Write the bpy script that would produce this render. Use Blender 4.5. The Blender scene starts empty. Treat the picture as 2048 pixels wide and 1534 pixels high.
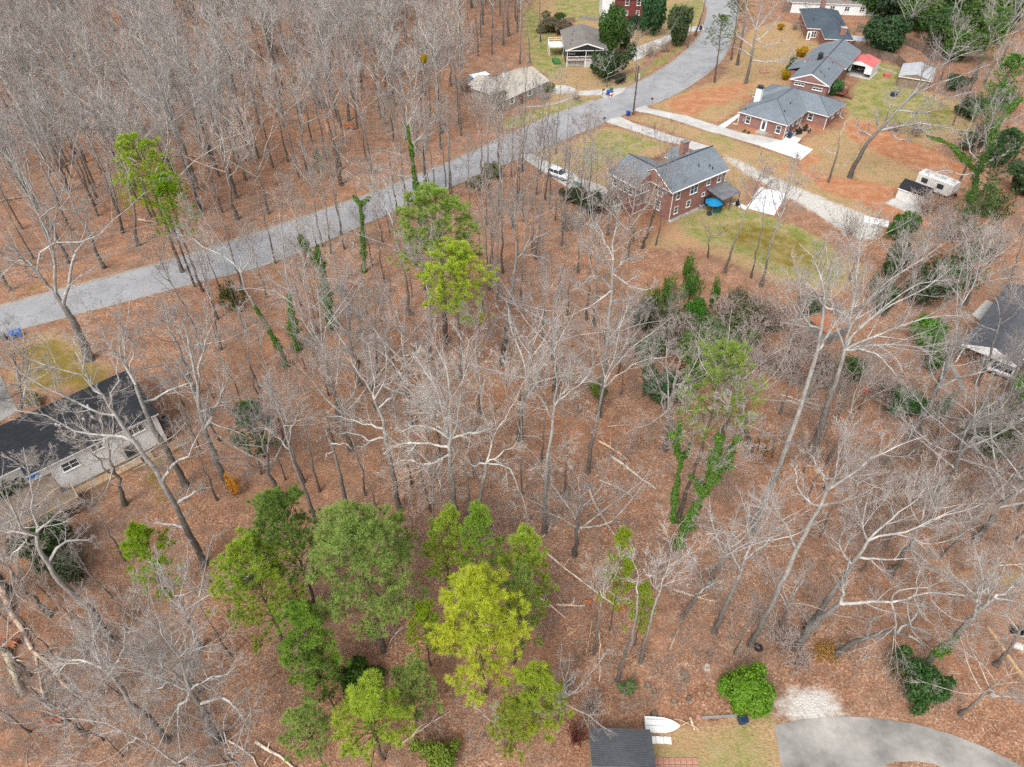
import bpy, math, random
import numpy as np
from mathutils import Vector, Matrix
random.seed(7); RNG = np.random.default_rng(11)
sc = bpy.context.scene
COL = sc.collection
R = math.radians
# ------------------------------------------------------------ camera, sky, sun
F_PX, CAM_H, PITCH = 1420.0, 60.0, R(43)
CP, SP = math.cos(PITCH), math.sin(PITCH)
cam_d = bpy.data.cameras.new('camera'); cam = bpy.data.objects.new('camera', cam_d); COL.objects.link(cam)
cam.location = (0, 0, CAM_H); cam.rotation_euler = (R(90) - PITCH, 0, 0)
cam_d.sensor_width = 36; cam_d.lens = F_PX / 2048 * 36; cam_d.clip_end = 4000; cam_d.clip_start = 0.5
sc.camera = cam
SUN_EL, SUN_AZ = R(52), R(205)      # azimuth clockwise from +Y
world = bpy.data.worlds.new('World'); sc.world = world; world.use_nodes = True
nt = world.node_tree; bg = nt.nodes['Background']
sky = nt.nodes.new('ShaderNodeTexSky'); sky.sky_type = 'NISHITA'; sky.sun_disc = False
sky.sun_elevation = SUN_EL; sky.sun_rotation = SUN_AZ; sky.air_density = 1.0; sky.dust_density = 4.0; sky.ozone_density = 0.6
hs = nt.nodes.new('ShaderNodeHueSaturation'); hs.inputs['Saturation'].default_value = 0.28
nt.links.new(sky.outputs[0], hs.inputs['Color']); nt.links.new(hs.outputs[0], bg.inputs['Color'])
bg.inputs['Strength'].default_value = 0.15
sun_d = bpy.data.lights.new('sun', 'SUN'); sun_d.energy = 1.0; sun_d.angle = R(18); sun_d.color = (1.0, 0.96, 0.9)
sun = bpy.data.objects.new('sun', sun_d); COL.objects.link(sun)
sdir = Vector((math.sin(SUN_AZ) * math.cos(SUN_EL), math.cos(SUN_AZ) * math.cos(SUN_EL), math.sin(SUN_EL)))
sun.rotation_euler = sdir.to_track_quat('Z', 'Y').to_euler()
sc.view_settings.view_transform = 'Standard'; sc.view_settings.look = 'None'
sc.view_settings.exposure = 0.9; sc.view_settings.gamma = 1
sc.cycles.max_bounces = 5; sc.cycles.diffuse_bounces = 3; sc.cycles.glossy_bounces = 2; sc.cycles.transmission_bounces = 2
sc.cycles.use_denoising = False

# ------------------------------------------------------------ maths
def W(px, py, z=0.0):
    """the point at height z seen at photo pixel (px, py)"""
    u = (px - 1024) / F_PX; v = (py - 767) / F_PX
    dy = CP - v * SP; dz = -SP - v * CP; t = (z - CAM_H) / dz
    return Vector((u * t, dy * t, z))
def WY(px, py, Y):
    """the point in the upright plane y = Y seen at photo pixel (px, py)"""
    u = (px - 1024) / F_PX; v = (py - 767) / F_PX
    dy = CP - v * SP; dz = -SP - v * CP; t = Y / dy
    return Vector((u * t, Y, CAM_H + dz * t))
def XY(pts, z=0.0): return [tuple(W(p[0], p[1], z))[:2] for p in pts]
def inside(poly, X, Y):
    poly = np.asarray(poly); res = np.zeros(X.shape, bool); n = len(poly); j = n - 1
    for i in range(n):
        xi, yi = poly[i]; xj, yj = poly[j]
        if yi != yj: res ^= ((yi > Y) != (yj > Y)) & (X < (xj - xi) * (Y - yi) / (yj - yi) + xi)
        j = i
    return res
def pin(poly, x, y): return bool(inside(poly, np.array([x]), np.array([y]))[0])

# ------------------------------------------------------------ materials
MATS = {}
class NT:
    def __init__(s, name):
        s.m = bpy.data.materials.new(name); s.m.use_nodes = True; s.t = s.m.node_tree
        s.b = s.t.nodes['Principled BSDF']; s.b.inputs['Roughness'].default_value = 0.85
        s.b.inputs['Specular IOR Level'].default_value = 0.25
        s.tc = s.t.nodes.new('ShaderNodeTexCoord')
    def n(s, k, **kw):
        x = s.t.nodes.new('ShaderNode' + k)
        for a, b in kw.items():
            if hasattr(x, a) and a not in x.inputs: setattr(x, a, b)
            else: s.set(x, a, b)
        return x
    def set(s, x, a, b):
        i = x.inputs[a]
        if isinstance(b, bpy.types.NodeSocket): s.t.links.new(b, i)
        else: i.default_value = b
    def noise(s, scale, detail=4, rough=0.55, vec=None, dist=0.0):
        x = s.t.nodes.new('ShaderNodeTexNoise'); x.inputs['Scale'].default_value = scale; x.inputs['Detail'].default_value = detail
        x.inputs['Roughness'].default_value = rough; x.inputs['Distortion'].default_value = dist
        s.t.links.new(vec or s.tc.outputs['Object'], x.inputs['Vector']); return x.outputs['Fac']
    def ramp(s, fac, stops, interp='LINEAR'):
        x = s.t.nodes.new('ShaderNodeValToRGB'); s.t.links.new(fac, x.inputs[0]); cr = x.color_ramp; cr.interpolation = interp
        while len(cr.elements) < len(stops): cr.elements.new(0.5)
        for e, (p, c) in zip(cr.elements, stops): e.position = p; e.color = (*c, 1) if not isinstance(c, float) else (c, c, c, 1)
        return x.outputs['Color']
    def mix(s, fac, a, b, mode='MIX'):
        x = s.t.nodes.new('ShaderNodeMix'); x.data_type = 'RGBA'; x.blend_type = mode
        for sock, val in ((x.inputs[0], fac), (x.inputs[6], a), (x.inputs[7], b)):
            if isinstance(val, bpy.types.NodeSocket): s.t.links.new(val, sock)
            else: sock.default_value = val if isinstance(val, float) else (*val, 1)
        return x.outputs[2]
    def math(s, op, a, b=0.0, c=None, clamp=False):
        x = s.t.nodes.new('ShaderNodeMath'); x.operation = op; x.use_clamp = clamp
        for i, val in enumerate((a, b) if c is None else (a, b, c)):
            if isinstance(val, bpy.types.NodeSocket): s.t.links.new(val, x.inputs[i])
            else: x.inputs[i].default_value = val
        return x.outputs[0]
    def base(s, c): s.t.links.new(c, s.b.inputs['Base Color']) if isinstance(c, bpy.types.NodeSocket) else setattr(s.b.inputs['Base Color'], 'default_value', (*c, 1))
    def bump(s, h, strength=0.4, dist=0.02):
        x = s.t.nodes.new('ShaderNodeBump'); x.inputs['Strength'].default_value = strength; x.inputs['Distance'].default_value = dist
        s.t.links.new(h, x.inputs['Height']); s.t.links.new(x.outputs[0], s.b.inputs['Normal'])

def mottled(name, c1, c2, scale=3.0, rough=0.85, bump=0.0, metallic=0.0, detail=5, fine=0.0, spec=None):
    s = NT(name); f = s.noise(scale, detail, 0.6)
    col = s.ramp(f, [(0.3, c1), (0.7, c2)])
    if fine:
        g = s.noise(scale * 9, 3, 0.7); col = s.mix(1.0, col, s.ramp(g, [(0.25, 1 - fine), (0.75, 1.0)]), 'MULTIPLY')
    s.base(col); s.b.inputs['Roughness'].default_value = rough; s.b.inputs['Metallic'].default_value = metallic
    if spec is not None: s.b.inputs['Specular IOR Level'].default_value = spec
    if bump: s.bump(f, bump)
    MATS[name] = s.m; return s.m

def brick_mat(name, c1, c2, mortar, dirt=None):
    s = NT(name)
    # pick wall plane by normal: use x+y along, z up
    sx = s.n('SeparateXYZ', Vector=s.tc.outputs['Object']); along = s.math('ADD', sx.outputs[0], sx.outputs[1])
    cv = s.n('CombineXYZ'); s.set(cv, 0, along); s.set(cv, 1, sx.outputs[2])
    b = s.n('TexBrick'); b.offset = 0.5; s.set(b, 'Vector', cv.outputs[0]); s.set(b, 'Scale', 1.0); s.set(b, 'Brick Width', 0.24); s.set(b, 'Row Height', 0.085)
    s.set(b, 'Mortar Size', 0.008); s.set(b, 'Color1', (*c1, 1)); s.set(b, 'Color2', (*c2, 1)); s.set(b, 'Mortar', (*mortar, 1)); s.set(b, 'Bias', -0.1)
    f = s.noise(1.2, 5); g = s.noise(14.0, 2)
    col = s.mix(0.55, b.outputs['Color'], s.ramp(f, [(0.3, 0.55), (0.7, 1.0)]), 'MULTIPLY')
    col = s.mix(0.6, col, s.ramp(g, [(0.3, 0.6), (0.7, 1.0)]), 'MULTIPLY')
    if dirt:
        low = s.ramp(s.math('ADD', sx.outputs[2], s.math('MULTIPLY', s.noise(2.0), 0.8)), [(0.35, 1.0), (0.95, 0.0)])
        col = s.mix(low, col, dirt)
    s.base(col); MATS[name] = s.m; return s.m

def shingle_mat(name, c1, c2, c3, streak=0.3):
    s = NT(name)
    sx = s.n('SeparateXYZ', Vector=s.tc.outputs['Object']); along = s.math('ADD', sx.outputs[0], s.math('MULTIPLY', sx.outputs[1], 0.9))
    cv = s.n('CombineXYZ'); s.set(cv, 0, along); s.set(cv, 1, sx.outputs[2])
    b = s.n('TexBrick'); b.offset = 0.37; s.set(b, 'Vector', cv.outputs[0]); s.set(b, 'Scale', 1.0); s.set(b, 'Brick Width', 0.3); s.set(b, 'Row Height', 0.065)
    s.set(b, 'Mortar Size', 0.006); s.set(b, 'Color1', (*c1, 1)); s.set(b, 'Color2', (*c2, 1)); s.set(b, 'Mortar', (*c3, 1))
    f = s.noise(0.35, 5, 0.6); g = s.noise(9.0, 4, 0.7); h = s.noise(40.0, 1)
    col = s.mix(streak * 2, b.outputs['Color'], s.ramp(f, [(0.3, 0.6), (0.72, 1.0)]), 'MULTIPLY')
    col = s.mix(0.8, col, s.ramp(g, [(0.25, 0.62), (0.7, 1.0)]), 'MULTIPLY')
    col = s.mix(0.5, col, s.ramp(h, [(0.3, 0.7), (0.7, 1.0)]), 'MULTIPLY')
    s.base(col); s.b.inputs['Roughness'].default_value = 0.9; MATS[name] = s.m; return s.m

def tint_mat(name, lo=0.6, hi=1.15, scale=6.0, rough=0.6, trans=0.0, hue=0.03, spec=0.2):
    """foliage: colour comes from the object's own colour, varied leaf by leaf"""
    s = NT(name); oi = s.t.nodes.new('ShaderNodeObjectInfo'); f = s.noise(scale, 3, 0.7); g = s.noise(scale * 0.17, 2)
    hv = s.n('HueSaturation'); s.set(hv, 'Hue', s.math('ADD', 0.5 - hue, s.math('MULTIPLY', g, 2 * hue))); s.set(hv, 'Value', s.math('ADD', lo, s.math('MULTIPLY', f, hi - lo))); s.set(hv, 'Color', oi.outputs['Color'])
    s.base(hv.outputs[0]); s.b.inputs['Roughness'].default_value = rough; s.b.inputs['Specular IOR Level'].default_value = spec
    if trans:
        tr = s.n('BsdfTranslucent'); s.set(tr, 'Color', hv.outputs[0]); mx = s.n('MixShader'); s.set(mx, 0, trans)
        s.t.links.new(s.b.outputs[0], mx.inputs[1]); s.t.links.new(tr.outputs[0], mx.inputs[2])
        s.t.links.new(mx.outputs[0], s.t.nodes['Material Output'].inputs['Surface'])
    MATS[name] = s.m; return s.m

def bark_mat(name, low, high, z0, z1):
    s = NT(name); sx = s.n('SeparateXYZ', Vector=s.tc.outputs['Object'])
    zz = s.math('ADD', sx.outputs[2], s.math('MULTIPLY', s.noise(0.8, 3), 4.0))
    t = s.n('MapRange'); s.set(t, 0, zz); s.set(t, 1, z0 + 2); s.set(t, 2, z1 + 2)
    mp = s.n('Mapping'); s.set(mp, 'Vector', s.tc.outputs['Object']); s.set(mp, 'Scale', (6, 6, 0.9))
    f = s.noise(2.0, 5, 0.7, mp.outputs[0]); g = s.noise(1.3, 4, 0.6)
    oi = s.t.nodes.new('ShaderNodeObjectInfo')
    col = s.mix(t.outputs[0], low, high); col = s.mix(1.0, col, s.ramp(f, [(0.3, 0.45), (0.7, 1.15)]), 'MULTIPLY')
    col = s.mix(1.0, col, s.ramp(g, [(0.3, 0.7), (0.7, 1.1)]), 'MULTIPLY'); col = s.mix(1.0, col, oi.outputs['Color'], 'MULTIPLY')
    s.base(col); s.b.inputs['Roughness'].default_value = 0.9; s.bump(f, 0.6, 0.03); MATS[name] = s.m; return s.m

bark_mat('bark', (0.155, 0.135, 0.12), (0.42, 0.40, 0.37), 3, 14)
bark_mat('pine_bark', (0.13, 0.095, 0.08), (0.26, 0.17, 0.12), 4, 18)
def limb_mat(name, a, b, sc_=1.5):
    s = NT(name); f = s.noise(sc_, 5, 0.7); oi = s.t.nodes.new('ShaderNodeObjectInfo')
    s.base(s.mix(1.0, s.ramp(f, [(0.35, a), (0.65, b)]), oi.outputs['Color'], 'MULTIPLY')); MATS[name] = s.m
limb_mat('limb', (0.22, 0.208, 0.19), (0.50, 0.49, 0.462), 1.1)
limb_mat('twig', (0.26, 0.23, 0.21), (0.46, 0.425, 0.39), 0.8)
limb_mat('dead_wood', (0.26, 0.20, 0.16), (0.60, 0.52, 0.44), 1.2)
tint_mat('needle', 0.3, 1.45, 1.3, 0.5, 0.25, 0.035)
tint_mat('leaf', 0.35, 1.35, 3.5, 0.45, 0.25, 0.03)
tint_mat('ivy', 0.25, 1.6, 5.0, 0.4, 0.2, 0.03)
brick_mat('brick', (0.37, 0.15, 0.11), (0.27, 0.115, 0.09), (0.36, 0.28, 0.25), None)
brick_mat('brick_clay', (0.32, 0.15, 0.125), (0.24, 0.115, 0.10), (0.30, 0.24, 0.22), (0.42, 0.17, 0.09))
brick_mat('brick_red', (0.22, 0.045, 0.035), (0.13, 0.03, 0.028), (0.2, 0.1, 0.09))
brick_mat('brick_beige', (0.42, 0.37, 0.30), (0.36, 0.31, 0.25), (0.4, 0.36, 0.3))
shingle_mat('shingle_blue', (0.26, 0.30, 0.34), (0.20, 0.235, 0.27), (0.12, 0.14, 0.16))
shingle_mat('shingle_slate', (0.10, 0.135, 0.165), (0.075, 0.105, 0.13), (0.05, 0.065, 0.08))
shingle_mat('shingle_dark', (0.042, 0.046, 0.054), (0.028, 0.031, 0.037), (0.016, 0.017, 0.02), 0.42)
shingle_mat('shingle_grey', (0.15, 0.155, 0.17), (0.12, 0.125, 0.14), (0.07, 0.072, 0.08), 0.4)
shingle_mat('shingle_beige', (0.58, 0.53, 0.45), (0.50, 0.455, 0.385), (0.36, 0.32, 0.27), 0.15)
shingle_mat('shingle_brown', (0.30, 0.275, 0.25), (0.235, 0.215, 0.20), (0.14, 0.125, 0.115), 0.3)
mottled('white', (0.68, 0.68, 0.67), (0.8, 0.8, 0.79), 1.5, 0.6, fine=0.1)
mottled('siding', (0.60, 0.61, 0.61), (0.74, 0.75, 0.74), 0.8, 0.7, fine=0.08)
mottled('glass', (0.02, 0.03, 0.035), (0.06, 0.08, 0.09), 1.0, 0.08, spec=0.6)
mottled('black', (0.012, 0.012, 0.014), (0.03, 0.03, 0.032), 2, 0.6)
mottled('dark_metal', (0.05, 0.055, 0.06), (0.10, 0.105, 0.11), 3, 0.45, metallic=0.6)
mottled('metal', (0.38, 0.39, 0.41), (0.55, 0.56, 0.58), 1.2, 0.5, metallic=0.3)
mottled('awning', (0.13, 0.135, 0.15), (0.22, 0.225, 0.24), 0.8, 0.5, metallic=0.3)
mottled('wood_tan', (0.34, 0.23, 0.14), (0.5, 0.36, 0.23), 2.5, 0.85, fine=0.3)
mottled('wood_grey', (0.17, 0.125, 0.09), (0.31, 0.24, 0.18), 2.2, 0.9, fine=0.35)
mottled('fence_wood', (0.13, 0.095, 0.075), (0.27, 0.20, 0.155), 1.4, 0.9, fine=0.3)
mottled('wood_red', (0.14, 0.04, 0.03), (0.24, 0.09, 0.07), 3, 0.85, fine=0.3)
mottled('pole_wood', (0.06, 0.045, 0.038), (0.11, 0.085, 0.07), 2, 0.9, fine=0.3)
mottled('cut_wood', (0.40, 0.25, 0.13), (0.62, 0.42, 0.24), 6, 0.85, fine=0.3)
mottled('blue_plastic', (0.008, 0.05, 0.26), (0.012, 0.08, 0.38), 2, 0.45)
mottled('sky_blue_plastic', (0.02, 0.14, 0.5), (0.04, 0.22, 0.62), 2, 0.45)
mottled('navy', (0.012, 0.025, 0.06), (0.03, 0.05, 0.10), 3, 0.5)
mottled('green_plastic', (0.03, 0.11, 0.09), (0.05, 0.16, 0.13), 2, 0.5)
mottled('grey_plastic', (0.16, 0.165, 0.17), (0.28, 0.29, 0.3), 2, 0.6)
mottled('cyan_cloth', (0.005, 0.15, 0.32), (0.01, 0.21, 0.40), 2, 0.7)
mottled('red_roof', (0.44, 0.10, 0.10), (0.56, 0.15, 0.14), 0.7, 0.5)
mottled('red_paint', (0.4, 0.03, 0.02), (0.55, 0.06, 0.04), 2, 0.5)
mottled('orange', (0.75, 0.16, 0.03), (0.85, 0.25, 0.05), 3, 0.5)
mottled('terracotta', (0.34, 0.16, 0.12), (0.5, 0.27, 0.21), 2, 0.85, fine=0.2)
mottled('car_white', (0.66, 0.68, 0.7), (0.76, 0.78, 0.8), 0.7, 0.25, spec=0.6)
mottled('car_grey', (0.12, 0.125, 0.125), (0.18, 0.185, 0.185), 0.7, 0.3, spec=0.6)
mottled('camper_white', (0.56, 0.55, 0.52), (0.74, 0.73, 0.7), 0.9, 0.5, fine=0.15)
mottled('stone', (0.24, 0.22, 0.2), (0.46, 0.43, 0.39), 2, 0.9, fine=0.3)
mottled('cinder', (0.17, 0.165, 0.16), (0.3, 0.29, 0.28), 1.5, 0.95, fine=0.3)
mottled('root_clay', (0.33, 0.11, 0.045), (0.52, 0.2, 0.09), 3, 0.95, fine=0.4)
mottled('concrete_pale', (0.36, 0.345, 0.32), (0.56, 0.55, 0.525), 0.35, 0.85, fine=0.2)
mottled('concrete_new', (0.56, 0.565, 0.57), (0.66, 0.665, 0.67), 0.4, 0.8, fine=0.06)
mottled('concrete_grey', (0.15, 0.145, 0.135), (0.40, 0.38, 0.35), 0.28, 0.9, fine=0.16, detail=6)
mottled('kerb', (0.24, 0.22, 0.195), (0.38, 0.35, 0.31), 0.8, 0.9, fine=0.2)
mottled('gravel', (0.30, 0.28, 0.255), (0.56, 0.54, 0.50), 1.4, 0.95, fine=0.5)
mottled('block_white', (0.42, 0.43, 0.43), (0.6, 0.6, 0.6), 1.1, 0.9, fine=0.2)
mottled('dirt', (0.16, 0.10, 0.07), (0.28, 0.18, 0.13), 1, 0.95, fine=0.4)

def asphalt():
    s = NT('asphalt'); f = s.noise(0.22, 6, 0.65); g = s.noise(60, 2, 0.8); h = s.noise(2.5, 4)
    col = s.ramp(f, [(0.28, (0.23, 0.23, 0.238)), (0.5, (0.31, 0.31, 0.32)), (0.72, (0.37, 0.37, 0.382))])
    col = s.mix(1.0, col, s.ramp(g, [(0.3, 0.72), (0.7, 1.1)]), 'MULTIPLY'); col = s.mix(0.7, col, s.ramp(h, [(0.3, 0.85), (0.7, 1.0)]), 'MULTIPLY')
    v = s.n('TexVoronoi'); v.feature = 'DISTANCE_TO_EDGE'; s.set(v, 'Scale', 0.16); s.set(v, 'Vector', s.n('VectorMath', operation='ADD').outputs[0])
    vm = v.inputs['Vector'].links[0].from_node; s.t.links.new(s.tc.outputs['Object'], vm.inputs[0])
    nz = s.t.nodes.new('ShaderNodeTexNoise'); nz.inputs['Scale'].default_value = 0.9; nz.inputs['Detail'].default_value = 5; s.t.links.new(s.tc.outputs['Object'], nz.inputs['Vector'])
    sc2 = s.n('VectorMath', operation='SCALE'); s.t.links.new(nz.outputs['Color'], sc2.inputs[0]); sc2.inputs['Scale'].default_value = 2.4; s.t.links.new(sc2.outputs[0], vm.inputs[1])
    col = s.mix(s.ramp(v.outputs['Distance'], [(0.004, 0.55), (0.012, 0.0)]), col, (0.09, 0.09, 0.09))
    s.base(col); s.b.inputs['Roughness'].default_value = 0.85; s.bump(g, 0.25, 0.01); MATS['asphalt'] = s.m
asphalt()

def ground_mat():
    s = NT('ground'); o = s.tc.outputs['Object']
    za = s.t.nodes.new('ShaderNodeAttribute'); za.attribute_name = 'zone_a'; zb = s.t.nodes.new('ShaderNodeAttribute'); zb.attribute_name = 'zone_b'
    sa = s.n('SeparateColor', Color=za.outputs['Color']); sb = s.n('SeparateColor', Color=zb.outputs['Color'])
    # leaf litter: single leaves as voronoi cells
    def vor(scale, rnd=1.0):
        v = s.n('TexVoronoi'); s.set(v, 'Scale', scale); s.set(v, 'Randomness', rnd); s.t.links.new(o, v.inputs['Vector']); return v
    v1 = vor(6.5); v2 = vor(11.0); sc1 = s.n('SeparateColor', Color=v1.outputs['Color']); sc2 = s.n('SeparateColor', Color=v2.outputs['Color'])
    litter = s.ramp(sc1.outputs[0], [(0.0, (0.08, 0.034, 0.018)), (0.25, (0.175, 0.08, 0.043)), (0.55, (0.29, 0.142, 0.078)), (0.8, (0.40, 0.225, 0.132)), (0.92, (0.52, 0.35, 0.235)), (1.0, (0.72, 0.57, 0.44))])
    litter2 = s.ramp(sc2.outputs[1], [(0.0, (0.085, 0.04, 0.024)), (0.5, (0.27, 0.128, 0.07)), (0.85, (0.40, 0.23, 0.14)), (1.0, (0.64, 0.49, 0.37))])
    litter = s.mix(0.5, litter, litter2); litter = s.mix(0.28, litter, (0.31, 0.165, 0.10))
    big = s.noise(0.07, 6, 0.62); mid = s.noise(0.45, 5, 0.65); fine = s.noise(3.2, 4, 0.7); vfine = s.noise(22, 2, 0.8)
    litter = s.mix(s.ramp(big, [(0.40, 0.0), (0.66, 0.6)]), litter, s.mix(0.5, litter, (0.28, 0.205, 0.155)))
    litter = s.mix(s.ramp(s.noise(0.1, 5, 0.6), [(0.52, 0.0), (0.7, 0.5)]), litter, (0.36, 0.165, 0.09))
    litter = s.mix(s.ramp(s.noise(0.16, 6, 0.7), [(0.50, 0.0), (0.66, 0.75)]), litter, s.mix(0.7, litter, (0.20, 0.15, 0.12)))
    litter = s.mix(s.ramp(s.noise(0.05, 5, 0.6), [(0.45, 0.0), (0.62, 0.45)]), litter, (0.30, 0.15, 0.085))
    litter = s.mix(1.0, litter, s.ramp(mid, [(0.3, 0.62), (0.68, 1.15)]), 'MULTIPLY')
    litter = s.mix(1.0, litter, s.ramp(fine, [(0.3, 0.78), (0.65, 1.12)]), 'MULTIPLY')
    # lawns
    grass = s.ramp(fine, [(0.3, (0.085, 0.115, 0.022)), (0.5, (0.155, 0.20, 0.035)), (0.72, (0.30, 0.29, 0.10))])
    grass = s.mix(1.0, grass, s.ramp(vfine, [(0.25, 0.65), (0.75, 1.15)]), 'MULTIPLY')
    grass = s.mix(s.ramp(mid, [(0.38, 0.0), (0.62, 0.85)]), grass, (0.33, 0.25, 0.135)); grass = s.mix(s.ramp(s.noise(0.18, 6, 0.7), [(0.52, 0.0), (0.66, 0.6)]), grass, (0.34, 0.235, 0.13))
    straw = s.ramp(fine, [(0.28, (0.22, 0.13, 0.065)), (0.5, (0.36, 0.245, 0.13)), (0.75, (0.47, 0.35, 0.20))])
    straw = s.mix(1.0, straw, s.ramp(vfine, [(0.25, 0.7), (0.75, 1.12)]), 'MULTIPLY')
    straw = s.mix(s.ramp(mid, [(0.5, 0.0), (0.62, 0.6)]), straw, (0.19, 0.18, 0.06)); straw = s.mix(s.ramp(s.noise(0.13, 6, 0.7), [(0.48, 0.0), (0.64, 0.65)]), straw, (0.38, 0.21, 0.12))
    clay = s.ramp(s.noise(0.5, 7, 0.6), [(0.3, (0.34, 0.13, 0.06)), (0.5, (0.38, 0.175, 0.09)), (0.7, (0.44, 0.27, 0.165))])
    clay = s.mix(1.0, clay, s.ramp(vfine, [(0.25, 0.75), (0.75, 1.1)]), 'MULTIPLY')
    mulch = s.ramp(fine, [(0.3, (0.06, 0.03, 0.022)), (0.7, (0.15, 0.075, 0.05))])
    pale = s.ramp(fine, [(0.3, (0.36, 0.33, 0.29)), (0.5, (0.46, 0.44, 0.40)), (0.7, (0.54, 0.52, 0.485))])
    pale = s.mix(1.0, pale, s.ramp(vfine, [(0.3, 0.82), (0.6, 1.05)]), 'MULTIPLY')
    moss = s.ramp(mid, [(0.3, (0.17, 0.115, 0.02)), (0.6, (0.22, 0.165, 0.04)), (0.8, (0.32, 0.2, 0.09))])
    moss = s.mix(1.0, moss, s.ramp(fine, [(0.3, 0.7), (0.7, 1.1)]), 'MULTIPLY')
    col = litter
    def over(mask, layer, amp=0.55, n=None):
        nonlocal col
        k = s.math('ADD', mask, s.math('MULTIPLY', s.math('SUBTRACT', n or edge, 0.5), amp))
        col = s.mix(s.ramp(k, [(0.34, 0.0), (0.64, 1.0)]), col, layer)
    edge = s.noise(0.9, 6, 0.75)
    over(sa.outputs[1], straw, 0.9); over(sa.outputs[0], grass, 1.5, s.noise(0.3, 7, 0.72)); over(sb.outputs[2], moss, 1.6, s.noise(0.4, 7, 0.72))
    over(sa.outputs[2], clay, 1.3, s.noise(0.22, 7, 0.7)); over(sb.outputs[0], mulch, 0.9); over(sb.outputs[1], pale, 0.8)
    s.base(col); s.b.inputs['Roughness'].default_value = 0.95; s.b.inputs['Specular IOR Level'].default_value = 0.1
    s.bump(v1.outputs['Distance'], 0.8, 0.06); MATS['ground'] = s.m
ground_mat()
M = MATS

# ------------------------------------------------------------ object helpers
def tag(o, label=None, cat=None, group=None, kind=None):
    if label: o['label'] = label
    if cat: o['category'] = cat
    if group: o['group'] = group
    if kind: o['kind'] = kind
    return o
def empty(name, loc=(0, 0, 0), rz=0.0, label=None, cat=None, group=None):
    o = bpy.data.objects.new(name, None); COL.objects.link(o); o.location = loc; o.rotation_euler = (0, 0, rz); o.empty_display_size = 0.5
    return tag(o, label, cat, group)
class MB:
    def __init__(s): s.v = []; s.f = []; s.mi = []
    def add(s, vs, fs, m=0):
        b = len(s.v); s.v += [tuple(v) for v in vs]; s.f += [tuple(i + b for i in f) for f in fs]; s.mi += [m] * len(fs); return s
    def box(s, x0, x1, y0, y1, z0, z1, m=0):
        return s.add([(x0, y0, z0), (x1, y0, z0), (x1, y1, z0), (x0, y1, z0), (x0, y0, z1), (x1, y0, z1), (x1, y1, z1), (x0, y1, z1)],
                     [(3, 2, 1, 0), (4, 5, 6, 7), (0, 1, 5, 4), (1, 2, 6, 5), (2, 3, 7, 6), (3, 0, 4, 7)], m)
    def prism(s, poly, z0, z1, m=0):
        n = len(poly); a = sum(poly[i][0] * poly[(i + 1) % n][1] - poly[(i + 1) % n][0] * poly[i][1] for i in range(n))
        if a < 0: poly = poly[::-1]
        return s.add([(x, y, z0) for x, y in poly] + [(x, y, z1) for x, y in poly],
                     [tuple(range(n))[::-1], tuple(range(n, 2 * n))] + [(i, (i + 1) % n, (i + 1) % n + n, i + n) for i in range(n)], m)
    def loft(s, sections, m=0, cap=True):
        """rings with the same number of points, joined one to the next"""
        k = len(sections[0]); vs = [p for r in sections for p in r]; fs = []
        for i in range(len(sections) - 1):
            for j in range(k): fs.append((i * k + j, i * k + (j + 1) % k, (i + 1) * k + (j + 1) % k, (i + 1) * k + j))
        if cap: fs.append(tuple(range(k))[::-1]); fs.append(tuple(range((len(sections) - 1) * k, len(sections) * k)))
        return s.add(vs, fs, m)
    def cyl(s, x, y, z0, z1, r0, r1=None, n=12, m=0):
        r1 = r0 if r1 is None else r1
        return s.loft([[(x + r * math.cos(2 * math.pi * j / n), y + r * math.sin(2 * math.pi * j / n), z) for j in range(n)] for r, z in ((r0, z0), (r1, z1))], m)
    def tube(s, pts, r, n=6, m=0):
        pts = [Vector(p) for p in pts]; rr = [float(q) for q in r] if isinstance(r, (list, tuple)) else [float(r)] * len(pts); secs = []
        for i, p in enumerate(pts):
            d = (pts[min(i + 1, len(pts) - 1)] - pts[max(i - 1, 0)]).normalized(); u = d.orthogonal() if abs(d.z) > 0.9 else Vector((0, 0, 1)).cross(d)
            if abs(d.z) > 0.9: u = Vector((1, 0, 0)) - d * d.x
            u.normalize(); w = d.cross(u)
            secs.append([p + rr[i] * (math.cos(2 * math.pi * j / n) * u + math.sin(2 * math.pi * j / n) * w) for j in range(n)])
        return s.loft(secs, m)
    def build(s, name, mats, parent=None, smooth=False, loc=None, rz=None):
        me = bpy.data.meshes.new(name); me.from_pydata(s.v, [], s.f)
        mats = mats if isinstance(mats, (list, tuple)) else [mats]
        for m in mats: me.materials.append(M[m] if isinstance(m, str) else m)
        if len(mats) > 1: me.polygons.foreach_set('material_index', s.mi)
        if smooth: me.polygons.foreach_set('use_smooth', [True] * len(me.polygons))
        me.update(); o = bpy.data.objects.new(name, me); COL.objects.link(o)
        if parent: o.parent = parent
        if loc is not None: o.location = loc
        if rz is not None: o.rotation_euler = (0, 0, rz)
        return o
def copy_tree(o, parent=None):
    c = o.copy(); COL.objects.link(c)
    if parent: c.parent = parent
    for ch in list(o.children): copy_tree(ch, c)
    return c

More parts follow.
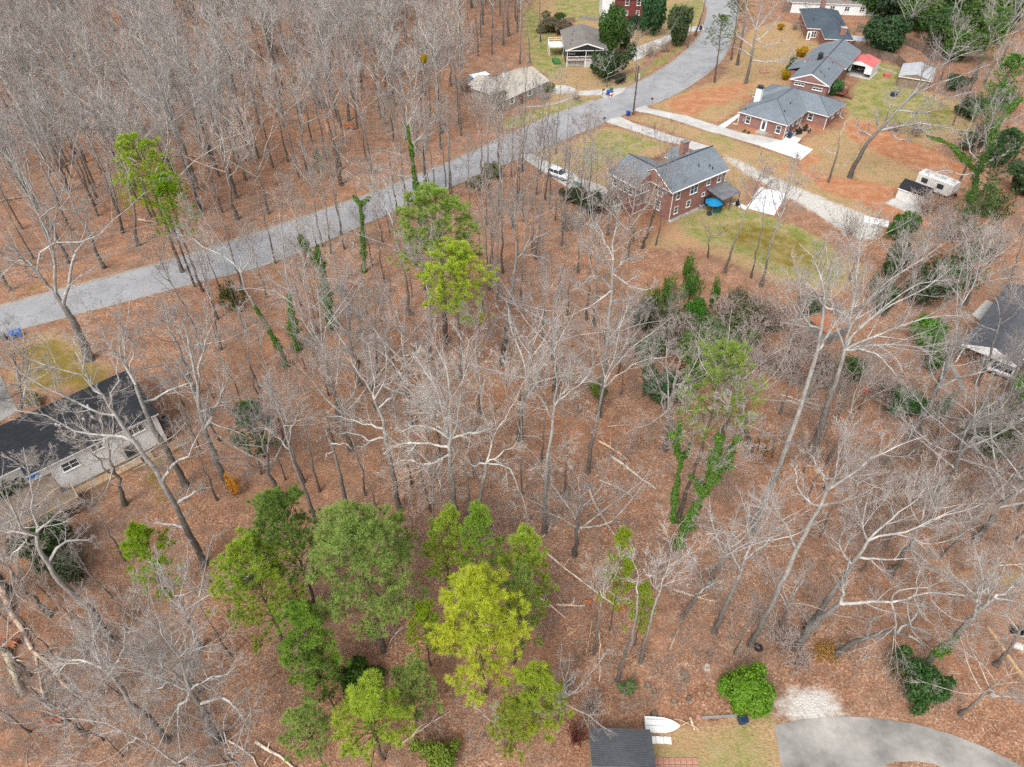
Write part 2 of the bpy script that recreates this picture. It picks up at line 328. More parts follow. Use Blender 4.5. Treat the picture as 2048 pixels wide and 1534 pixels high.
# ------------------------------------------------------------ road, drives
def catmull(pts, n=6):
    P = [np.array(p, float) for p in pts]; P = [2 * P[0] - P[1]] + P + [2 * P[-1] - P[-2]]; out = []
    for i in range(1, len(P) - 2):
        for k in range(n):
            t = k / n; a, b, c, d = P[i - 1:i + 3]
            out.append(0.5 * ((2 * b) + (-a + c) * t + (2 * a - 5 * b + 4 * c - d) * t * t + (-a + 3 * b - 3 * c + d) * t ** 3))
    out.append(P[-2]); return np.array(out)
upper_px = [(0, 612), (340, 520), (520, 463), (760, 380), (930, 310), (1100, 232), (1230, 186), (1330, 133), (1392, 80), (1410, 40), (1414, 15)]
lower_px = [(0, 670), (390, 567), (560, 520), (780, 427), (960, 350), (1135, 277), (1240, 233), (1355, 187), (1440, 125), (1466, 70), (1478, 22)]
up_w = XY(upper_px); lo_w = XY(lower_px)
def ext(a, far=60):
    a = [np.array(p) for p in a]; d0 = a[0] - a[1]; d0 = d0 / np.linalg.norm(d0); return [a[0] + d0 * far] + a
up_w = ext(up_w) + [np.array((57.0, 232.0)), np.array((70.0, 262.0)), np.array((95.0, 300.0))]
lo_w = ext(lo_w) + [np.array((66.0, 228.0)), np.array((79.0, 257.0)), np.array((103.0, 293.0))]
UP = catmull(up_w, 8); LO = catmull(lo_w, 8)
ROAD_POLY = np.vstack([UP, LO[::-1]])
mb = MB()
mb.add([(p[0], p[1], 0.008) for p in UP] + [(p[0], p[1], 0.008) for p in LO], [(i, i + len(UP), i + 1 + len(UP), i + 1) for i in range(len(UP) - 1)])
tag(mb.build('road', 'asphalt'), kind='structure')

DRIVES = [  # name, px polygon, material, thickness top
    ('driveway', [(1212, 244), (1222, 237), (1241, 233.5), (1264, 245), (1310, 260), (1349, 273), (1390, 284), (1421, 293), (1436, 305), (1400, 305), (1359, 289), (1324, 281), (1249, 256), (1228, 249)], 'concrete_pale'),
    ('driveway', [(1270, 221), (1276, 215), (1291, 211), (1299, 217), (1374, 232), (1436, 252), (1488, 267), (1519, 271), (1563, 281), (1572, 284), (1517, 291), (1440, 268), (1424, 265), (1349, 240), (1299, 227), (1279, 224)], 'concrete_pale'),
    ('parking_slab', [(1517, 290.6), (1563, 281), (1566, 280), (1573, 270), (1603, 277), (1594, 286.5), (1626, 299), (1601.6, 320), (1560, 306)], 'concrete_new'),
    ('walkway', [(1437, 252), (1480, 226), (1486, 228), (1450, 255.5)], 'concrete_new'),
    ('patio', [(1574, 269.5), (1603, 276.5), (1626, 257), (1618, 253), (1600, 251), (1583, 258)], 'wood_tan'),
    ('driveway', [(1158, 182.5), (1252, 175), (1246, 184), (1231, 192), (1210, 198), (1202, 190), (1158, 191), (1150, 187)], 'concrete_pale'),
    ('parking_slab', [(1094, 171), (1129, 170), (1151, 177.5), (1151, 186), (1119, 188), (1101, 185)], 'concrete_pale'),
    ('driveway', [(1254, 100), (1299, 85), (1331, 72.5), (1371, 56), (1406, 50), (1409, 60), (1374, 65), (1331, 85), (1311, 100), (1289, 113), (1270, 122), (1256, 117)], 'concrete_pale'),
    ('driveway', [(1040, 312), (1060, 306), (1102, 327), (1137, 339), (1161, 357), (1196, 368), (1240, 392), (1247, 408), (1220, 418), (1173, 397), (1114, 362), (1055, 323)], 'concrete_pale'),
    ('driveway', [(1548, 1451), (1600, 1440), (1680, 1433), (1740, 1435), (1830, 1448), (1900, 1468), (1970, 1495), (2048, 1536), (2140, 1610), (1960, 1610), (1900, 1545), (1870, 1528), (1830, 1522), (1790, 1524), (1770, 1530), (1762, 1560), (1765, 1620), (1580, 1620), (1563, 1534)], 'concrete_grey'),
    ('driveway', [(-90, 700), (-20, 735), (2, 752), (14, 778), (36, 822), (0, 843), (-110, 900), (-160, 800)], 'concrete_grey'),
    ('parking_slab', [(1520, 374), (1574, 388), (1548, 431), (1492, 416)], 'concrete_new'),
    ('walkway', [(1462, 407), (1472, 404), (1497, 414), (1494, 421)], 'concrete_new'),
    ('parking_slab', [(1944, 629), (1972, 600), (2010, 611), (1968, 648)], 'concrete_pale'),
    ('walkway', [(1896, 722), (1904, 724), (1920, 752), (1932, 780), (1922, 782), (1910, 754)], 'concrete_grey'),
]
drive_polys = []
DR_Z = {}
for i, (nm, poly, mt) in enumerate(DRIVES):
    w = XY(poly); drive_polys.append(np.array(w)); mb = MB(); mb.prism(w, -0.15, 0.03 + 0.004 * (i % 4)); tag(mb.build(nm, mt), kind='structure')
# house E curved walk, brick paver walk
def strip(pts, w0, z=0.035):
    c = catmull(pts, 6); mb = MB(); L = []; Rr = []
    for i, p in enumerate(c):
        d = c[min(i + 1, len(c) - 1)] - c[max(i - 1, 0)]; d = d / np.linalg.norm(d); n = np.array((-d[1], d[0])) * w0 / 2
        L.append((*(p + n), z)); Rr.append((*(p - n), z))
    mb.add(L + Rr, [(i + len(L), i + 1 + len(L), i + 1, i) for i in range(len(L) - 1)]); return mb
tag(strip(XY([(1156, 190), (1118, 205), (1083, 212), (1046, 214)]), 0.9).build('walkway', 'stone'), kind='structure')
# kerbs either side of the road, open where the drives meet it
def kerb(line, off):
    mb = MB(); seg = []
    def flush():
        if len(seg) > 1:
            secs = []
            for i, p in enumerate(seg):
                a = seg[max(i - 1, 0)]; b = seg[min(i + 1, len(seg) - 1)]; d = (b - a) / np.linalg.norm(b - a); n = np.array((-d[1], d[0])) * off
                q = p + n * 0.02; r = p + n * 0.17; g = p - n * 0.42
                secs.append([(*g, 0.0), (*g, 0.016), (*(q - n * 0.03), 0.02), (*q, 0.13), (*r, 0.13), (*r, 0.0)])
            mb.loft(secs)
        seg.clear()
    dense = []
    for a, b in zip(line[:-1], line[1:]):
        k = max(1, int(np.linalg.norm(b - a) / 0.8)); dense += [a + (b - a) * t / k for t in range(k)]
    dense.append(line[-1])
    for p in dense:
        hit = False
        for poly in drive_polys:
            if np.min(np.hypot(poly[:, 0] - p[0], poly[:, 1] - p[1])) < 2.0 or pin(poly, *p): hit = True
        if hit: flush()
        else: seg.append(p)
    flush(); return mb
tag(kerb(UP, 1.0).build('kerb', 'kerb'), kind='structure'); tag(kerb(LO, -1.0).build('kerb', 'kerb'), kind='structure')

# ------------------------------------------------------------ ground, one sheet with ground-cover zones
ZONES = {
 ('a', 0): [  # green lawn
    ([(1165, 290), (1200, 262), (1240, 262), (1330, 287), (1280, 306), (1225, 320), (1190, 345), (1160, 330)], .9), ([(1345, 450), (1372, 425), (1420, 412), (1460, 408), (1500, 424), (1560, 440), (1640, 470), (1700, 530), (1690, 570), (1620, 575), (1540, 540), (1470, 505), (1400, 490)], .85),
    ([(1690, 205), (1720, 160), (1760, 150), (1800, 150), (1830, 180), (1905, 215), (1900, 262), (1850, 270), (1760, 235), (1710, 240)], .95), ([(1745, 120), (1800, 135), (1795, 150), (1750, 150)], 1),
    ([(1100, 0), (1212, -6), (1226, 40), (1120, 46)], .75), ([(1290, 60), (1300, 20), (1420, -10), (1385, 70), (1340, 40)], .8), ([(1250, 172), (1330, 128), (1385, 75), (1400, 62), (1360, 85), (1300, 130), (1250, 155)], .9),
    ([(1000, 238), (1060, 222), (1130, 203), (1200, 191), (1215, 197), (1140, 222), (1010, 262)], .85), ([(1045, 0), (1100, 40), (1140, 120), (1120, 165), (1060, 140), (1040, 60)], .7),
    ([(1300, 1468), (1420, 1455), (1560, 1440), (1570, 1620), (1300, 1620)], .62), ([(1380, 240), (1480, 262), (1440, 268), (1480, 285), (1500, 310), (1420, 285)], .62), ([(1340, 178), (1450, 180), (1440, 192), (1370, 200)], .55)],
 ('a', 1): [  # dormant straw-coloured grass
    ([(1040, 310), (1135, 285), (1215, 250), (1350, 288), (1300, 330), (1215, 380), (1130, 350)], .9), ([(1240, 235), (1300, 228), (1600, 322), (1760, 430), (1700, 440), (1520, 360), (1420, 292), (1300, 250)], .95), ([(1290, 215), (1350, 188), (1430, 160), (1500, 160), (1490, 210), (1440, 250)], .8),
    ([(1440, 160), (1500, 60), (1560, 40), (1640, 60), (1640, 160), (1580, 190), (1500, 190)], 1), ([(1430, 305), (1500, 350), (1490, 420), (1440, 420), (1440, 340)], .8), ([(1380, 400), (1520, 420), (1760, 540), (1680, 600), (1530, 560), (1400, 500), (1250, 500), (1330, 450)], .75),
    ([(1600, 280), (1700, 250), (1780, 300), (1880, 380), (1800, 420), (1700, 380), (1620, 330)], .9), ([(1680, 260), (1720, 150), (1930, 200), (1960, 270), (1850, 300), (1760, 260)], .8), ([(990, 240), (1240, 185), (1290, 150), (1290, 130), (1180, 150), (1120, 170), (1060, 230)], .85),
    ([(1100, 180), (1060, 0), (1420, -20), (1400, 60), (1300, 110), (1250, 170)], .8), ([(1290, 1455), (1600, 1430), (1620, 1640), (1280, 1640)], .95), ([(0, 680), (120, 650), (260, 740), (60, 800), (0, 790)], .62), ([(520, 455), (760, 370), (1100, 225), (1200, 195), (1195, 188), (1095, 222), (760, 362), (515, 450)], .8), ([(560, 530), (700, 465), (780, 432), (790, 440), (700, 485), (570, 540)], .7),
    ([(1780, 380), (1900, 420), (1850, 520), (1770, 480)], .6), ([(1850, 1130), (2048, 1120), (2100, 1200), (1900, 1200)], .62)],
 ('a', 2): [  # bare red clay
    ([(1310, 213), (1340, 192), (1400, 175), (1440, 168), (1480, 175), (1440, 215), (1370, 225)], .72), ([(1340, 225), (1370, 212), (1400, 220), (1390, 238), (1350, 232)], .8), ([(1600, 322), (1625, 302), (1650, 310), (1640, 330), (1600, 338)], .9), ([(1700, 240), (1740, 245), (1770, 270), (1760, 290), (1710, 280), (1690, 260)], .9),
    ([(1550, 320), (1600, 330), (1590, 345), (1555, 345)], .7), ([(1440, 165), (1520, 158), (1510, 200), (1450, 210)], .55), ([(1490, 250), (1520, 262), (1560, 280), (1530, 283), (1480, 265)], .8), ([(1770, 280), (1850, 290), (1900, 330), (1860, 350), (1790, 310)], .72),
    ([(1600, 335), (1680, 355), (1800, 375), (1880, 420), (1880, 470), (1780, 440), (1720, 405), (1640, 378)], 1.0), ([(1700, 235), (1790, 265), (1930, 330), (1940, 380), (1860, 350), (1760, 310), (1690, 270)], 0.95), ([(1590, 230), (1620, 245), (1650, 265), (1680, 235), (1690, 242), (1650, 275), (1605, 255)], .8), ([(1130, 370), (1200, 385), (1240, 420), (1300, 440), (1340, 450), (1300, 480), (1200, 430)], .5),
    ([(1240, 165), (1160, 150), (1120, 90), (1080, 70), (1110, 60), (1160, 130)], .52), ([(1400, 975), (1450, 970), (1440, 1020), (1410, 1020)], .5), ([(1290, 1290), (1340, 1290), (1350, 1330), (1310, 1340)], .52), ([(1900, 1190), (2048, 1180), (2048, 1260), (1960, 1250)], .62)],
 ('b', 0): [([(1290, 318), (1320, 308), (1340, 312), (1322, 326), (1300, 326)], 1), ([(270, 740), (310, 740), (330, 790), (300, 800), (280, 770)], 1), ([(20, 770), (60, 770), (80, 800), (40, 820)], .9), ([(1180, 172), (1250, 165), (1240, 172), (1190, 175)], .9), ([(1050, 212), (1100, 195), (1120, 195), (1090, 210)], .8),
            ([(1610, 1350), (1660, 1320), (1720, 1350), (1730, 1400), (1700, 1425), (1660, 1380)], .66)],
 ('b', 1): [([(1421, 292), (1470, 318), (1540, 352), (1650, 398), (1720, 424), (1765, 447), (1750, 482), (1710, 478), (1655, 440), (1595, 405), (1545, 378), (1500, 352), (1448, 319)], 1), ([(1535, 1420), (1560, 1392), (1620, 1368), (1655, 1385), (1700, 1405), (1745, 1436), (1600, 1445), (1530, 1455)], 1), ([(1130, 350), (1100, 410), (1110, 440), (1095, 420), (1090, 395), (1110, 365)], .8)],
 ('b', 2): [([(40, 690), (130, 670), (170, 720), (250, 735), (240, 770), (120, 790), (40, 780)], .7), ([(330, 790), (345, 830), (330, 840), (320, 800)], .7), ([(300, 900), (345, 880), (370, 860), (380, 880), (340, 950), (370, 1020), (320, 1030), (260, 1000)], .5), ([(1640, 370), (1700, 350), (1760, 370), (1740, 400), (1660, 390)], .7), ([(1850, 210), (1900, 215), (1890, 265), (1840, 265)], .55), ([(1450, 430), (1620, 470), (1690, 570), (1560, 540), (1440, 480)], .55), ([(100, 610), (20, 560), (60, 540), (120, 560)], .5)],
}
def ground():
    gx = np.concatenate([[-2500, -1200, -600, -300, -210], np.arange(-170, 170.1, 0.6), [210, 300, 600, 1200, 2500]])
    gy = np.concatenate([[-1500, -500, -100, -20], np.arange(4, 270.1, 0.6), [300, 380, 600, 1200, 3000]])
    X, Y = np.meshgrid(gx, gy); nx, ny = len(gx), len(gy); Z = np.zeros_like(X)
    masks = {}
    for (l, c), polys in ZONES.items():
        m = np.zeros(X.shape)
        for poly, amt in polys: m = np.maximum(m, inside(XY(poly), X, Y) * amt)
        for _ in range(14):
            m[1:-1, 1:-1] = (m[1:-1, 1:-1] * 2 + m[:-2, 1:-1] + m[2:, 1:-1] + m[1:-1, :-2] + m[1:-1, 2:]) / 6
        masks[(l, c)] = m.ravel()
    me = bpy.data.meshes.new('ground'); n = nx * ny
    co = np.stack([X.ravel(), Y.ravel(), Z.ravel()], 1); i = np.arange((ny - 1) * (nx - 1)); r = i // (nx - 1); c = i % (nx - 1); a = r * nx + c
    q = np.stack([a, a + 1, a + nx + 1, a + nx], 1)
    raw_mesh(me, co, q); me.materials.append(M['ground'])
    for l in 'ab':
        at = me.color_attributes.new('zone_' + l, 'FLOAT_COLOR', 'POINT'); d = np.ones((n, 4), np.float32)
        for c_ in range(3): d[:, c_] = masks.get((l, c_), np.zeros(n))
        at.data.foreach_set('color', d.ravel())
    o = bpy.data.objects.new('ground', me); COL.objects.link(o); tag(o, kind='structure')
def raw_mesh(me, co, q, mat=None, smooth=False):
    k = q.shape[1]; me.vertices.add(len(co)); me.vertices.foreach_set('co', np.asarray(co, np.float32).ravel())
    me.loops.add(q.size); me.loops.foreach_set('vertex_index', q.astype(np.int32).ravel()); me.polygons.add(len(q))
    me.polygons.foreach_set('loop_start', np.arange(0, q.size, k, dtype=np.int32))
    if mat is not None: me.polygons.foreach_set('material_index', np.asarray(mat, np.int32))
    me.update(calc_edges=True)
    if smooth: me.polygons.foreach_set('use_smooth', np.ones(len(q), bool))
ground()
# ------------------------------------------------------------ buildings
def at(px, py, z=0.0): return W(px, py, z)
def roof_block(mb, x0, x1, y0, y1, ze, pitch, axis='y', hip0=False, hip1=False, th=0.16):
    """a gabled or hipped roof volume; axis is the direction of its ridge"""
    if axis == 'y': hw = (x1 - x0) / 2
    else: hw = (y1 - y0) / 2
    zr = ze + hw * pitch; e = 0.0
    if axis == 'y':
        cx = (x0 + x1) / 2; a = (cx, y0 + (hw if hip0 else 0), zr); b = (cx, y1 - (hw if hip1 else 0), zr)
    else:
        cy = (y0 + y1) / 2; a = (x0 + (hw if hip0 else 0), cy, zr); b = (x1 - (hw if hip1 else 0), cy, zr)
    c = [(x0, y0, ze), (x1, y0, ze), (x1, y1, ze), (x0, y1, ze)]; bt = [(x, y, z - th) for x, y, z in c]
    v = c + bt + [a, b]
    if axis == 'y': f = [(1, 2, 9, 8), (3, 0, 8, 9), (0, 1, 8), (2, 3, 9)]
    else: f = [(0, 1, 9, 8), (2, 3, 8, 9), (3, 0, 8), (1, 2, 9)]
    hips = [hip0, hip1]; roof = f[:2] + [t for t, h in zip(f[2:], hips) if h]; gab = [t for t, h in zip(f[2:], hips) if not h]
    mb.add(v, roof, 0)
    mb.add(v, [(0, 1, 5, 4), (1, 2, 6, 5), (2, 3, 7, 6), (3, 0, 4, 7), (7, 6, 5, 4)], 1)
    if gab: mb.add(v, gab, 2)
    return zr
def gable_trim(mb, x0, x1, y, ze, pitch, w=0.22, d=0.05, m=0):
    """sloping fascia boards up both sides of a gable that faces -y"""
    cx = (x0 + x1) / 2; zr = ze + (cx - x0) * pitch
    for xa, za, xb, zb in ((x0, ze, cx, zr), (cx, zr, x1, ze)):
        mb.add([(xa, y - d, za - w), (xb, y - d, zb - w), (xb, y - d, zb + .03), (xa, y - d, za + .03), (xa, y, za - w), (xb, y, zb - w), (xb, y, zb + .03), (xa, y, za + .03)],
               [(0, 1, 2, 3), (4, 7, 6, 5), (0, 3, 7, 4), (1, 5, 6, 2), (3, 2, 6, 7), (0, 4, 5, 1)], m)
SIDE = {'S': 0, 'E': 90, 'N': 180, 'W': 270}
def on_wall(o, x, y, side):
    o.location = (x, y, 0); o.rotation_euler = (0, 0, R(SIDE[side])); return o
def window(par, x, y, side, z0, w, h, cols=1, rows=2, frame='white', name='window', sill=True):
    f = MB(); t = 0.09
    f.box(-w / 2 - t, w / 2 + t, -0.07, 0, z0 - t, z0); f.box(-w / 2 - t, w / 2 + t, -0.07, 0, z0 + h, z0 + h + t)
    f.box(-w / 2 - t, -w / 2, -0.07, 0, z0, z0 + h); f.box(w / 2, w / 2 + t, -0.07, 0, z0, z0 + h)
    for c in range(1, cols): f.box(-w / 2 + w * c / cols - .04, -w / 2 + w * c / cols + .04, -0.065, 0, z0, z0 + h)
    for r in range(1, rows): f.box(-w / 2, w / 2, -0.055, 0, z0 + h * r / rows - .025, z0 + h * r / rows + .025)
    if sill: f.box(-w / 2 - .16, w / 2 + .16, -0.13, -0.072, z0 - t - .06, z0 - t + .02)
    o = on_wall(f.build(name, frame, par), x, y, side)
    g = MB(); g.box(-w / 2 + .002, w / 2 - .002, -0.03, -0.005, z0 + .002, z0 + h - .002); g.build('pane', 'glass', o); return o
def door(par, x, y, side, z0, w=0.95, h=2.05, mat='white', glass=True):
    f = MB(); f.box(-w / 2 - .1, w / 2 + .1, -0.06, 0, z0, z0 + h + .1); f.box(-w / 2, w / 2, -0.085, -0.062, z0 + .02, z0 + h)
    o = on_wall(f.build('door', mat, par), x, y, side)
    if glass: g = MB(); g.box(-w / 2 + .2, w / 2 - .2, -0.1, -0.087, z0 + .35, z0 + h - .2); g.build('pane', 'glass', o)
    k = MB(); k.cyl(w / 2 - .12, -0.12, z0 + .98, z0 + 1.06, .03, n=8); k.build('handle', 'dark_metal', o); return o
def chimney(par, x, y, z0, z1, w, d, mat, cap='concrete_grey', dark=False):
    c = MB(); c.box(x - w / 2, x + w / 2, y - d / 2, y + d / 2, z0, z1); o = c.build('chimney', mat, par)
    k = MB(); k.box(x - w / 2 - .08, x + w / 2 + .08, y - d / 2 - .08, y + d / 2 + .08, z1 + .002, z1 + .12)
    for s in (-1, 1): k.cyl(x + s * w * .22, y, z1 + .12, z1 + .42, .15, .13, 10)
    if dark: k.box(x - w / 2 + .04, x + w / 2 - .04, y - d / 2 + .04, y + d / 2 - .04, z1 + .42, z1 + .5)
    k.build('chimney_cap', cap, o); return o
def vent(par, x, y, z, h=0.45, r=0.07, mat='black'):
    v = MB(); v.cyl(x, y, z - .3, z + h, r, r, 8); v.cyl(x, y, z + h, z + h + .06, r * 1.7, r * 1.2, 8); v.cyl(x, y, z - .1, z + .08, r * 2.2, r * 1.2, 8); return v.build('roof_vent', mat, par)
def downspout(par, x, y, z1, dx=0.0, dy=-0.6):
    d = MB(); d.box(x - .05, x + .05, y - .05, y + .05, 0.1, z1); d.tube([(x, y, .16), (x + dx * .5, y + dy * .5, .1), (x + dx, y + dy, .06)], .055, 6); return d.build('downspout', 'white', par)
def frame_of(px, py, z, ang):
    p = W(px, py, z); return (p.x, p.y), R(ang)
def house(name, px, py, z, ang, label, cat='house'):
    p = W(px, py, z); return empty(name, (p.x, p.y, 0), R(ang), label, cat)

# --- A: brick house with walk-out basement, centre
A = house('brick_house', 1347.4, 385, 5.3, 37.1, 'two storey red brick house with blue grey shingle roof, metal awning and brick chimney')
mb = MB(); mb.prism([(0.35, .35), (13.1, .35), (13.1, 8.2), (0.35, 8.2)], 0, 5.18)
mb.add([(0.35, .35, 5.18), (.35, 8.2, 5.18), (.35, 4.3, 7.45), (0.6, .35, 5.18), (.6, 8.2, 5.18), (.6, 4.3, 7.45)], [(0, 2, 1), (3, 4, 5), (0, 3, 5, 2), (1, 2, 5, 4)])
mb.box(-3.2, .34, 5.3, 11.2, 0, 5.1); mb.box(.36, 5.2, 8.21, 11.2, 0, 5.1)
mb.build('wall', 'brick', A)
rf = MB(); roof_block(rf, -0.25, 13.45, 0, 8.6, 5.3, 0.58, 'x'); roof_block(rf, -3.6, 5.6, 4.95, 11.6, 5.27, 0.42, 'y'); roof_block(rf, 8.2, 12.6, 4.4, 9.9, 5.28, 0.6, 'y')
roof = rf.build('roof', ['shingle_blue', 'white', 'brick'], A)
chimney(roof, 9.9, 7.4, 5, 8.4, 1.25, .9, 'brick')
rg = MB(); rg.tube([(-.25, 4.3, 7.81), (13.45, 4.3, 7.81)], .09, 5); rg.tube([(1.0, 4.95, 7.22), (1.0, 11.6, 7.22)], .08, 5); rg.build('ridge_cap', 'black', roof)
for vx, vy in ((7.9, 2.2), (9.9, 1.5), (10.1, 1.0)): vent(roof, vx, vy, 5.3 + vy * .58, .35)
tr = MB(); tr.tube([(-.3, 4.3, 7.66), (-.3, 0.0, 5.14)], .07, 4); tr.tube([(-.3, 4.3, 7.66), (-.3, 8.6, 5.14)], .07, 4); tr.build('fascia', 'white', A)
for x, z0, w, h, c, r in ((1.7, 3.5, .75, 1.3, 1, 2), (5.4, 3.35, 1.6, 1.45, 2, 2), (8.9, 3.75, .75, .95, 1, 2), (11.6, 3.45, .8, 1.35, 1, 2), (1.7, .95, .75, 1.1, 1, 2), (4.6, 1.15, .8, 1.05, 1, 2), (8.1, 2.0, .6, .5, 1, 1)):
    window(A, x, .35, 'S', z0, w, h, c, r)
window(A, .35, 3.0, 'W', 3.4, .9, 1.3); window(A, .35, 3.2, 'W', .9, 1.0, 1.5, 2, 3)
for k in range(5): window(A, -2.7 + k * .62, 5.3, 'S', 3.5, .42, 1.1, 1, 1)
for k in range(4): window(A, -3.2, 6.2 + k * 1.2, 'W', 3.4, .7, 1.1, 1, 2)
door(A, -3.2, 10.7, 'W', 2.3, .7); window(A, 13.1, 3, 'E', 3.4, .9, 1.3); window(A, 3.0, 11.2, 'N', 3.3, 1.4, 1.3, 2)
downspout(A, .32, .28, 5.1); downspout(A, 13.12, .28, 5.1, .5)
gt = MB(); gt.box(-.2, 13.4, -.12, 0, 5.12, 5.24); gt.build('gutter', 'white', A); gt = MB(); gt.box(-3.72, -3.6, 5.0, 11.5, 5.1, 5.22); gt.build('gutter', 'white', A)
aw = MB()
aw.add([(8.7, .3, 3.05), (13.3, .3, 3.05), (13.3, -3.3, 2.5), (8.7, -3.3, 2.5), (8.7, .3, 2.99), (13.3, .3, 2.99), (13.3, -3.3, 2.44), (8.7, -3.3, 2.44)], [(0, 3, 2, 1), (4, 5, 6, 7), (0, 4, 7, 3), (1, 2, 6, 5), (2, 3, 7, 6), (0, 1, 5, 4)])
for k in range(11): x = 8.72 + k * .455; aw.add([(x, .3, 3.09), (x + .05, .3, 3.09), (x + .05, -3.3, 2.54), (x, -3.3, 2.54), (x, .3, 3.04), (x + .05, .3, 3.04), (x + .05, -3.3, 2.49), (x, -3.3, 2.49)], [(0, 3, 2, 1), (0, 4, 7, 3), (1, 2, 6, 5), (2, 3, 7, 6)])
awn = aw.build('awning', 'awning', A)
[MB().box(x, x + .09, -3.25, -3.16, 0, 2.45).build('post', 'black', awn) for x in (8.75, 11, 13.15)]
ft = MB(); ft.box(-.2, 8.6, -.35, .33, 0, .12); ft.build('footing', 'stone', A)

# --- B: ranch house with hip roof and white chimney
B = house('brick_house', 1474.9, 222.8, 2.8, -40.2, 'single storey brick house with grey hip roof, white chimney and fresh white slab')
mb = MB(); mb.prism([(.45, .45), (10.25, .45), (10.25, 9.75), (14.65, 9.75), (14.65, 17.85), (-.85, 17.85), (-.85, 11.05), (.45, 11.05)], 0, 2.64); mb.build('wall', 'brick_clay', B)
rf = MB(); roof_block(rf, 0, 10.7, 0, 18.2, 2.8, .43, 'y', True, True); roof_block(rf, -1.3, 15.1, 9.3, 18.35, 2.81, .43, 'x', True, True)
roof = rf.build('roof', ['shingle_blue', 'white', 'white'], B)
rg = MB(); rg.tube([(5.35, 5.35, 5.12), (5.35, 12.8, 5.12)], .08, 5)
for e in ((0, 0), (10.7, 0)): rg.tube([(e[0], e[1], 2.83), (5.35, 5.35, 5.12)], .05, 5)
rg.tube([(10.6, 13.82, 4.77), (15.1, 9.3, 2.84)], .05, 5); rg.tube([(10.6, 13.82, 4.77), (15.1, 18.35, 2.84)], .05, 5); rg.tube([(5.35, 13.82, 4.77), (10.6, 13.82, 4.77)], .06, 5)
rg.build('ridge_cap', 'shingle_slate', roof)
chimney(roof, 1.1, 6.4, 2.7, 5.9, 1.2, 1.0, 'white', 'dark_metal', True)
for vx, vy in ((1.2, .9), (8.2, 3.2), (7.6, 7.2), (9.7, 11.0)): vent(roof, vx, vy, 2.8 + .43 * min(vx, 10.7 - vx, vy if vy < 9 else 2), .25, .08)
window(B, 2.4, .45, 'S', .95, .85, 1.25); window(B, 8.9, .45, 'S', .75, .85, 1.35); door(B, 5.8, .45, 'S', .3, 1.0, 2.1)
window(B, 10.25, 1.6, 'E', .8, .8, 1.3); window(B, 10.25, 4.0, 'E', 1.5, .6, .8); window(B, 10.25, 6.2, 'E', 1.2, 1.0, 1.1, 2); door(B, 10.25, 8.2, 'E', .1, .9)
window(B, 11.4, 9.75, 'S', 1.1, .85, 1.2); window(B, 14.65, 13, 'E', 1.4, .8, .9); window(B, 14.65, 16, 'E', 1.4, .8, .9); window(B, -.85, 14, 'W', 1, 1.2, 1.2, 2)
downspout(B, .42, .38, 2.7, -.9, -.1); downspout(B, 10.3, .4, 2.7); downspout(B, 14.66, 9.7, 2.7, .1, -.3); downspout(B, 14.7, 17.8, 2.7, .9, -.4)
st = MB(); st.box(4.8, 7.2, -.75, .44, 0, .28); st.box(7.2, 8.2, -.3, .2, 0, .15); st.build('door_step', 'concrete_grey', B)
mt = MB(); mt.box(1.3, 1.7, .3, .44, 1.0, 1.6); mt.cyl(1.85, .38, 0, 2.6, .03, n=6); mt.build('electric_meter', 'grey_plastic', B)

# --- C: long brick gable house
C_ = house('brick_house', 1579.6, 157.3, 3.6, -32.5, 'long brick gable house with pale grey roof and two wide gable vents')
mb = MB(); mb.box(.4, 8.0, .35, 26, 0, 3.5); mb.box(-2.3, .39, 9, 13.5, 0, 2.4)
mb.add([(.4, .35, 3.5), (8.0, .35, 3.5), (4.2, .35, 5.15), (.4, .6, 3.5), (8.0, .6, 3.5), (4.2, .6, 5.15)], [(0, 1, 2), (3, 5, 4), (0, 2, 5, 3), (1, 4, 5, 2)]); mb.build('wall', 'brick_clay', C_)
rf = MB(); roof_block(rf, 0, 8.4, 0.0, 13, 3.6, .42, 'y'); roof_block(rf, -.4, 8.9, 12.6, 26.5, 3.62, .41, 'y', False, False)
rf.add([(-3.0, 8.6, 2.5), (-3.0, 15.2, 2.5), (1.6, 15.2, 4.2), (1.6, 8.6, 4.2), (-3.0, 8.6, 2.36), (-3.0, 15.2, 2.36), (1.6, 15.2, 4.0), (1.6, 8.6, 4.0)], [(0, 3, 2, 1), (4, 5, 6, 7), (0, 1, 5, 4), (0, 4, 7, 3), (1, 2, 6, 5)], 0)
for k in range(3): rf.add([(-1.6, 17 + k * 2.6, 2.9), (-1.6, 19.2 + k * 2.6, 2.9), (1.2, 19.2 + k * 2.6, 4.15), (1.2, 17 + k * 2.6, 4.15)], [(0, 3, 2, 1)], 0)
roof = rf.build('roof', ['shingle_blue', 'white', 'brick_clay'], C_)
rg = MB(); rg.tube([(4.2, 0.1, 5.38), (4.2, 13, 5.38)], .08, 5); rg.tube([(4.3, 13, 5.5), (4.3, 26.4, 5.55)], .09, 5); rg.build('ridge_cap', 'black', roof)
chimney(roof, 2.9, 11.6, 4.0, 6.0, .9, .9, 'black', 'dark_metal')
for vx, vy in ((6.4, 2.6), (5.3, 3.4), (6.1, 7.4), (5.8, 11.4)): vent(roof, vx, vy, 3.6 + .42 * (8.4 - vx), .2, .07)
tr = MB(); gable_trim(tr, 0, 8.4, 0, 3.6, .42); tr.build('fascia', 'white', C_)
for x in (2.2, 6.1): window(C_, x, .35, 'S', 2.6 if x < 3 else 2.3, 1.9, .42, 3, 1, name='window')
vt = MB(); vt.box(3.95, 4.45, .3, .34, 4.25, 4.75); vt.build('gable_vent', 'siding', C_)
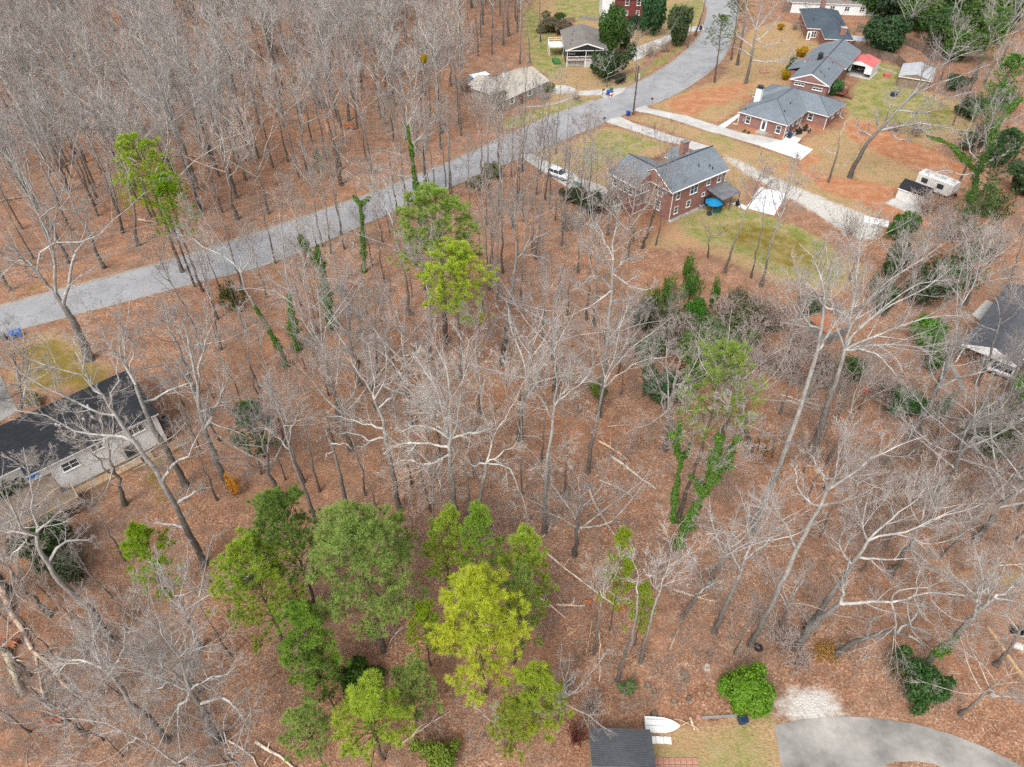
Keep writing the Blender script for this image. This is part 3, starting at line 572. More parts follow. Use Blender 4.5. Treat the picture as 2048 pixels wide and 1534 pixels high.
door(C_, 8.0, 7.5, 'E', .6); window(C_, 8.0, 3.5, 'E', 1.4, 1.2, 1.1, 2)
dk = MB(); dk.box(8.05, 11.3, 5.0, 8.6, .75, .85)
for k in range(18): dk.box(8.05, 11.3, 5.0 + k * .2, 5.17 + k * .2, .853, .88)
for x, y in ((8.2, 5.1), (11.2, 5.1), (11.2, 8.5), (8.2, 8.5)): dk.box(x - .05, x + .05, y - .05, y + .05, 0, 1.75)
dk.box(8.2, 11.2, 8.48, 8.54, 1.65, 1.75); dk.box(11.15, 11.25, 6.3, 8.5, 1.65, 1.75)
for k in range(5): dk.box(11.35 + k * .28, 11.6 + k * .28, 5.1, 6.2, .7 - k * .15, .76 - k * .15)
for y in (5.1, 6.2): dk.tube([(11.3, y, 1.7), (12.9, y, .9)], .04, 5); dk.tube([(12.85, y, 0), (12.85, y, .95)], .04, 5)
dk.build('deck', 'wood_red', C_)

# --- D: dark slate roofed brick house
D = house('brick_house', 1655, 60.6, 3, -10, 'brick house with dark slate blue roof and two brick chimneys')
mb = MB(); mb.box(-1.2, 4.8, -6.4, 17.5, 0, 2.85); mb.box(-4.4, -1.21, 1.2, 17.0, 0, 2.84); mb.build('wall', 'brick', D)
rf = MB(); roof_block(rf, -1.6, 5.2, -6.9, 12, 3.0, .46, 'y', True, True); roof_block(rf, -4.9, 5.25, .8, 18, 3.02, .36, 'y', True, True)
roof = rf.build('roof', ['shingle_slate', 'white', 'siding'], D); chimney(roof, 2.6, -5.0, 3, 5.2, 1.3, .9, 'brick', 'concrete_pale'); chimney(roof, .4, 15, 3.4, 6.2, 1.2, .8, 'brick', 'concrete_pale')
for vx, vy in ((2.8, 6), (3.4, 3), (-3, 5)): vent(roof, vx, vy, 4.0, .3)
window(D, .9, -6.4, 'S', .9, .9, 1.2); window(D, -2.8, 1.2, 'S', .9, 1.1, 1.3, 2); door(D, -3.9, 1.2, 'S', .1, .8)
lean = MB(); lean.add([(4.9, -4.5, 2.4), (9.2, -4.2, 2.1), (9.2, -.4, 2.1), (4.9, -.6, 2.4), (4.9, -4.5, 2.3), (9.2, -4.2, 2.0), (9.2, -.4, 2.0), (4.9, -.6, 2.3)], [(0, 1, 2, 3), (7, 6, 5, 4), (0, 4, 5, 1), (1, 5, 6, 2), (2, 6, 7, 3), (3, 7, 4, 0)])
for x, y in ((9.0, -4.0), (9.0, -.6)): lean.box(x - .06, x + .06, y - .06, y + .06, 0, 2.0)
lean.build('patio_cover', 'metal', D)
rd = MB(); rd.box(4.85, 5.6, 5.5, 11.5, 1.2, 1.5); [rd.box(5.5, 5.6, 5.5 + k * 1.5, 5.6 + k * 1.5, 0, 1.2) for k in range(5)]; rd.build('handrail', 'wood_red', D)
K = house('distant_house', 1600, 8, 2.4, -8, 'white walled house with brown grey roof beyond the slate roofed house')
mb = MB(); mb.box(-2, 21, .4, 9, 0, 2.7); mb.build('wall', 'siding', K); rf = MB(); roof_block(rf, -2.5, 21.5, 0, 9.5, 2.8, .42, 'x'); rf.build('roof', ['shingle_brown', 'white', 'siding'], K)
for x in (9, 13, 17): window(K, x, .4, 'S', 1, 1.2, 1.1, 2)
chimney(K, 12, 1.5, 2.6, 4.4, .9, .7, 'brick')
P_ = house('privacy_fence', 1565, 24, 0, -7, 'tall brown plank fence beside the far street bend', 'fence')
f = MB(); [f.box(k * .22, k * .22 + .2, 0, .04, 0, 2.6 + .05 * (k % 3)) for k in range(60)]; f.build('plank_panel', 'fence_wood', P_)
[MB().box(k * 2.6, k * 2.6 + .12, .05, .17, 0, 2.7).build('fence_post', 'wood_grey', P_) for k in range(6)]

# --- E: beige house beside the road
E_ = house('beige_house', 1012.7, 199, 2.5, 49.0, 'low beige brick house with sand coloured roof beside the road')
mb = MB(); mb.box(.4, 14, .4, 9.6, 0, 2.4); mb.build('wall', 'brick_beige', E_)
rf = MB(); roof_block(rf, 0, 14.4, 0, 10.2, 2.5, .36, 'x', False, False); roof_block(rf, 1.0, 7.5, 5.5, 12.0, 2.52, .34, 'y'); rf.build('roof', ['shingle_beige', 'white', 'siding'], E_)
for x in (2.2, 8.1, 11.2): window(E_, x, .4, 'S', 1.0, .8, 1.1, 1, 2, 'siding'); [MB().box(x + s * .72 - .17, x + s * .72 + .17, .33, .39, .95, 2.15).build('shutter', 'siding', E_) for s in (-1, 1)]
door(E_, 5.2, .4, 'S', .1, .9, 2.0, 'wood_red', False); window(E_, 14, 4, 'E', 1, .9, 1.1); window(E_, .4, 4, 'W', 1, .9, 1.1)
chimney(E_, 6.5, 6.2, 3.5, 4.9, .6, .6, 'siding')

# --- F: brown roofed house with dark porch
Fh = house('porch_house', 1131, 101, 3.9, 2, 'brown roofed house with dark screened porch over a white basement')
mb = MB(); mb.box(.5, 9.2, 3.0, 14.5, 0, 3.75); mb.build('wall', 'dark_metal', Fh)
mb = MB(); mb.box(4.6, 9.3, .3, 3.0, 0, 1.45); mb.box(.6, 4.6, 1.2, 3.0, 0, 1.4); mb.build('basement_wall', 'block_white', Fh)
rf = MB(); roof_block(rf, 0, 10.0, 0, 15, 3.9, .3, 'y'); roof_block(rf, 9.0, 14.5, 6, 12.5, 3.6, .3, 'x'); rf.build('roof', ['shingle_brown', 'white', 'black'], Fh)
tr = MB(); gable_trim(tr, 0, 10.0, -.002, 3.9, .3); tr.build('fascia', 'white', Fh)
pc = MB(); pc.box(.4, 9.4, .2, 3.0, 1.5, 1.62); pc.build('porch_floor', 'wood_grey', Fh)
[MB().box(x - .07, x + .07, .2, .34, 0, 3.75).build('post', 'white', Fh) for x in (.5, 4.9, 9.3)]
ra = MB(); ra.box(.5, 9.3, .22, .3, 2.4, 2.48); ra.box(.5, 9.3, .22, .3, 1.62, 1.72); [ra.box(.6 + k * .25, .63 + k * .25, .24, .27, 1.72, 2.4) for k in range(35)]; ra.build('railing', 'white', Fh)
sd = MB(); sd.box(-3.2, .3, 7.5, 11.5, 2.2, 2.32); [sd.box(x, x + .1, y, y + .1, 0, 3.3) for x in (-3.2, .2) for y in (7.5, 11.4)]
for z in (3.2, 2.75): sd.box(-3.2, .3, 7.5, 7.56, z, z + .08); sd.box(-3.2, -3.14, 7.5, 11.5, z, z + .08); sd.box(-3.2, .3, 11.44, 11.5, z, z + .08)
sd.build('side_deck', 'white', Fh); window(Fh, 1.9, 3.0, 'S', 2.2, 1.2, 1.2, 2); window(Fh, 6.6, 3.0, 'S', 1.9, 1.6, 1.6, 2, 1)
for vx, vy in ((2, 5), (2.4, 9), (3, 10.5), (1.4, 3)): vent(Fh, vx, vy, 3.9 + .3 * vx, .25)
# --- G: red brick two storey at the top edge
G = house('brick_house', 1228.9, 42.2, 0, 0, 'tall red brick house with four white windows at the edge of the lawn')
mb = MB(); mb.box(0, 8.2, 0, 10, 0, 5.6); mb.build('wall', 'brick_red', G); mb = MB(); mb.box(-3.4, -.002, 2.5, 10, 0, 4.6); mb.build('side_wing', 'siding', G)
rf = MB(); roof_block(rf, -.4, 8.6, -.4, 10.4, 5.8, .45, 'y'); rf.build('roof', ['shingle_brown', 'white', 'siding'], G)
for x in (3.0, 6.1): window(G, x, 0, 'S', 4.0, .9, 1.35); window(G, x, 0, 'S', 1.6, .8, .95)
door(G, -1.8, 2.5, 'S', .1, .95, 2.1, 'white', False)


# --- H: white sided house with dark roof and deck
a_h = R(41.5); p_h = W(316.9, 826.6, 5)
Hh = empty('white_house', (p_h.x - 16 * math.cos(a_h), p_h.y - 16 * math.sin(a_h), 0), a_h, 'white sided house with near black shingle roof and wooden back deck', 'house')
mb = MB(); mb.box(4.6, 15.7, .35, 9.0, .7, 4.86); mb.box(-6, 4.59, 2.9, 9.0, .7, 4.85); mb.build('wall', 'siding', Hh)
mb = MB(); mb.box(4.7, 15.6, .42, 8.9, 0, .7); mb.box(-6, 4.6, 3.0, 8.9, 0, .7); mb.build('basement_wall', 'wood_tan', Hh)
rf = MB(); roof_block(rf, 2.6, 16, 0, 9.4, 5.0, .2, 'x'); roof_block(rf, -6.5, 2.61, 1.7, 9.39, 5.0, .2, 'x'); roof = rf.build('roof', ['shingle_dark', 'white', 'siding'], Hh)
for vx, vy in ((7.2, 4.4), (7.4, 4.0), (10.6, 5.0), (9.6, 3.5), (10.4, 3.3)): vent(roof, vx, vy, 5 + .2 * min(vy, 9.4 - vy), .16, .075, 'metal')
window(Hh, 6.4, .35, 'S', 3.1, 1.5, 1.0, 2, 2); window(Hh, 9.3, .35, 'S', 3.9, 1.0, .6, 2, 1); window(Hh, 13.3, .35, 'S', 3.6, 1.6, .8, 3, 1); window(Hh, 15.7, 5, 'E', 3.1, 1.0, 1.1)
door(Hh, 12.0, .35, 'S', .6, 1.7, 2.1, 'concrete_pale'); door(Hh, 3.0, 2.9, 'S', 2.0, 1.0, 2.1, 'sky_blue_plastic', False)
lg = MB(); lg.box(4.6, 12.4, -.75, .34, .28, .38); lg.box(4.6, 12.4, -.75, -.68, 0, .28); [lg.box(x, x + .06, -.76, .33, .382, .42) for x in (5.4, 7.1, 8.2, 10.1)]; lg.build('timber_ledge', 'wood_tan', Hh)
dk = MB(); dk.box(-1.5, 5.6, -3.4, -.76, 1.5, 1.6); [dk.box(-1.5, 5.6, -3.4 + k * .22, -3.4 + k * .22 + .2, 1.602, 1.63) for k in range(12)]; dk.box(-1.5, 4.55, -.76, 2.88, 1.5, 1.62)
for x in (-1.4, 2, 5.5):
    for y in (-3.35, -.85): dk.box(x - .06, x + .06, y - .06, y + .06, 0, 2.55)
dk.build('deck', 'wood_grey', Hh)
ra = MB(); ra.box(-1.5, 5.6, -3.42, -3.3, 2.5, 2.56); ra.box(5.5, 5.62, -3.3, -.8, 2.5, 2.56); ra.box(3.2, 5.6, -.84, -.76, 2.45, 2.5); [ra.box(-1.5 + k * .3, -1.45 + k * .3, -3.38, -3.34, 1.63, 2.5) for k in range(24)]; ra.build('railing', 'wood_tan', Hh)
wl = MB(); wl.box(11.2, 17.5, -1.25, -1.05, 0, .35); wl.box(12.6, 13.6, -1.05, .3, 0, .3); wl.build('low_wall', 'wood_tan', Hh)

# --- I: dark roofed house with white gable, right edge
a_i = R(-43.6); Ih = house('white_gable_house', 1923.3, 688.2, 3.0, -43.6, 'dark roofed house with broad white gable over a parked white car')
mb = MB(); mb.box(.5, 6.2, 3.2, 17, 0, 2.85); mb.build('wall', 'brick_clay', Ih)
rf = MB(); roof_block(rf, 0, 6.7, 0, 18, 3.0, .38, 'y'); roof_block(rf, 6.0, 13.0, 2, 18, 2.98, .38, 'y'); rf.build('roof', ['shingle_grey', 'white', 'siding'], Ih)
[MB().box(x - .07, x + .07, .2, .34, 0, 2.83).build('post', 'white', Ih) for x in (.4, 6.3)]
tr = MB(); gable_trim(tr, 0, 6.7, -.003, 3.0, .38, .25); tr.build('fascia', 'white', Ih)
# --- barn shaped shed beside the camper
S1 = house('garden_shed', 1798, 372, 2.4, -47.5, 'white shed with rounded black shingle roof standing against the camper', 'shed')
sec = lambda x: [(x, 0, 2.0), (x, .5, 2.75), (x, 1.35, 3.25), (x, 1.6, 3.27), (x, 2.4, 2.85), (x, 2.9, 2.0)]
mb = MB(); mb.box(.1, 4.6, .1, 2.8, 0, 2.02); mb.loft([[(x, y * .94 + .08, z - .08) for _, y, z in sec(0)] for x in (.1, 4.6)]); mb.build('wall', 'camper_white', S1)
rf = MB(); rf.loft([sec(0), sec(4.7)], cap=False); o = rf.build('roof', 'shingle_dark', S1)
tr = MB(); tr.box(0, 4.7, -.05, -.002, 1.9, 2.06); tr.build('fascia', 'white', S1); door(S1, 2.6, .1, 'S', .05, 1.4, 1.85, 'siding', False)
pd = MB(); pd.prism([(-.3, -2.6), (5.2, -2.9), (5.4, -.1), (-.2, -.1)], 0, .12); pd.build('slab', 'concrete_pale', S1)
cp = house('camper_trailer', 1838.5, 344, 2.7, -52.0, 'long white camper trailer with flat roof vents behind the black roofed shed', 'camper')
mb = MB(); mb.loft([[(x, y, z) for x, y, z in ((sx, 0, .5 + sh), (sx, 2.4, .5 + sh), (sx, 2.4, 2.55), (sx, 2.2, 2.72), (sx, .2, 2.72), (sx, 0, 2.55))] for sx, sh in ((0, .4), (.4, 0), (5.9, 0), (6.3, .5))]); mb.build('body', 'camper_white', cp)
mb = MB(); [mb.box(x, x + .5, y, y + .5, 2.723, 2.86) for x, y in ((.7, .9), (2.5, .6), (5.2, 1.2))]; mb.box(3.4, 4.3, .7, 1.3, 2.723, 2.95); mb.build('roof_vent', 'metal', cp)
for x in (1.4, 4.2): window(cp, x, 0, 'S', 1.4, .9, .6, 1, 1, 'dark_metal', sill=False)
window(cp, 6.2, 1.2, 'E', 1.5, 1.2, .5, 1, 1, 'dark_metal', sill=False); mb = MB(); [mb.tube([(x, y, .36), (x, y + .2, .36)], .36, 14) for x in (2.7, 3.6) for y in (.02, 2.18)]; mb.build('wheel', 'black', cp)
mb = MB(); mb.tube([(6.2, 1.2, .5), (7.3, 1.2, .5)], .06, 6); mb.box(6.5, 6.9, 1.0, 1.4, .56, .95); mb.build('tow_bar', 'black', cp)
# --- roofed shed at the bottom edge
S2 = empty('garden_shed', (5.75, 15.9, 0), R(-2.0), 'black shingle roofed shed at the bottom edge beside the boat', 'shed')
mb = MB(); mb.box(.15, 4.55, .1, 6.0, 0, 2.6); mb.build('wall', 'wood_tan', S2); rf = MB(); roof_block(rf, 0, 4.75, -.1, 6.25, 2.8, .36, 'x'); rf.build('roof', ['shingle_grey', 'black', 'wood_tan'], S2); window(S2, 4.55, 3, 'E', 1, .8, .8)
# --- red roofed metal carport
cx_ = house('metal_carport', 1692.9, 124.8, 2.5, -37, 'open metal carport with pinkish red roof sheltering a grey truck', 'carport')
rf = MB(); roof_block(rf, 0, 6.0, 0, 6.2, 2.5, .27, 'y', th=.06); rf.build('roof', ['red_roof', 'siding', 'siding'], cx_)
mb = MB(); mb.box(.05, .1, .1, 6.1, 0, 2.43); mb.box(5.9, 5.95, .1, 6.1, 0, 2.43); mb.box(.12, 5.88, 6.02, 6.08, 0, 2.43); mb.box(.11, 1.4, .05, .1, .9, 2.43); mb.box(4.4, 5.89, .05, .1, .9, 2.43); mb.build('side_panel', 'siding', cx_)
mb = MB(); mb.prism([(-.2, -.4), (6.2, -.4), (6.2, 6.2), (-.2, 6.2)], 0, .06); mb.build('slab', 'concrete_pale', cx_)
# --- pale roofed outbuilding
ob = house('outbuilding', 1797, 152, 2.3, -28, 'outbuilding with pale blue grey sheet roof against the wooden fence', 'outbuilding')
mb = MB(); mb.box(.3, 6.6, .3, 8.5, 0, 2.2); mb.build('wall', 'wood_grey', ob); rf = MB(); roof_block(rf, 0, 7, 0, 9, 2.3, .26, 'y'); rf.build('roof', ['metal', 'white', 'wood_grey'], ob)
# --- ruined little store in the brush
rn = house('stone_hut', 1652, 690, 0, 32, 'low cinder block hut with rusty leaf covered roof in the brush', 'hut')
mb = MB(); mb.box(0, 3.4, 0, .25, 0, 1.7); mb.box(0, .25, .26, 3.2, 0, 1.7); mb.box(3.15, 3.4, .26, 3.2, 0, 1.7); mb.box(.26, 3.14, 3.0, 3.2, 0, 1.7); mb.box(3.41, 4.9, .2, .45, 0, 1.0); mb.box(-1.6, -.01, 1, 1.25, 0, .9); mb.build('wall', 'cinder', rn)
mb = MB(); mb.add([(-.3, .1, 1.85), (3.6, .1, 1.7), (3.7, 3.5, 2.1), (-.2, 3.5, 2.2), (-.3, .1, 1.72), (3.6, .1, 1.6), (3.7, 3.5, 2.0), (-.2, 3.5, 2.1)], [(0, 1, 2, 3), (7, 6, 5, 4), (0, 4, 5, 1), (1, 5, 6, 2), (2, 6, 7, 3), (3, 7, 4, 0)]); mb.build('roof', 'root_clay', rn)

# ------------------------------------------------------------ fences and walls
def fence(name, px, h, label, mat, cat='fence', post=2.4, z=0.0):
    pts = [Vector((*q, 0)) for q in XY(px)]; o = pts[0]; root = empty(name, o, 0, label, cat); pn = MB(); pm = []
    for a, b in zip(pts[:-1], pts[1:]):
        L = (b - a).length; d = (b - a) / L; n = Vector((-d.y, d.x, 0)); k = int(L / .3); 
        for i in range(k):
            p = a + d * (i * L / k) - o; q = p + d * (L / k - .02); hh = h * (1 + .03 * math.sin(i * 2.3))
            pn.prism([(p.x, p.y), (q.x, q.y), (q.x + n.x * .04, q.y + n.y * .04), (p.x + n.x * .04, p.y + n.y * .04)], .03, hh)
        for i in range(max(1, int(L / post))): pm.append(a + d * (i * post) - o + n * .12)
    pn.build('plank_panel', mat, root)
    for p in pm: m = MB(); m.box(p.x - .05, p.x + .05, p.y - .05, p.y + .05, 0, h + .08); m.build('fence_post', mat, root)
    return root
fence('wooden_fence', [(1700, 98), (1740, 112), (1790, 126), (1806, 140)], 1.9, 'brown plank fence behind the red roofed carport', 'fence_wood')
fence('wooden_fence', [(1712, 62), (1760, 72), (1805, 88), (1845, 104), (1868, 128)], 1.9, 'weathered plank fence curving along the evergreen thicket', 'fence_wood')
fence('wooden_fence', [(1708, 92), (1706, 72)], 1.8, 'short pale fence panel beside the slate roofed house', 'wood_tan')
def low_wall(name, px, w, h, mat, label, cat):
    c = XY(px); o = c[0]; m = MB()
    for (x0, y0), (x1, y1) in zip(c[:-1], c[1:]):
        L = math.hypot(x1 - x0, y1 - y0); nx, ny = -(y1 - y0) / L * w / 2, (x1 - x0) / L * w / 2
        m.prism([(x0 + nx - o[0], y0 + ny - o[1]), (x1 + nx - o[0], y1 + ny - o[1]), (x1 - nx - o[0], y1 - ny - o[1]), (x0 - nx - o[0], y0 - ny - o[1])], 0, h)
    ob = m.build(name, mat, loc=(o[0], o[1], 0)); tag(ob, label, cat); return ob
low_wall('retaining_wall', [(1122, 47), (1150, 44)], .4, 1.3, 'wood_grey', 'dark timber retaining wall behind the porch house', 'wall')
low_wall('retaining_wall', [(1160, 38), (1190, 41), (1228, 42)], .4, .8, 'cinder', 'low grey wall leading to the tall red brick house', 'wall')
low_wall('concrete_edging', [(1402, 1436), (1474, 1432)], .18, .16, 'concrete_grey', 'thin concrete edging strip between the lawn and the fallen leaves', 'edging')
low_wall('timber_edging', [(1974, 1257), (1992, 1282), (2012, 1312), (2034, 1342), (2060, 1372)], .28, .28, 'cut_wood', 'line of pale cut logs edging the clearing', 'edging')

# ------------------------------------------------------------ small things
def thing(name, px, py, rz, label, cat, group=None):
    p = W(px, py); return empty(name, (p.x, p.y, 0), R(rz), label, cat, group)
def car(px, py, rz, label, paint, name='parked_car', van=False, L=4.5, wd=1.8, z=0.0):
    c = thing(name, px, py, rz, label, 'car'); c.location.z = z; h = .95 if not van else 1.1
    def ring(x, w, z0, z1): return [(x, -w, z0), (x, w, z0), (x, w, z1 * .8 + z0 * .2), (x, w * .92, z1), (x, -w * .92, z1), (x, -w, z1 * .8 + z0 * .2)]
    b = MB(); hw = wd / 2; b.loft([ring(-L / 2, hw * .86, .45, h * .84), ring(-L / 2 + .25, hw * .97, .3, h * .97), ring(-L * .2, hw, .28, h), ring(L * .18, hw, .28, h * .98), ring(L / 2 - .4, hw * .97, .3, h * .86), ring(L / 2, hw * .82, .42, h * .68)]); b.build('body', paint, c, True)
    k = MB(); t = h + .55; x0, x1 = (-L * .42, L * .16) if not van else (-L * .47, L * .26)
    k.loft([[(x0, -hw * .9, h * .96), (x0, hw * .9, h * .96), (x0 + .02, hw * .9, h * .99), (x0 + .02, -hw * .9, h * .99)], [(x0, -hw * .9, h * .99), (x0, hw * .9, h * .99), (x1, hw * .9, h * .99), (x1, -hw * .9, h * .99)][:4]], cap=False)
    g = MB(); g.add([(x0, -hw * .9, h * .95), (x0, hw * .9, h * .95), (x1 + .35, hw * .88, h * .95), (x1 + .35, -hw * .88, h * .95), (x0 + .3, -hw * .72, t), (x0 + .3, hw * .72, t), (x1 - .35, hw * .72, t), (x1 - .35, -hw * .72, t)], [(0, 1, 5, 4), (1, 2, 6, 5), (2, 3, 7, 6), (3, 0, 4, 7)]); g.build('window', 'glass', c)
    r = MB(); r.loft([[(x0 + .27, -hw * .74, t - .02), (x0 + .27, hw * .74, t - .02), (x1 - .32, hw * .74, t - .02), (x1 - .32, -hw * .74, t - .02)], [(x0 + .4, -hw * .66, t + .05), (x0 + .4, hw * .66, t + .05), (x1 - .5, hw * .66, t + .05), (x1 - .5, -hw * .66, t + .05)]])
    for s in (-1, 1):
        for xa in ((x0 + x1) / 2 - .05, x1 - .3): r.tube([(xa, s * hw * .89, h * .95), (xa - .05, s * hw * .74, t)], .05, 4)
    r.build('roof_panel', paint, c)
    for x in (-L * .3, L * .31):
        for s in (-1, 1):
            w = MB(); w.tube([(x, s * (hw - .16), .34), (x, s * (hw + .03), .34)], .34, 16); w.build('wheel', 'black', c); q = MB(); q.tube([(x, s * (hw + .031), .34), (x, s * (hw + .05), .34)], .2, 12); q.build('hubcap', 'metal', bpy.data.objects[c.children[-1].name])
    for s in (-1, 1): q = MB(); q.box(L / 2 - .12, L / 2 + .01, s * hw * .62 - .17, s * hw * .62 + .17, h * .5, h * .64); q.build('headlight', 'siding', c); q = MB(); q.box(-L / 2 - .01, -L / 2 + .1, s * hw * .66 - .13, s * hw * .66 + .13, h * .6, h * .78); q.build('tail_light', 'red_paint', c)
    return c
car(2013, 752, -38, 'white car parked beneath the broad white gable', 'car_white', z=0.02, L=4.8, wd=1.9)
car(1117, 354, -37, 'white car on the gravel drive left of the awning house, behind bare trees', 'car_white', z=.04, L=4.4)
c = car(1718, 138, -68 + 180 + 180, 'dark grey truck under the pinkish red carport roof', 'car_grey', z=.06, van=True, L=4.6); c.rotation_euler.z = R(-102)
def cart(px, py, rz, label, mat, group, tip=False, z=.02):
    c = thing('wheeled_bin', px, py, rz, label, 'bin', group); c.location.z = z
    b = MB(); b.loft([[(x * s, y * s2, zz) for x, y in ((-1, -1), (1, -1), (1, 1), (-1, 1))] for s, s2, zz in ((.24, .28, .06), (.3, .36, .95))]); b.build('body', mat, c)
    l = MB(); l.loft([[(x * s, y * s2, zz) for x, y in ((-1, -1), (1, -1), (1, 1), (-1, 1))] for s, s2, zz in ((.33, .4, .952), (.32, .38, 1.0), (.2, .26, 1.07))]); l.tube([(-.25, .42, .9), (.25, .42, .9)], .03, 6); l.build('lid', mat, c)
    for s in (-1, 1): w = MB(); w.tube([(s * .27, .3, .12), (s * .34, .3, .12)], .12, 10); w.build('wheel', 'black', c)
    if tip: c.rotation_euler.x = R(-82); c.location.z = .3
    return c
GB = 'wheeled bins put out along the street'
cart(1256, 232, 30, 'blue wheeled bin at the road edge beside the wooden utility pole', 'blue_plastic', GB); cart(1216, 190, 30, 'blue wheeled bin beside the green one at the beige house drive', 'blue_plastic', GB)
cart(1222, 185, 30, 'dark green wheeled bin beside the beige house drive', 'green_plastic', GB); cart(27, 676, 22, 'blue wheeled bin beside its twin at the kerb, nearer the grey one', 'sky_blue_plastic', GB); cart(41, 672, 22, 'blue wheeled bin at the kerb, farther of the blue pair from the grey one', 'sky_blue_plastic', GB); cart(10, 680, 26, 'grey wheeled bin next to the pair of blue bins', 'grey_plastic', GB)
cart(1401, 60, 10, 'dark blue wheeled bin at the far drive mouth', 'navy', GB); cart(1578, 276, 15, 'dark bin at the patio corner of the hip roofed house', 'navy', GB)
def mailbox(px, py, rz, label, post='wood_grey'):
    c = thing('mailbox', px, py, rz, label, 'mailbox', 'mailboxes along the street'); b = MB(); b.box(-.05, .05, -.05, .05, 0, 1.1); b.box(-.05, .05, -.4, .05, .98, 1.06); b.build('post', post, c)
    b = MB(); b.loft([[(-.12, y, 1.12), (.12, y, 1.12), (.12, y, 1.25), (.07, y, 1.33), (-.07, y, 1.33), (-.12, y, 1.25)] for y in (-.5, .1)]); o = b.build('box', 'black', c); b = MB(); b.box(.122, .135, -.2, -.16, 1.2, 1.42); b.box(.122, .135, -.2, -.06, 1.36, 1.42); b.build('flag', 'red_paint', o)
mailbox(1209, 247, -50, 'black mailbox at the mouth of the drive beside the awning house'); mailbox(1304, 208, -50, 'black mailbox on wooden post at the hip roofed house drive', 'wood_tan'); mailbox(1205, 191, 130, 'black mailbox at the beige house drive mouth'); mailbox(1374, 62, 100, 'black mailbox at the far uphill drive mouth', 'wood_tan')
h = thing('ride_on_toy', 1222, 193, 20, 'small red and white toy car at the road edge by the bins', 'toy'); b = MB(); b.loft([[(x, -.25, .15), (x, .25, .15), (x, .25, zz), (x, -.25, zz)] for x, zz in ((-.5, .4), (-.2, .5), (.1, .42), (.5, .38))]); b.build('body', 'red_paint', h); [MB().tube([(x, s * .24, .14), (x, s * .34, .14)], .14, 10).build('wheel', 'white', h) for x in (-.32, .34) for s in (-1, 1)]; MB().box(-.3, 0, -.18, .18, .5, .72).build('seat', 'white', h)
# rowing boat
bt = empty('rowing_boat', (*W(1289, 1449)[:2], 0), R(-4), 'white upturned rowing boat with grooved hull beside the shed', 'boat')
secs = []
for x, w, k in ((0, .58, .5), (.8, .62, .52), (1.6, .58, .5), (2.2, .42, .46), (2.6, .22, .4), (2.85, .03, .33)):
    secs.append([(x, w * c, k * hgt + .02) for c, hgt in ((-1, 0), (-.97, .5), (-.8, .95), (-.3, 1), (0, 1.03), (.3, 1), (.8, .95), (.97, .5), (1, 0))])
b = MB(); b.loft(secs); b.build('hull', 'white', bt); b = MB(); [b.box(.02, 1.7, y - .012, y + .012, .54, .556) for y in (-.25, .25)]; b.build('keel_strip', 'grey_plastic', bt); b = MB(); b.box(-.05, -.004, -.56, .56, .02, .5); b.build('transom', 'metal', bt)
o_ = W(1304, 1476)
for k in range(5):
    b = MB(); b.box(0, .29, -.55, 0, 0, .05); q = b.build('vinyl_panel', 'white', loc=(o_.x + k * .31, o_.y + .12 - .012 * k, .0 + .055 * (k % 2)), rz=R(-3)); tag(q, 'short cream panel laid in a row beside the upturned boat', 'panel', 'cream panels beside the boat')
tp = thing('plastic_tub', 1484, 1443, 12, 'navy plastic tub standing at the end of the edging under the round bush', 'tub'); b = MB(); b.loft([[(.38 * c1 * s, .32 * c2 * s, z) for c1, c2 in ((-1, -.7), (-.7, -1), (.7, -1), (1, -.7), (1, .7), (.7, 1), (-.7, 1), (-1, .7))] for s, z in ((.85, 0), (1, .42))]); b.build('body', 'navy', tp); b = MB(); b.loft([[(.41 * c1 * s, .35 * c2 * s, z) for c1, c2 in ((-1, -.7), (-.7, -1), (.7, -1), (1, -.7), (1, .7), (.7, 1), (-.7, 1), (-1, .7))] for s, z in ((1, .423), (1, .47), (.7, .5))]); b.build('lid', 'navy', tp)
def block(name, px, py, dx, dy, dz, rz, mat, label, cat, group=None, z=0.0):
    p = W(px, py); m = MB(); k = .015; m.loft([[(x * (dx / 2 - i), y * (dy / 2 - i), zz) for x, y in ((-1, -1), (1, -1), (1, 1), (-1, 1))] for i, zz in ((0, 0), (0, dz - k), (k, dz))]); return tag(m.build(name, mat, loc=(p.x, p.y, z), rz=R(rz)), label, cat, group)
block('clay_slab', 1397, 1435, .32, .38, .1, 3, 'terracotta', 'square pink clay slab at the end of the thin edging', 'slab'); block('clay_slab', 1396, 1449, .2, .2, .08, 20, 'terracotta', 'small pink brick beside the short log on the lawn', 'brick')
tgx = 'pink square pavers set in a row beside the shed'
for r in range(3):
    for k in range(8):
        block('square_paver', 1309 + k * 11.5 + r * 1.5, 1522 + r * 14, .42, .46, .06, -3, 'terracotta', 'pink square paver, ' + ['first', 'second', 'third', 'fourth', 'fifth', 'sixth', 'seventh', 'eighth'][k] + ' from the black roofed shed in the ' + ['upper', 'middle', 'lower'][r] + ' row', 'paver', tgx)
block('white_slab', 2035, 1293, .75, .55, .25, -30, 'camper_white', 'white slab of rubble near the fire ring', 'slab'); block('rock', 1984, 1392, .42, .36, .25, 10, 'stone', 'single pale rock lying on the leaves by the fallen limbs', 'rock'); block('wooden_board', 2046, 1303, .7, .3, .1, 20, 'wood_tan', 'tan board beside the white slab', 'board')
fr = thing('fire_ring', 2032, 1263, 0, 'round charred metal fire ring in the clearing', 'fire pit'); b = MB(); n = 18
ring = lambda r, z: [(r * math.cos(2 * math.pi * j / n), r * math.sin(2 * math.pi * j / n), z) for j in range(n)]
b.loft([ring(.55, 0), ring(.55, .3), ring(.48, .3), ring(.48, .06), ring(.02, .05)], cap=False); b.build('ring', 'black', fr)
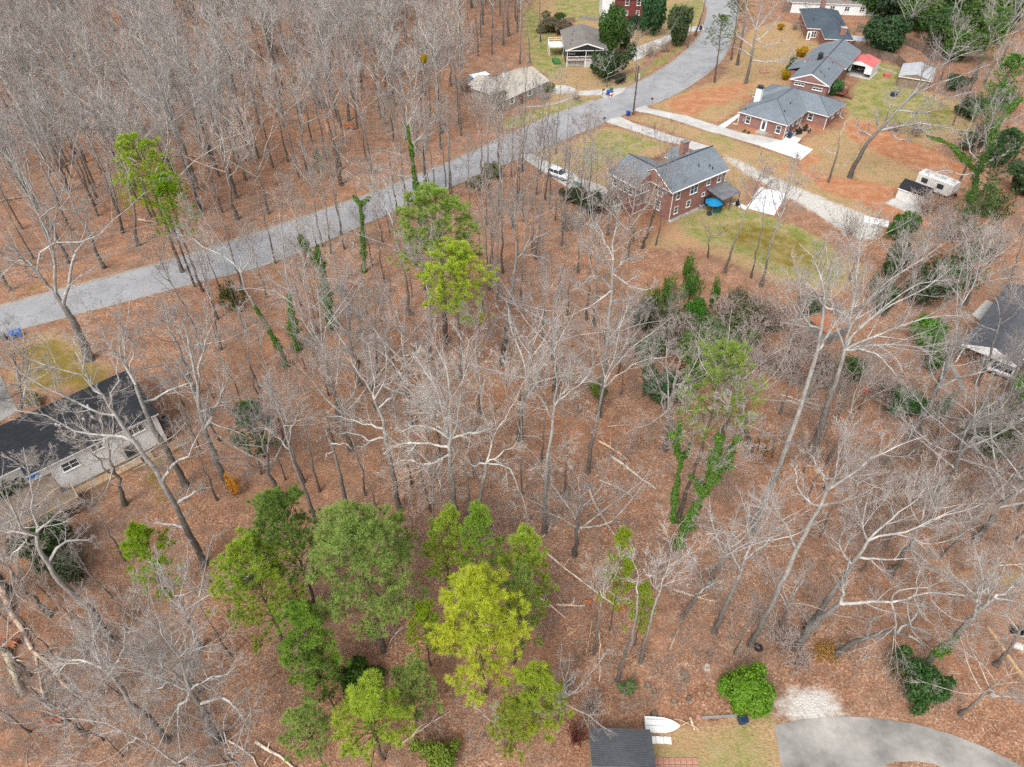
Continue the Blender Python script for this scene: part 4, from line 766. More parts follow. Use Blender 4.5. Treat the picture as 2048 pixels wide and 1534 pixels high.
b = MB(); [b.tube([(-.3, -.1 + .1 * k, .1), (.3, .15 - .12 * k, .13)], .06, 6) for k in range(3)]; b.build('charred_log', 'black', fr)
def ac(px, py, rz, label, mat='grey_plastic'):
    c = thing('air_conditioner', px, py, rz, label, 'air conditioner'); b = MB(); b.box(-.45, .45, -.45, .45, 0, .08); b.build('pad', 'concrete_pale', c); b = MB(); b.loft([[(.36 * x * s, .36 * y * s, z) for x, y in ((-1, -.8), (-.8, -1), (.8, -1), (1, -.8), (1, .8), (.8, 1), (-.8, 1), (-1, .8))] for s, z in ((1, .082), (1, .85), (.9, .88))]); b.build('case', mat, c); b = MB(); b.cyl(0, 0, .882, .9, .27, .27, 16); b.build('fan_grille', 'black', c)
ac(332, 845, 42, 'air conditioner on a pad beside the corner of the white sided house'); ac(1586, 272, 0, 'grey air conditioner standing on the hip roofed house patio'); ac(1402, 418, 37, 'round topped air conditioner beside the awning patio clutter')
# patio things by house A: umbrella, tub, grill, green tarp, chairs
um = thing('garden_umbrella', 1424, 424, 0, 'bright blue garden umbrella beside the metal awning', 'umbrella'); b = MB(); b.cyl(0, 0, 0, 2.3, .03, n=8); b.build('pole', 'white', um)
b = MB(); rim = [(1.5 * math.cos(math.pi * j / 4 + .2), 1.5 * math.sin(math.pi * j / 4 + .2), 1.85) for j in range(8)]; b.add([(0, 0, 2.35)] + rim + [(x, y, z - .12) for x, y, z in rim], [(0, 1 + j, 1 + (j + 1) % 8) for j in range(8)] + [(1 + j, 9 + j, 9 + (j + 1) % 8, 1 + (j + 1) % 8) for j in range(8)]); b.build('canopy', 'cyan_cloth', um)
def box_thing(name, px, py, rz, w, d, h, mat, label, cat, lid=None, group=None):
    c = thing(name, px, py, rz, label, cat, group); b = MB(); b.loft([[(x * w / 2 * s, y * d / 2 * s, z) for x, y in ((-1, -1), (1, -1), (1, 1), (-1, 1))] for s, z in ((.94, 0), (1, h * .9))]); b.build('body', mat, c); b = MB(); b.loft([[(x * (w / 2 + .03) * s, y * (d / 2 + .03) * s, z) for x, y in ((-1, -1), (1, -1), (1, 1), (-1, 1))] for s, z in ((1, h * .9 + .002), (1, h * .97), (.8, h))]); b.build('lid', lid or mat, c)
box_thing('storage_box', 1411, 409, 37, 1.2, .9, 1.6, 'black', 'black covered storage cabinet against the brick wall by the awning', 'cabinet'); box_thing('covered_grill', 1433, 424, 37, 1.3, .7, 1.0, 'green_plastic', 'pale green covered grill beside the blue umbrella', 'grill'); box_thing('flower_planter', 1418, 430, 20, .6, .6, .5, 'navy', 'dark round planter in front of the blue umbrella', 'planter'); box_thing('storage_box', 1455, 414, 37, .7, .6, .7, 'wood_tan', 'tan box under the metal awning', 'box'); box_thing('storage_box', 1475, 411, 37, .6, .6, .8, 'black', 'black box at the open end of the awning', 'box')
box_thing('covered_grill', 1596, 268, 20, 1.3, .7, 1.0, 'black', 'black covered grill on the hip roofed house patio', 'grill'); box_thing('storage_box', 1152, 375, -37, 1.1, .8, .9, 'metal', 'pale teal box on the drive behind the bare trees', 'box', 'green_plastic'); box_thing('white_cooler', 97, 958, 42, .7, .5, .5, 'white', 'white box on the deck of the dark roofed house', 'box')
bpy.data.objects[[o.name for o in bpy.data.objects if o.name.startswith('white_cooler')][0]].location.z = 1.64
pt = thing('patio_table', 1609, 262, 10, 'round black patio table with chairs pulled in beside the brick wall', 'table'); b = MB(); b.cyl(0, 0, .7, .74, .65, n=16); b.cyl(0, 0, 0, .7, .05); b.cyl(0, 0, 0, .04, .3); b.build('table_top', 'black', pt)
for k in range(3):
    a = 1.1 + k * 2.1; p = W(1609, 262); ch = empty('patio_chair', (p.x + .95 * math.cos(a), p.y + .95 * math.sin(a), 0), a + math.pi / 2, 'black patio chair drawn up to the round patio table', 'chair', 'patio chairs round the black table'); MB().box(-.24, .24, -.22, .22, .4, .45).build('seat', 'black', ch); MB().box(-.24, .24, -.25, -.2, .46, .95).build('backrest', 'black', ch); [MB().box(x - .02, x + .02, y - .02, y + .02, 0, .4).build('leg', 'black', ch) for x in (-.21, .21) for y in (-.2, .2)]
b = MB(); p = W(1752, 444); b.add([(x, y, .12 + .03 * (i % 2)) for i in range(19) for x in (-1.9 + i * .21,) for y in (-1.1, 1.1)], [(2 * i, 2 * i + 2, 2 * i + 3, 2 * i + 1) for i in range(18)]); b.add([(-1.9, -1.1, .02), (1.88, -1.1, .02), (1.88, 1.1, .02), (-1.9, 1.1, .02)], [(3, 2, 1, 0)]); tag(b.build('roofing_sheet', 'white', loc=(p.x, p.y, 0), rz=R(-25)), 'white corrugated roofing sheet lying at the end of the gravel', 'metal sheet')
ut = thing('utility_trailer', 960, 170, 30, 'white topped trailer parked behind the beige house', 'trailer'); b = MB(); b.loft([[(x * 2, y * 1.1, z) for x, y in ((-1, -1), (1, -1), (1, 1), (-1, 1))] for z in (.5, 2.2)]); b.build('body', 'sky_blue_plastic', ut); b = MB(); b.box(-2.05, 2.05, -1.15, 1.15, 2.202, 2.3); b.build('roof', 'white', ut); [MB().tube([(x, s * 1.0, .32), (x, s * 1.2, .32)], .32, 12).build('wheel', 'black', ut) for x in (-.4, .5) for s in (-1, 1)]
wb = thing('wheelbarrow', 1729, 788, 30, 'red wheelbarrow tipped among the brush', 'wheelbarrow'); b = MB(); b.loft([[(x * .45 * s, y * .33 * s, z) for x, y in ((-1, -1), (1, -1), (1, 1), (-1, 1))] for s, z in ((.6, .35), (1.1, .65))]); b.build('tray', 'red_paint', wb); MB().tube([(.62, -.05, .2), (.62, .05, .2)], .2, 12).build('wheel', 'black', wb); [MB().tube([(.6, s * .05, .2), (-.9, s * .3, .6)], .03, 5).build('handle', 'wood_tan', wb) for s in (-1, 1)]
gb = MB(); gb.add([(0, 0, 1.0), (1.6, .2, .9), (2.2, -1.6, .4), (.6, -2.0, .5), (0, 0, .0), (1.6, .2, 0), (2.2, -1.6, 0), (.6, -2.0, 0)], [(0, 3, 2, 1), (0, 4, 7, 3), (3, 7, 6, 2), (2, 6, 5, 1), (1, 5, 4, 0)]); p = W(1104, 124); mm = mottled('net_green', (.03, .10, .03), (.06, .17, .05), 2); tag(gb.build('green_net', 'net_green', loc=(p.x, p.y, 0)), 'green netting cover draped over a bed left of the porch', 'netting')
box_thing('play_bin', 1787, 192, 10, 1.2, 1.0, .9, 'navy', 'navy blue bin on the green back lawn', 'bin'); box_thing('play_table', 1773, 153, 0, 1.5, 1.0, .7, 'red_roof', 'faded red toy table on the lawn beside the carport path', 'table')
low_wall('stone_path', [(1756, 134), (1775, 140), (1795, 148)], .7, .05, 'stone', 'narrow pale stone path from the carport to the fence', 'path')
fp = thing('fire_pit', 1528, 144, 0, 'round brick ringed fire pit on the straw coloured lawn', 'fire pit'); b = MB(); b.loft([ring(1.1, 0), ring(1.1, .35), ring(.85, .35), ring(.85, .1)], cap=False); b.add(ring(.85, .1), [tuple(range(n))]); b.build('ring', 'terracotta', fp)

# ------------------------------------------------------------ poles and wires
def utility_pole(px, py, h, label, transformer=True, rz=0.7):
    p = W(px, py); c = empty('utility_pole', (p.x, p.y, 0), rz, label, 'utility pole', 'wooden utility poles along the street')
    b = MB(); b.cyl(0, 0, 0, h, .17, .12, 10); b.build('pole', 'pole_wood', c); b = MB(); b.box(-1.1, 1.1, -.06, .06, h - .75, h - .62); b.build('crossarm', 'wood_grey', c)
    for x in (-1.0, 0, 1.0): b = MB(); z0 = h - .618 if x else h + .002; b.cyl(x, 0, z0, z0 + .12, .06, .03, 8); b.build('insulator', 'siding', c)
    if transformer: b = MB(); b.cyl(.38, 0, h - 2.7, h - 1.75, .27, .27, 14); b.cyl(.38, 0, h - 1.75, h - 1.66, .27, .1, 14); b.build('transformer', 'metal', c)
    b = MB(); b.tube([(.14, .05, h - 3), (.9, .1, h - 2.95)], .04, 5); b.build('bracket', 'metal', c); return c
Pp = [utility_pole(1266, 230, 10.0, 'wooden utility pole with grey transformer standing clear beside the road'), utility_pole(853, 375, 9.5, 'wooden utility pole among the trees at the middle of the road', True), utility_pole(390, 574, 10.9, 'wooden utility pole with pale transformer beside the left stretch of road')]
tops = [Vector((-120, 52, 10.5))] + [Vector((q.location.x, q.location.y, hh)) for q, hh in zip(Pp[::-1], (10.9, 9.5, 10.0))] + [Vector((47, 205, 10))] + [Vector((60, 250, 10))]
wl_ = ['power lines leaving over the road at the left edge', 'power lines strung from the left pole to the middle pole', 'power lines strung from the middle pole to the pole by the bins', 'power lines running up the street from the clear standing pole', 'power lines following the far bend of the street']
for (a, b_), lb in zip(zip(tops[:-1], tops[1:]), wl_):
    m = MB(); d = (b_ - a).normalized(); nn = Vector((-d.y, d.x, 0))
    for off, dz, r in ((-1.0, -.5, .018), (0, .1, .018), (1.0, -.5, .018), (.1, -2.2, .03), (.15, -2.9, .035)):
        pts = []
        for i in range(17): t = i / 16; q = a.lerp(b_, t) + nn * off; q.z += dz - 4 * .9 * t * (1 - t); pts.append(q - a)
        m.tube(pts, r, 4)
    tag(m.build('power_line', 'grey_plastic', loc=a), lb, 'power line', 'power lines along the street')

# ------------------------------------------------------------ vegetation
def proj(x, y, z):
    d = y * CP - (z - CAM_H) * SP; return 1024 + F_PX * x / d, 767 - F_PX * (y * SP + (z - CAM_H) * CP) / d
def unit(a): return a / np.maximum(np.linalg.norm(a, axis=-1, keepdims=True), 1e-9)
def tubes(P, Rr, k):
    """P (m,n,3) centre lines, Rr (m,n) radii -> verts, quads"""
    m, n, _ = P.shape; T = np.empty_like(P); T[:, 1:-1] = P[:, 2:] - P[:, :-2]; T[:, 0] = P[:, 1] - P[:, 0]; T[:, -1] = P[:, -1] - P[:, -2]; T = unit(T)
    D = unit(P[:, -1] - P[:, 0]); ref = np.where(np.abs(D[:, 2:3]) > .8, [[1.0, 0, 0]], [[0, 0, 1.0]])[:, None, :]
    U = unit(np.cross(np.broadcast_to(ref, T.shape), T)); V = np.cross(T, U)
    a = np.arange(k) * 2 * np.pi / k
    X = P[:, :, None] + Rr[:, :, None, None] * (np.cos(a)[None, None, :, None] * U[:, :, None] + np.sin(a)[None, None, :, None] * V[:, :, None])
    i = np.arange(m)[:, None, None] * n * k + np.arange(n - 1)[None, :, None] * k; j = np.arange(k)[None, None, :]; j2 = (j + 1) % k
    q = np.stack(np.broadcast_arrays(i + j, i + j2, i + k + j2, i + k + j), -1).reshape(-1, 4)
    return X.reshape(-1, 3), q
class Acc:
    def __init__(s): s.v = []; s.q = []; s.m = []; s.n = 0
    def add(s, vq, mat=0): v, q = vq; s.v.append(v); s.q.append(q + s.n); s.m.append(np.full(len(q), mat)); s.n += len(v); return s
    def mesh(s, name, mats, smooth=True):
        me = bpy.data.meshes.new(name)
        for x in mats: me.materials.append(M[x])
        raw_mesh(me, np.concatenate(s.v), np.concatenate(s.q), np.concatenate(s.m), smooth); return me
def grow(P, Rr, per, t0, t1, amin, amax, lfac, n, wig, up, rf, rng, L=None, droop=0.0, taper=.25, flat=0.0):
    """side shoots for every line in P"""
    m, k, _ = P.shape; idx = np.repeat(np.arange(m), per); c = len(idx); t = rng.uniform(t0, t1, c); f = t * (k - 1); i = np.minimum(f.astype(int), k - 2); fr = (f - i)[:, None]
    p0 = P[idx, i] * (1 - fr) + P[idx, i + 1] * fr; r0 = Rr[idx, i] * (1 - fr[:, 0]) + Rr[idx, i + 1] * fr[:, 0]
    T = unit(P[idx, i + 1] - P[idx, i]); A = rng.normal(size=(c, 3)); A[:, 2] *= (1 - flat); A = unit(np.cross(T, A)); a = R(1) * rng.uniform(amin, amax, c)[:, None]
    D = unit(T * np.cos(a) + A * np.sin(a)); base_len = np.linalg.norm(P[:, -1] - P[:, 0], axis=1)[idx] if L is None else L
    ln = base_len * lfac * (1.15 - .75 * t) * rng.uniform(.6, 1.25, c); st = (ln / (n - 1))[:, None]; Q = np.empty((c, n, 3)); Q[:, 0] = p0; d = D
    for s_ in range(1, n):
        d = unit(d + rng.normal(size=(c, 3)) * wig + np.array([0, 0, up - droop * s_ / n])); Q[:, s_] = Q[:, s_ - 1] + d * st
    rr = np.maximum(r0 * rf, .004)[:, None] * np.linspace(1, taper, n)[None]
    return Q, rr
def line(pts, n, wig, rng):
    """resample a polyline to n points with a little wander"""
    c = catmull(pts, 5); s_ = np.concatenate([[0], np.cumsum(np.linalg.norm(np.diff(c, axis=0), axis=1))]); q = np.linspace(0, s_[-1], n)
    o = np.stack([np.interp(q, s_, c[:, i]) for i in range(3)], 1); w = rng.normal(size=(n, 3)) * wig; w[0] = 0; w[-1] *= .5; return o + w
def crown_of(limbs, radii, rng, twigs=1.0, b_per=7, t_per=8, f_per=5, up=.12, tw_r=1.0, blen=.42, start=.25, ang=(28, 62)):
    """limbs: list of (n,3) arrays; returns one accumulated crown with limbs, branches and twigs"""
    P = np.stack(limbs); Rr = np.stack(radii); ac = Acc(); ac.add(tubes(P, Rr, 6), 0)
    B, BR = grow(P, Rr, b_per, start, .97, ang[0], ang[1], blen, 7, .10, up, .46, rng, taper=.2); ac.add(tubes(B, BR, 4), 0)
    C, CR = grow(B, BR, t_per, .15, .98, 22, 52, .45, 5, .12, up * .8, .5, rng); CR = np.maximum(CR, .009 * tw_r); ac.add(tubes(C, CR, 3), 1)
    if f_per:
        Dd, DR = grow(C, CR, max(1, int(f_per * twigs)), .12, 1, 22, 58, .55, 3, .12, up * .6, .7, rng); DR = np.clip(DR, .0048 * tw_r, .009 * tw_r); ac.add(tubes(Dd, DR, 3), 1)
    return ac
def bare_proto(kind, H, seed, twigs=1.0):
    rng = np.random.default_rng(seed); lean = rng.normal(size=2) * .02 * H
    if kind == 'tall':     # long clean bole, steep narrow crown
        fork = H * rng.uniform(.5, .62); r0 = H * .0105; nl = 11; tr = line([(0, 0, -.2), (0, 0, H * .25), (*lean * .5, fork), (*lean, H)], 14, .12, rng)
    elif kind == 'wood':   # close grown, brush headed from low down
        fork = H * rng.uniform(.34, .42); r0 = H * .0095; nl = 16; tr = line([(0, 0, -.2), (0, 0, H * .2), (*lean * .6, fork), (*lean, H)], 12, .14, rng)
    elif kind == 'broad':  # lower fork, wide crown
        fork = H * rng.uniform(.36, .45); r0 = H * .0135; nl = 13; tr = line([(0, 0, -.2), (0, 0, H * .2), (*lean * .6, fork), (*lean, H * .9)], 12, .16, rng)
    elif kind == 'pole':   # suppressed thin stem with a tuft at the top
        fork = H * rng.uniform(.6, .72); r0 = H * .0075; nl = 7; tr = line([(0, 0, -.2), (0, 0, H * .3), (*lean, fork), (*lean * 2, H)], 12, .1, rng)
    else:                  # 'sapling'
        fork = H * .25; r0 = H * .007; nl = 9; tr = line([(0, 0, -.1), (*lean, H * .5), (*lean * 2, H)], 9, .1, rng)
    n = len(tr); rr = np.linspace(1, .16, n) ** 1.05 * r0; rr[0] *= 1.5; rr[1] *= 1.05
    ta = Acc().add(tubes(tr[None], rr[None], 8)); P = tr[None]; Rr = rr[None]; f0 = fork / H
    lf = dict(wood=.42, tall=.40, broad=.55, pole=.28, sapling=.42)[kind]; an = dict(wood=(14, 40), tall=(18, 42), broad=(30, 62), pole=(22, 50), sapling=(25, 50))[kind]
    t = np.sort(np.linspace(f0, .96, nl) + rng.normal(size=nl) * .02); limbs = []; lr = []; az = rng.uniform(0, 6.28)
    for j, tt in enumerate(t):
        tt = min(max(tt, .05), .97); f = tt * (n - 1); i = min(int(f), n - 2); p = tr[i] + (tr[i + 1] - tr[i]) * (f - i); rad = rr[i] * .62; az += 2.4 + rng.normal() * .3
        L = H * lf * (1.18 - .95 * (tt - f0) / (1 - f0)) * rng.uniform(.8, 1.15); a = R(rng.uniform(*an)) * (1.15 - .4 * (tt - f0)); d = np.array([math.sin(a) * math.cos(az), math.sin(a) * math.sin(az), math.cos(a)]); q = [p]
        for s_ in range(8): d = d + rng.normal(size=3) * .13 + np.array([0, 0, .07]); d /= np.linalg.norm(d); q.append(q[-1] + d * L / 8)
        limbs.append(np.array(q)); lr.append(np.linspace(1, .2, 9) * rad)
    pr = dict(wood=(9, 8, 5), tall=(9, 9, 6), broad=(9, 9, 7), pole=(6, 6, 4), sapling=(3, 4, 0))[kind]
    ca = crown_of(limbs, lr, rng, twigs, *pr)
    return ta.mesh('trunk', ['bark']), ca.mesh('crown', ['limb', 'twig'])
TREE_N = 0
def place(name, meshes, loc, sc_, rz, tilt, label, cat, group=None, tint=(1, 1, 1), parts=('trunk', 'crown'), tints=None):
    root = empty(name, loc, 0, label, cat, group)
    root.rotation_euler = Matrix.Rotation(tilt[0], 4, 'Y').to_euler() if not tilt[1] else (Matrix.Rotation(tilt[0], 4, 'Y') @ Matrix.Rotation(-tilt[1], 4, 'X')).to_euler()
    for i, (p, me) in enumerate(zip(parts, meshes)):
        if me is None: continue
        o = bpy.data.objects.new(p, me); COL.objects.link(o); o.parent = root; o.scale = sc_; o.rotation_euler = (0, 0, rz); o.color = (*(tints[i] if tints else tint), 1)
    return root
WOODT = [bare_proto('wood', 22, 150 + i) for i in range(6)]; TALL = [bare_proto('tall', 25, 100 + i) for i in range(6)]; BROAD = [bare_proto('broad', 22, 200 + i) for i in range(5)]; POLE = [bare_proto('pole', 20, 300 + i) for i in range(4)]; SAP = [bare_proto('sapling', 5, 400 + i) for i in range(5)]
KIND = dict(wood=(WOODT, 22), tall=(TALL, 25), broad=(BROAD, 22), pole=(POLE, 20), sapling=(SAP, 5))
def bare(bx, by, h, kind, label, top=None, group=None, tint=None, name='bare_tree', wide=1.0, cat='bare tree'):
    if kind in ('pole', 'sapling'): name, cat = 'slender_tree', 'slender tree'
    p = W(bx, by); protos, H = KIND[kind]; i = random.randrange(len(protos)); s = h / H; tl = (0, 0)
    if top: q = WY(top[0], top[1], p.y); tl = (math.atan2(q.x - p.x, q.z), 0)
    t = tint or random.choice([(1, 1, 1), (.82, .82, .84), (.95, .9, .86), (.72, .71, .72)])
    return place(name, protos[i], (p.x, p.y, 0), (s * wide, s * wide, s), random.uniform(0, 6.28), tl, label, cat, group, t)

# ---- trees drawn from the photograph limb by limb
def hero(label, base, trunk, limbs, r0=.3, name='bare_tree', tint=(1, 1, 1), twigs=1.0, seed=1, dy=None, spread=3.0, b_per=8, t_per=9, f_per=7, ivy=None, cat='bare tree', up=.1, group=None, blen=.5, extra=0, top=None):
    """trunk and limbs are pixel lines; each limb swings nearer or farther than the trunk by a few metres"""
    rng = np.random.default_rng(seed); b = W(*base); o = np.array(b); root = empty(name, b, 0, label, cat, group)
    def to3(pts, y0, dyy): return [np.array(WY(p[0], p[1], y0 + dyy * (i / max(1, len(pts) - 1)))) - o for i, p in enumerate(pts)]
    tp = [np.array((0, 0, -.2))] + to3(trunk, b.y, 0 if dy is None else dy); tr = line(tp, 14, .05, rng); rr = np.linspace(1, .42, 14) * r0; rr[0] *= 1.35
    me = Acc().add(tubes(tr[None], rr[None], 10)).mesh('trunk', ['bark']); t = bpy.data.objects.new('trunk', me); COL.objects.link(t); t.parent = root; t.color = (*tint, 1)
    L = []; Lr = []
    for j, l in enumerate(limbs):
        w = 1.0
        if isinstance(l, tuple) and isinstance(l[0], (int, float)): w, l = l
        pts = l; x0, y0 = pts[0]; # join the limb to the nearest point of the trunk
        pool = np.concatenate([tr] + L); pr_ = np.concatenate([rr] + Lr)
        sc_p = np.array([np.array(proj(*(q + o))) for q in pool]); k = int(np.argmin(np.hypot(sc_p[:, 0] - x0, sc_p[:, 1] - y0))); yb = b.y + pool[k][1]
        dd = rng.uniform(-1, 1) * spread; seq = [pool[k]] + to3(pts, yb, dd)[1:]; P = line(seq, 9, .07, rng); L.append(P); Lr.append(np.linspace(1, .16, 9) * min(pr_[k] * .8, r0 * .52 * w))
    for j in range(extra):
        k = rng.integers(len(tr) // 2, len(tr)); az = rng.uniform(0, 6.28); a = R(rng.uniform(25, 60)); d = np.array([math.sin(a) * math.cos(az), math.sin(a) * math.sin(az), math.cos(a)]); q = [tr[k]]; ln = rng.uniform(3.5, 6)
        for s_ in range(8): d = unit(d + rng.normal(size=3) * .15 + np.array([0, 0, .06])); q.append(q[-1] + d * ln / 8)
        L.append(np.array(q)); Lr.append(np.linspace(1, .2, 9) * rr[k] * .5)
    ca = crown_of(L, Lr, rng, twigs, b_per, t_per, f_per, up, 1.15, blen, .18); c = bpy.data.objects.new('crown', ca.mesh('crown', ['limb', 'twig'])); COL.objects.link(c); c.parent = root; c.color = (*tint, 1)
    if ivy:
        lines = [tr[int(ivy[0] * 13):int(ivy[1] * 13) + 1]] + [L[i] for i in (ivy[3] if len(ivy) > 3 else [])]; iv = ivy_on(lines, ivy[2], rng); io = bpy.data.objects.new('ivy', iv); COL.objects.link(io); io.parent = root; io.color = (.095, .19, .028, 1)
    return root
def leaves(C, N, size, rng, asp=.55, fold=0.0):
    """flat four cornered leaves at centres C facing N"""
    m = len(C); N = unit(N + rng.normal(size=(m, 3)) * .55); A = unit(np.cross(N, rng.normal(size=(m, 3)))); B = np.cross(N, A); s = (size * rng.uniform(.6, 1.3, m))[:, None]
    v = np.stack([C - A * s, C - B * s * asp + N * s * .12, C + A * s, C + B * s * asp + N * s * .12], 1).reshape(-1, 3); q = np.arange(m * 4).reshape(-1, 4); return v, q
def ivy_on(lines, rad, rng, dens=260, size=.13):
    ac = Acc()
    for l in lines:
        l = np.asarray(l); sg = np.linalg.norm(np.diff(l, axis=0), axis=1); tot = sg.sum(); n = int(tot * dens * max(rad, .25) / .35)
        cum = np.concatenate([[0], np.cumsum(sg)]); t = rng.uniform(0, tot, n); c = np.stack([np.interp(t, cum, l[:, i]) for i in range(3)], 1)
        bulge = .65 + .5 * np.sin(t * 1.7 + 1) * np.sin(t * .53) + rng.uniform(-.2, .2, n); az = rng.uniform(0, 6.28, n); d = np.stack([np.cos(az), np.sin(az), rng.normal(size=n) * .2], 1)
        fadeout = np.clip((tot - t) / tot * 1.4 + .25, .3, 1); rr = rad * np.clip(bulge, .25, 1.35) * fadeout * rng.uniform(.1, 1.0, n) ** .6 * (1 + .35 * np.sin(az * 3 + t * 4)) * np.where(rng.uniform(size=n) < .06, 1.6, 1) + .06
        ac.add(leaves(c + d * rr[:, None], d + np.array([0, 0, .5]), size, rng))
    return ac.mesh('ivy', ['ivy'], False)
def ellipsoid_leaves(blobs, n, size, rng, shell=.55, zmin=0.05, asp=.55):
    """leaf faces through several overlapping ellipsoids: (x, y, z, rx, ry, rz)"""
    b = np.array(blobs, float); vol = (b[:, 3] * b[:, 4] * b[:, 5]) ** .75; k = rng.choice(len(b), n, p=vol / vol.sum()); d = unit(rng.normal(size=(n, 3))); rr = rng.uniform(shell, 1.0, n) ** .7
    lump = 1 + .2 * np.sin(d[:, 0] * 9 + k) * np.sin(d[:, 1] * 8 + 2 * k) + .1 * np.sin(d[:, 2] * 13 + k * 3); c = b[k, :3] + d * b[k, 3:] * (rr * lump)[:, None]; ok = c[:, 2] > zmin; return leaves(c[ok], d[ok] + np.array([0, 0, .35]), size, rng, asp)
def bush_proto(seed, n=3500, size=.13, blobs=None, flat=1.0, stems=6, k=7):
    rng = np.random.default_rng(seed)
    if blobs is None: blobs = [(0, 0, .55 * flat, .62, .62, .5 * flat)] + [(rng.normal() * .38, rng.normal() * .38, rng.uniform(.25, .95) * flat, rng.uniform(.22, .42), rng.uniform(.22, .42), rng.uniform(.2, .36) * flat) for _ in range(k)]
    ac = Acc().add(ellipsoid_leaves(blobs, n, size, rng)); P = np.array([line([(0, 0, 0), (rng.normal() * .15, rng.normal() * .15, .4 * flat), (rng.normal() * .35, rng.normal() * .35, .95 * flat)], 5, .03, rng) for _ in range(stems)])
    tm = Acc().add(tubes(P, np.tile(np.linspace(.03, .008, 5), (stems, 1)), 4)).mesh('stem', ['bark']); return tm, ac.mesh('foliage', ['leaf'], False)
BUSH = [bush_proto(500 + i, 3600, .075) for i in range(3)]; TREEBUSH = [bush_proto(520 + i, 8500, .06, flat=1.25, k=16) for i in range(3)]; ROUND = [bush_proto(535, 16000, .05, [(0, 0, .7, .8, .8, .62), (.1, .1, .95, .6, .6, .45)] + [((.55 + .2 * (a % 2)) * math.cos(a * 1.0), (.55 + .2 * (a % 3) / 2) * math.sin(a * 1.0), .3 + .22 * (a % 4), .26 + .08 * (a % 3), .3, .28) for a in range(9)])]; LOOSE = [bush_proto(540 + i, 1500, .06, flat=1.2, k=12) for i in range(2)]
def bush(px, py, w, h, tint, label, name='shrub', cat='shrub', group=None, proto=BUSH, z=0, base=True):
    p = W(px, py); me = proto[random.randrange(len(proto))]
    return place(name, me, (p.x, p.y, 0), (w / 1.9, w / 1.9, h / 1.15 if proto is BUSH else h / 1.5), random.uniform(0, 6.28), (0, 0), label, cat, group, tint, ('stem', 'foliage'))
def brush_proto(seed, n=26, t=6):
    rng = np.random.default_rng(seed); P = []
    for _ in range(n):
        az = rng.uniform(0, 6.28); a = rng.uniform(.1, .75); q = [np.array((rng.normal() * .12, rng.normal() * .12, 0))]; d = np.array([math.sin(a) * math.cos(az), math.sin(a) * math.sin(az), math.cos(a)])
        for s_ in range(6): d = unit(d + rng.normal(size=3) * .12); q.append(q[-1] + d * .17)
        P.append(q)
    P = np.array(P); Rr = np.tile(np.linspace(.014, .006, 7), (n, 1)); ac = Acc().add(tubes(P, Rr, 3), 0); B, BR = grow(P, Rr, t, .2, 1, 20, 50, .4, 4, .15, .05, .8, rng); ac.add(tubes(B, BR, 3), 1); C, CR = grow(B, BR, 5, .1, 1, 20, 50, .5, 3, .12, .03, .8, rng); ac.add(tubes(C, np.maximum(CR, .004), 3), 1)
    return ac.mesh('branches', ['twig', 'twig'])
BRUSH = [brush_proto(560 + i) for i in range(3)]
def brush(px, py, w, h, label, tint=(1, .9, .85), name='bare_shrub', group=None):
    p = W(px, py); o = bpy.data.objects.new(name, BRUSH[random.randrange(3)]); COL.objects.link(o); o.location = (p.x, p.y, 0); o.scale = (w / 1.6, w / 1.6, h); o.rotation_euler = (0, 0, random.uniform(0, 6)); o.color = (*tint, 1); return tag(o, label, 'shrub', group)

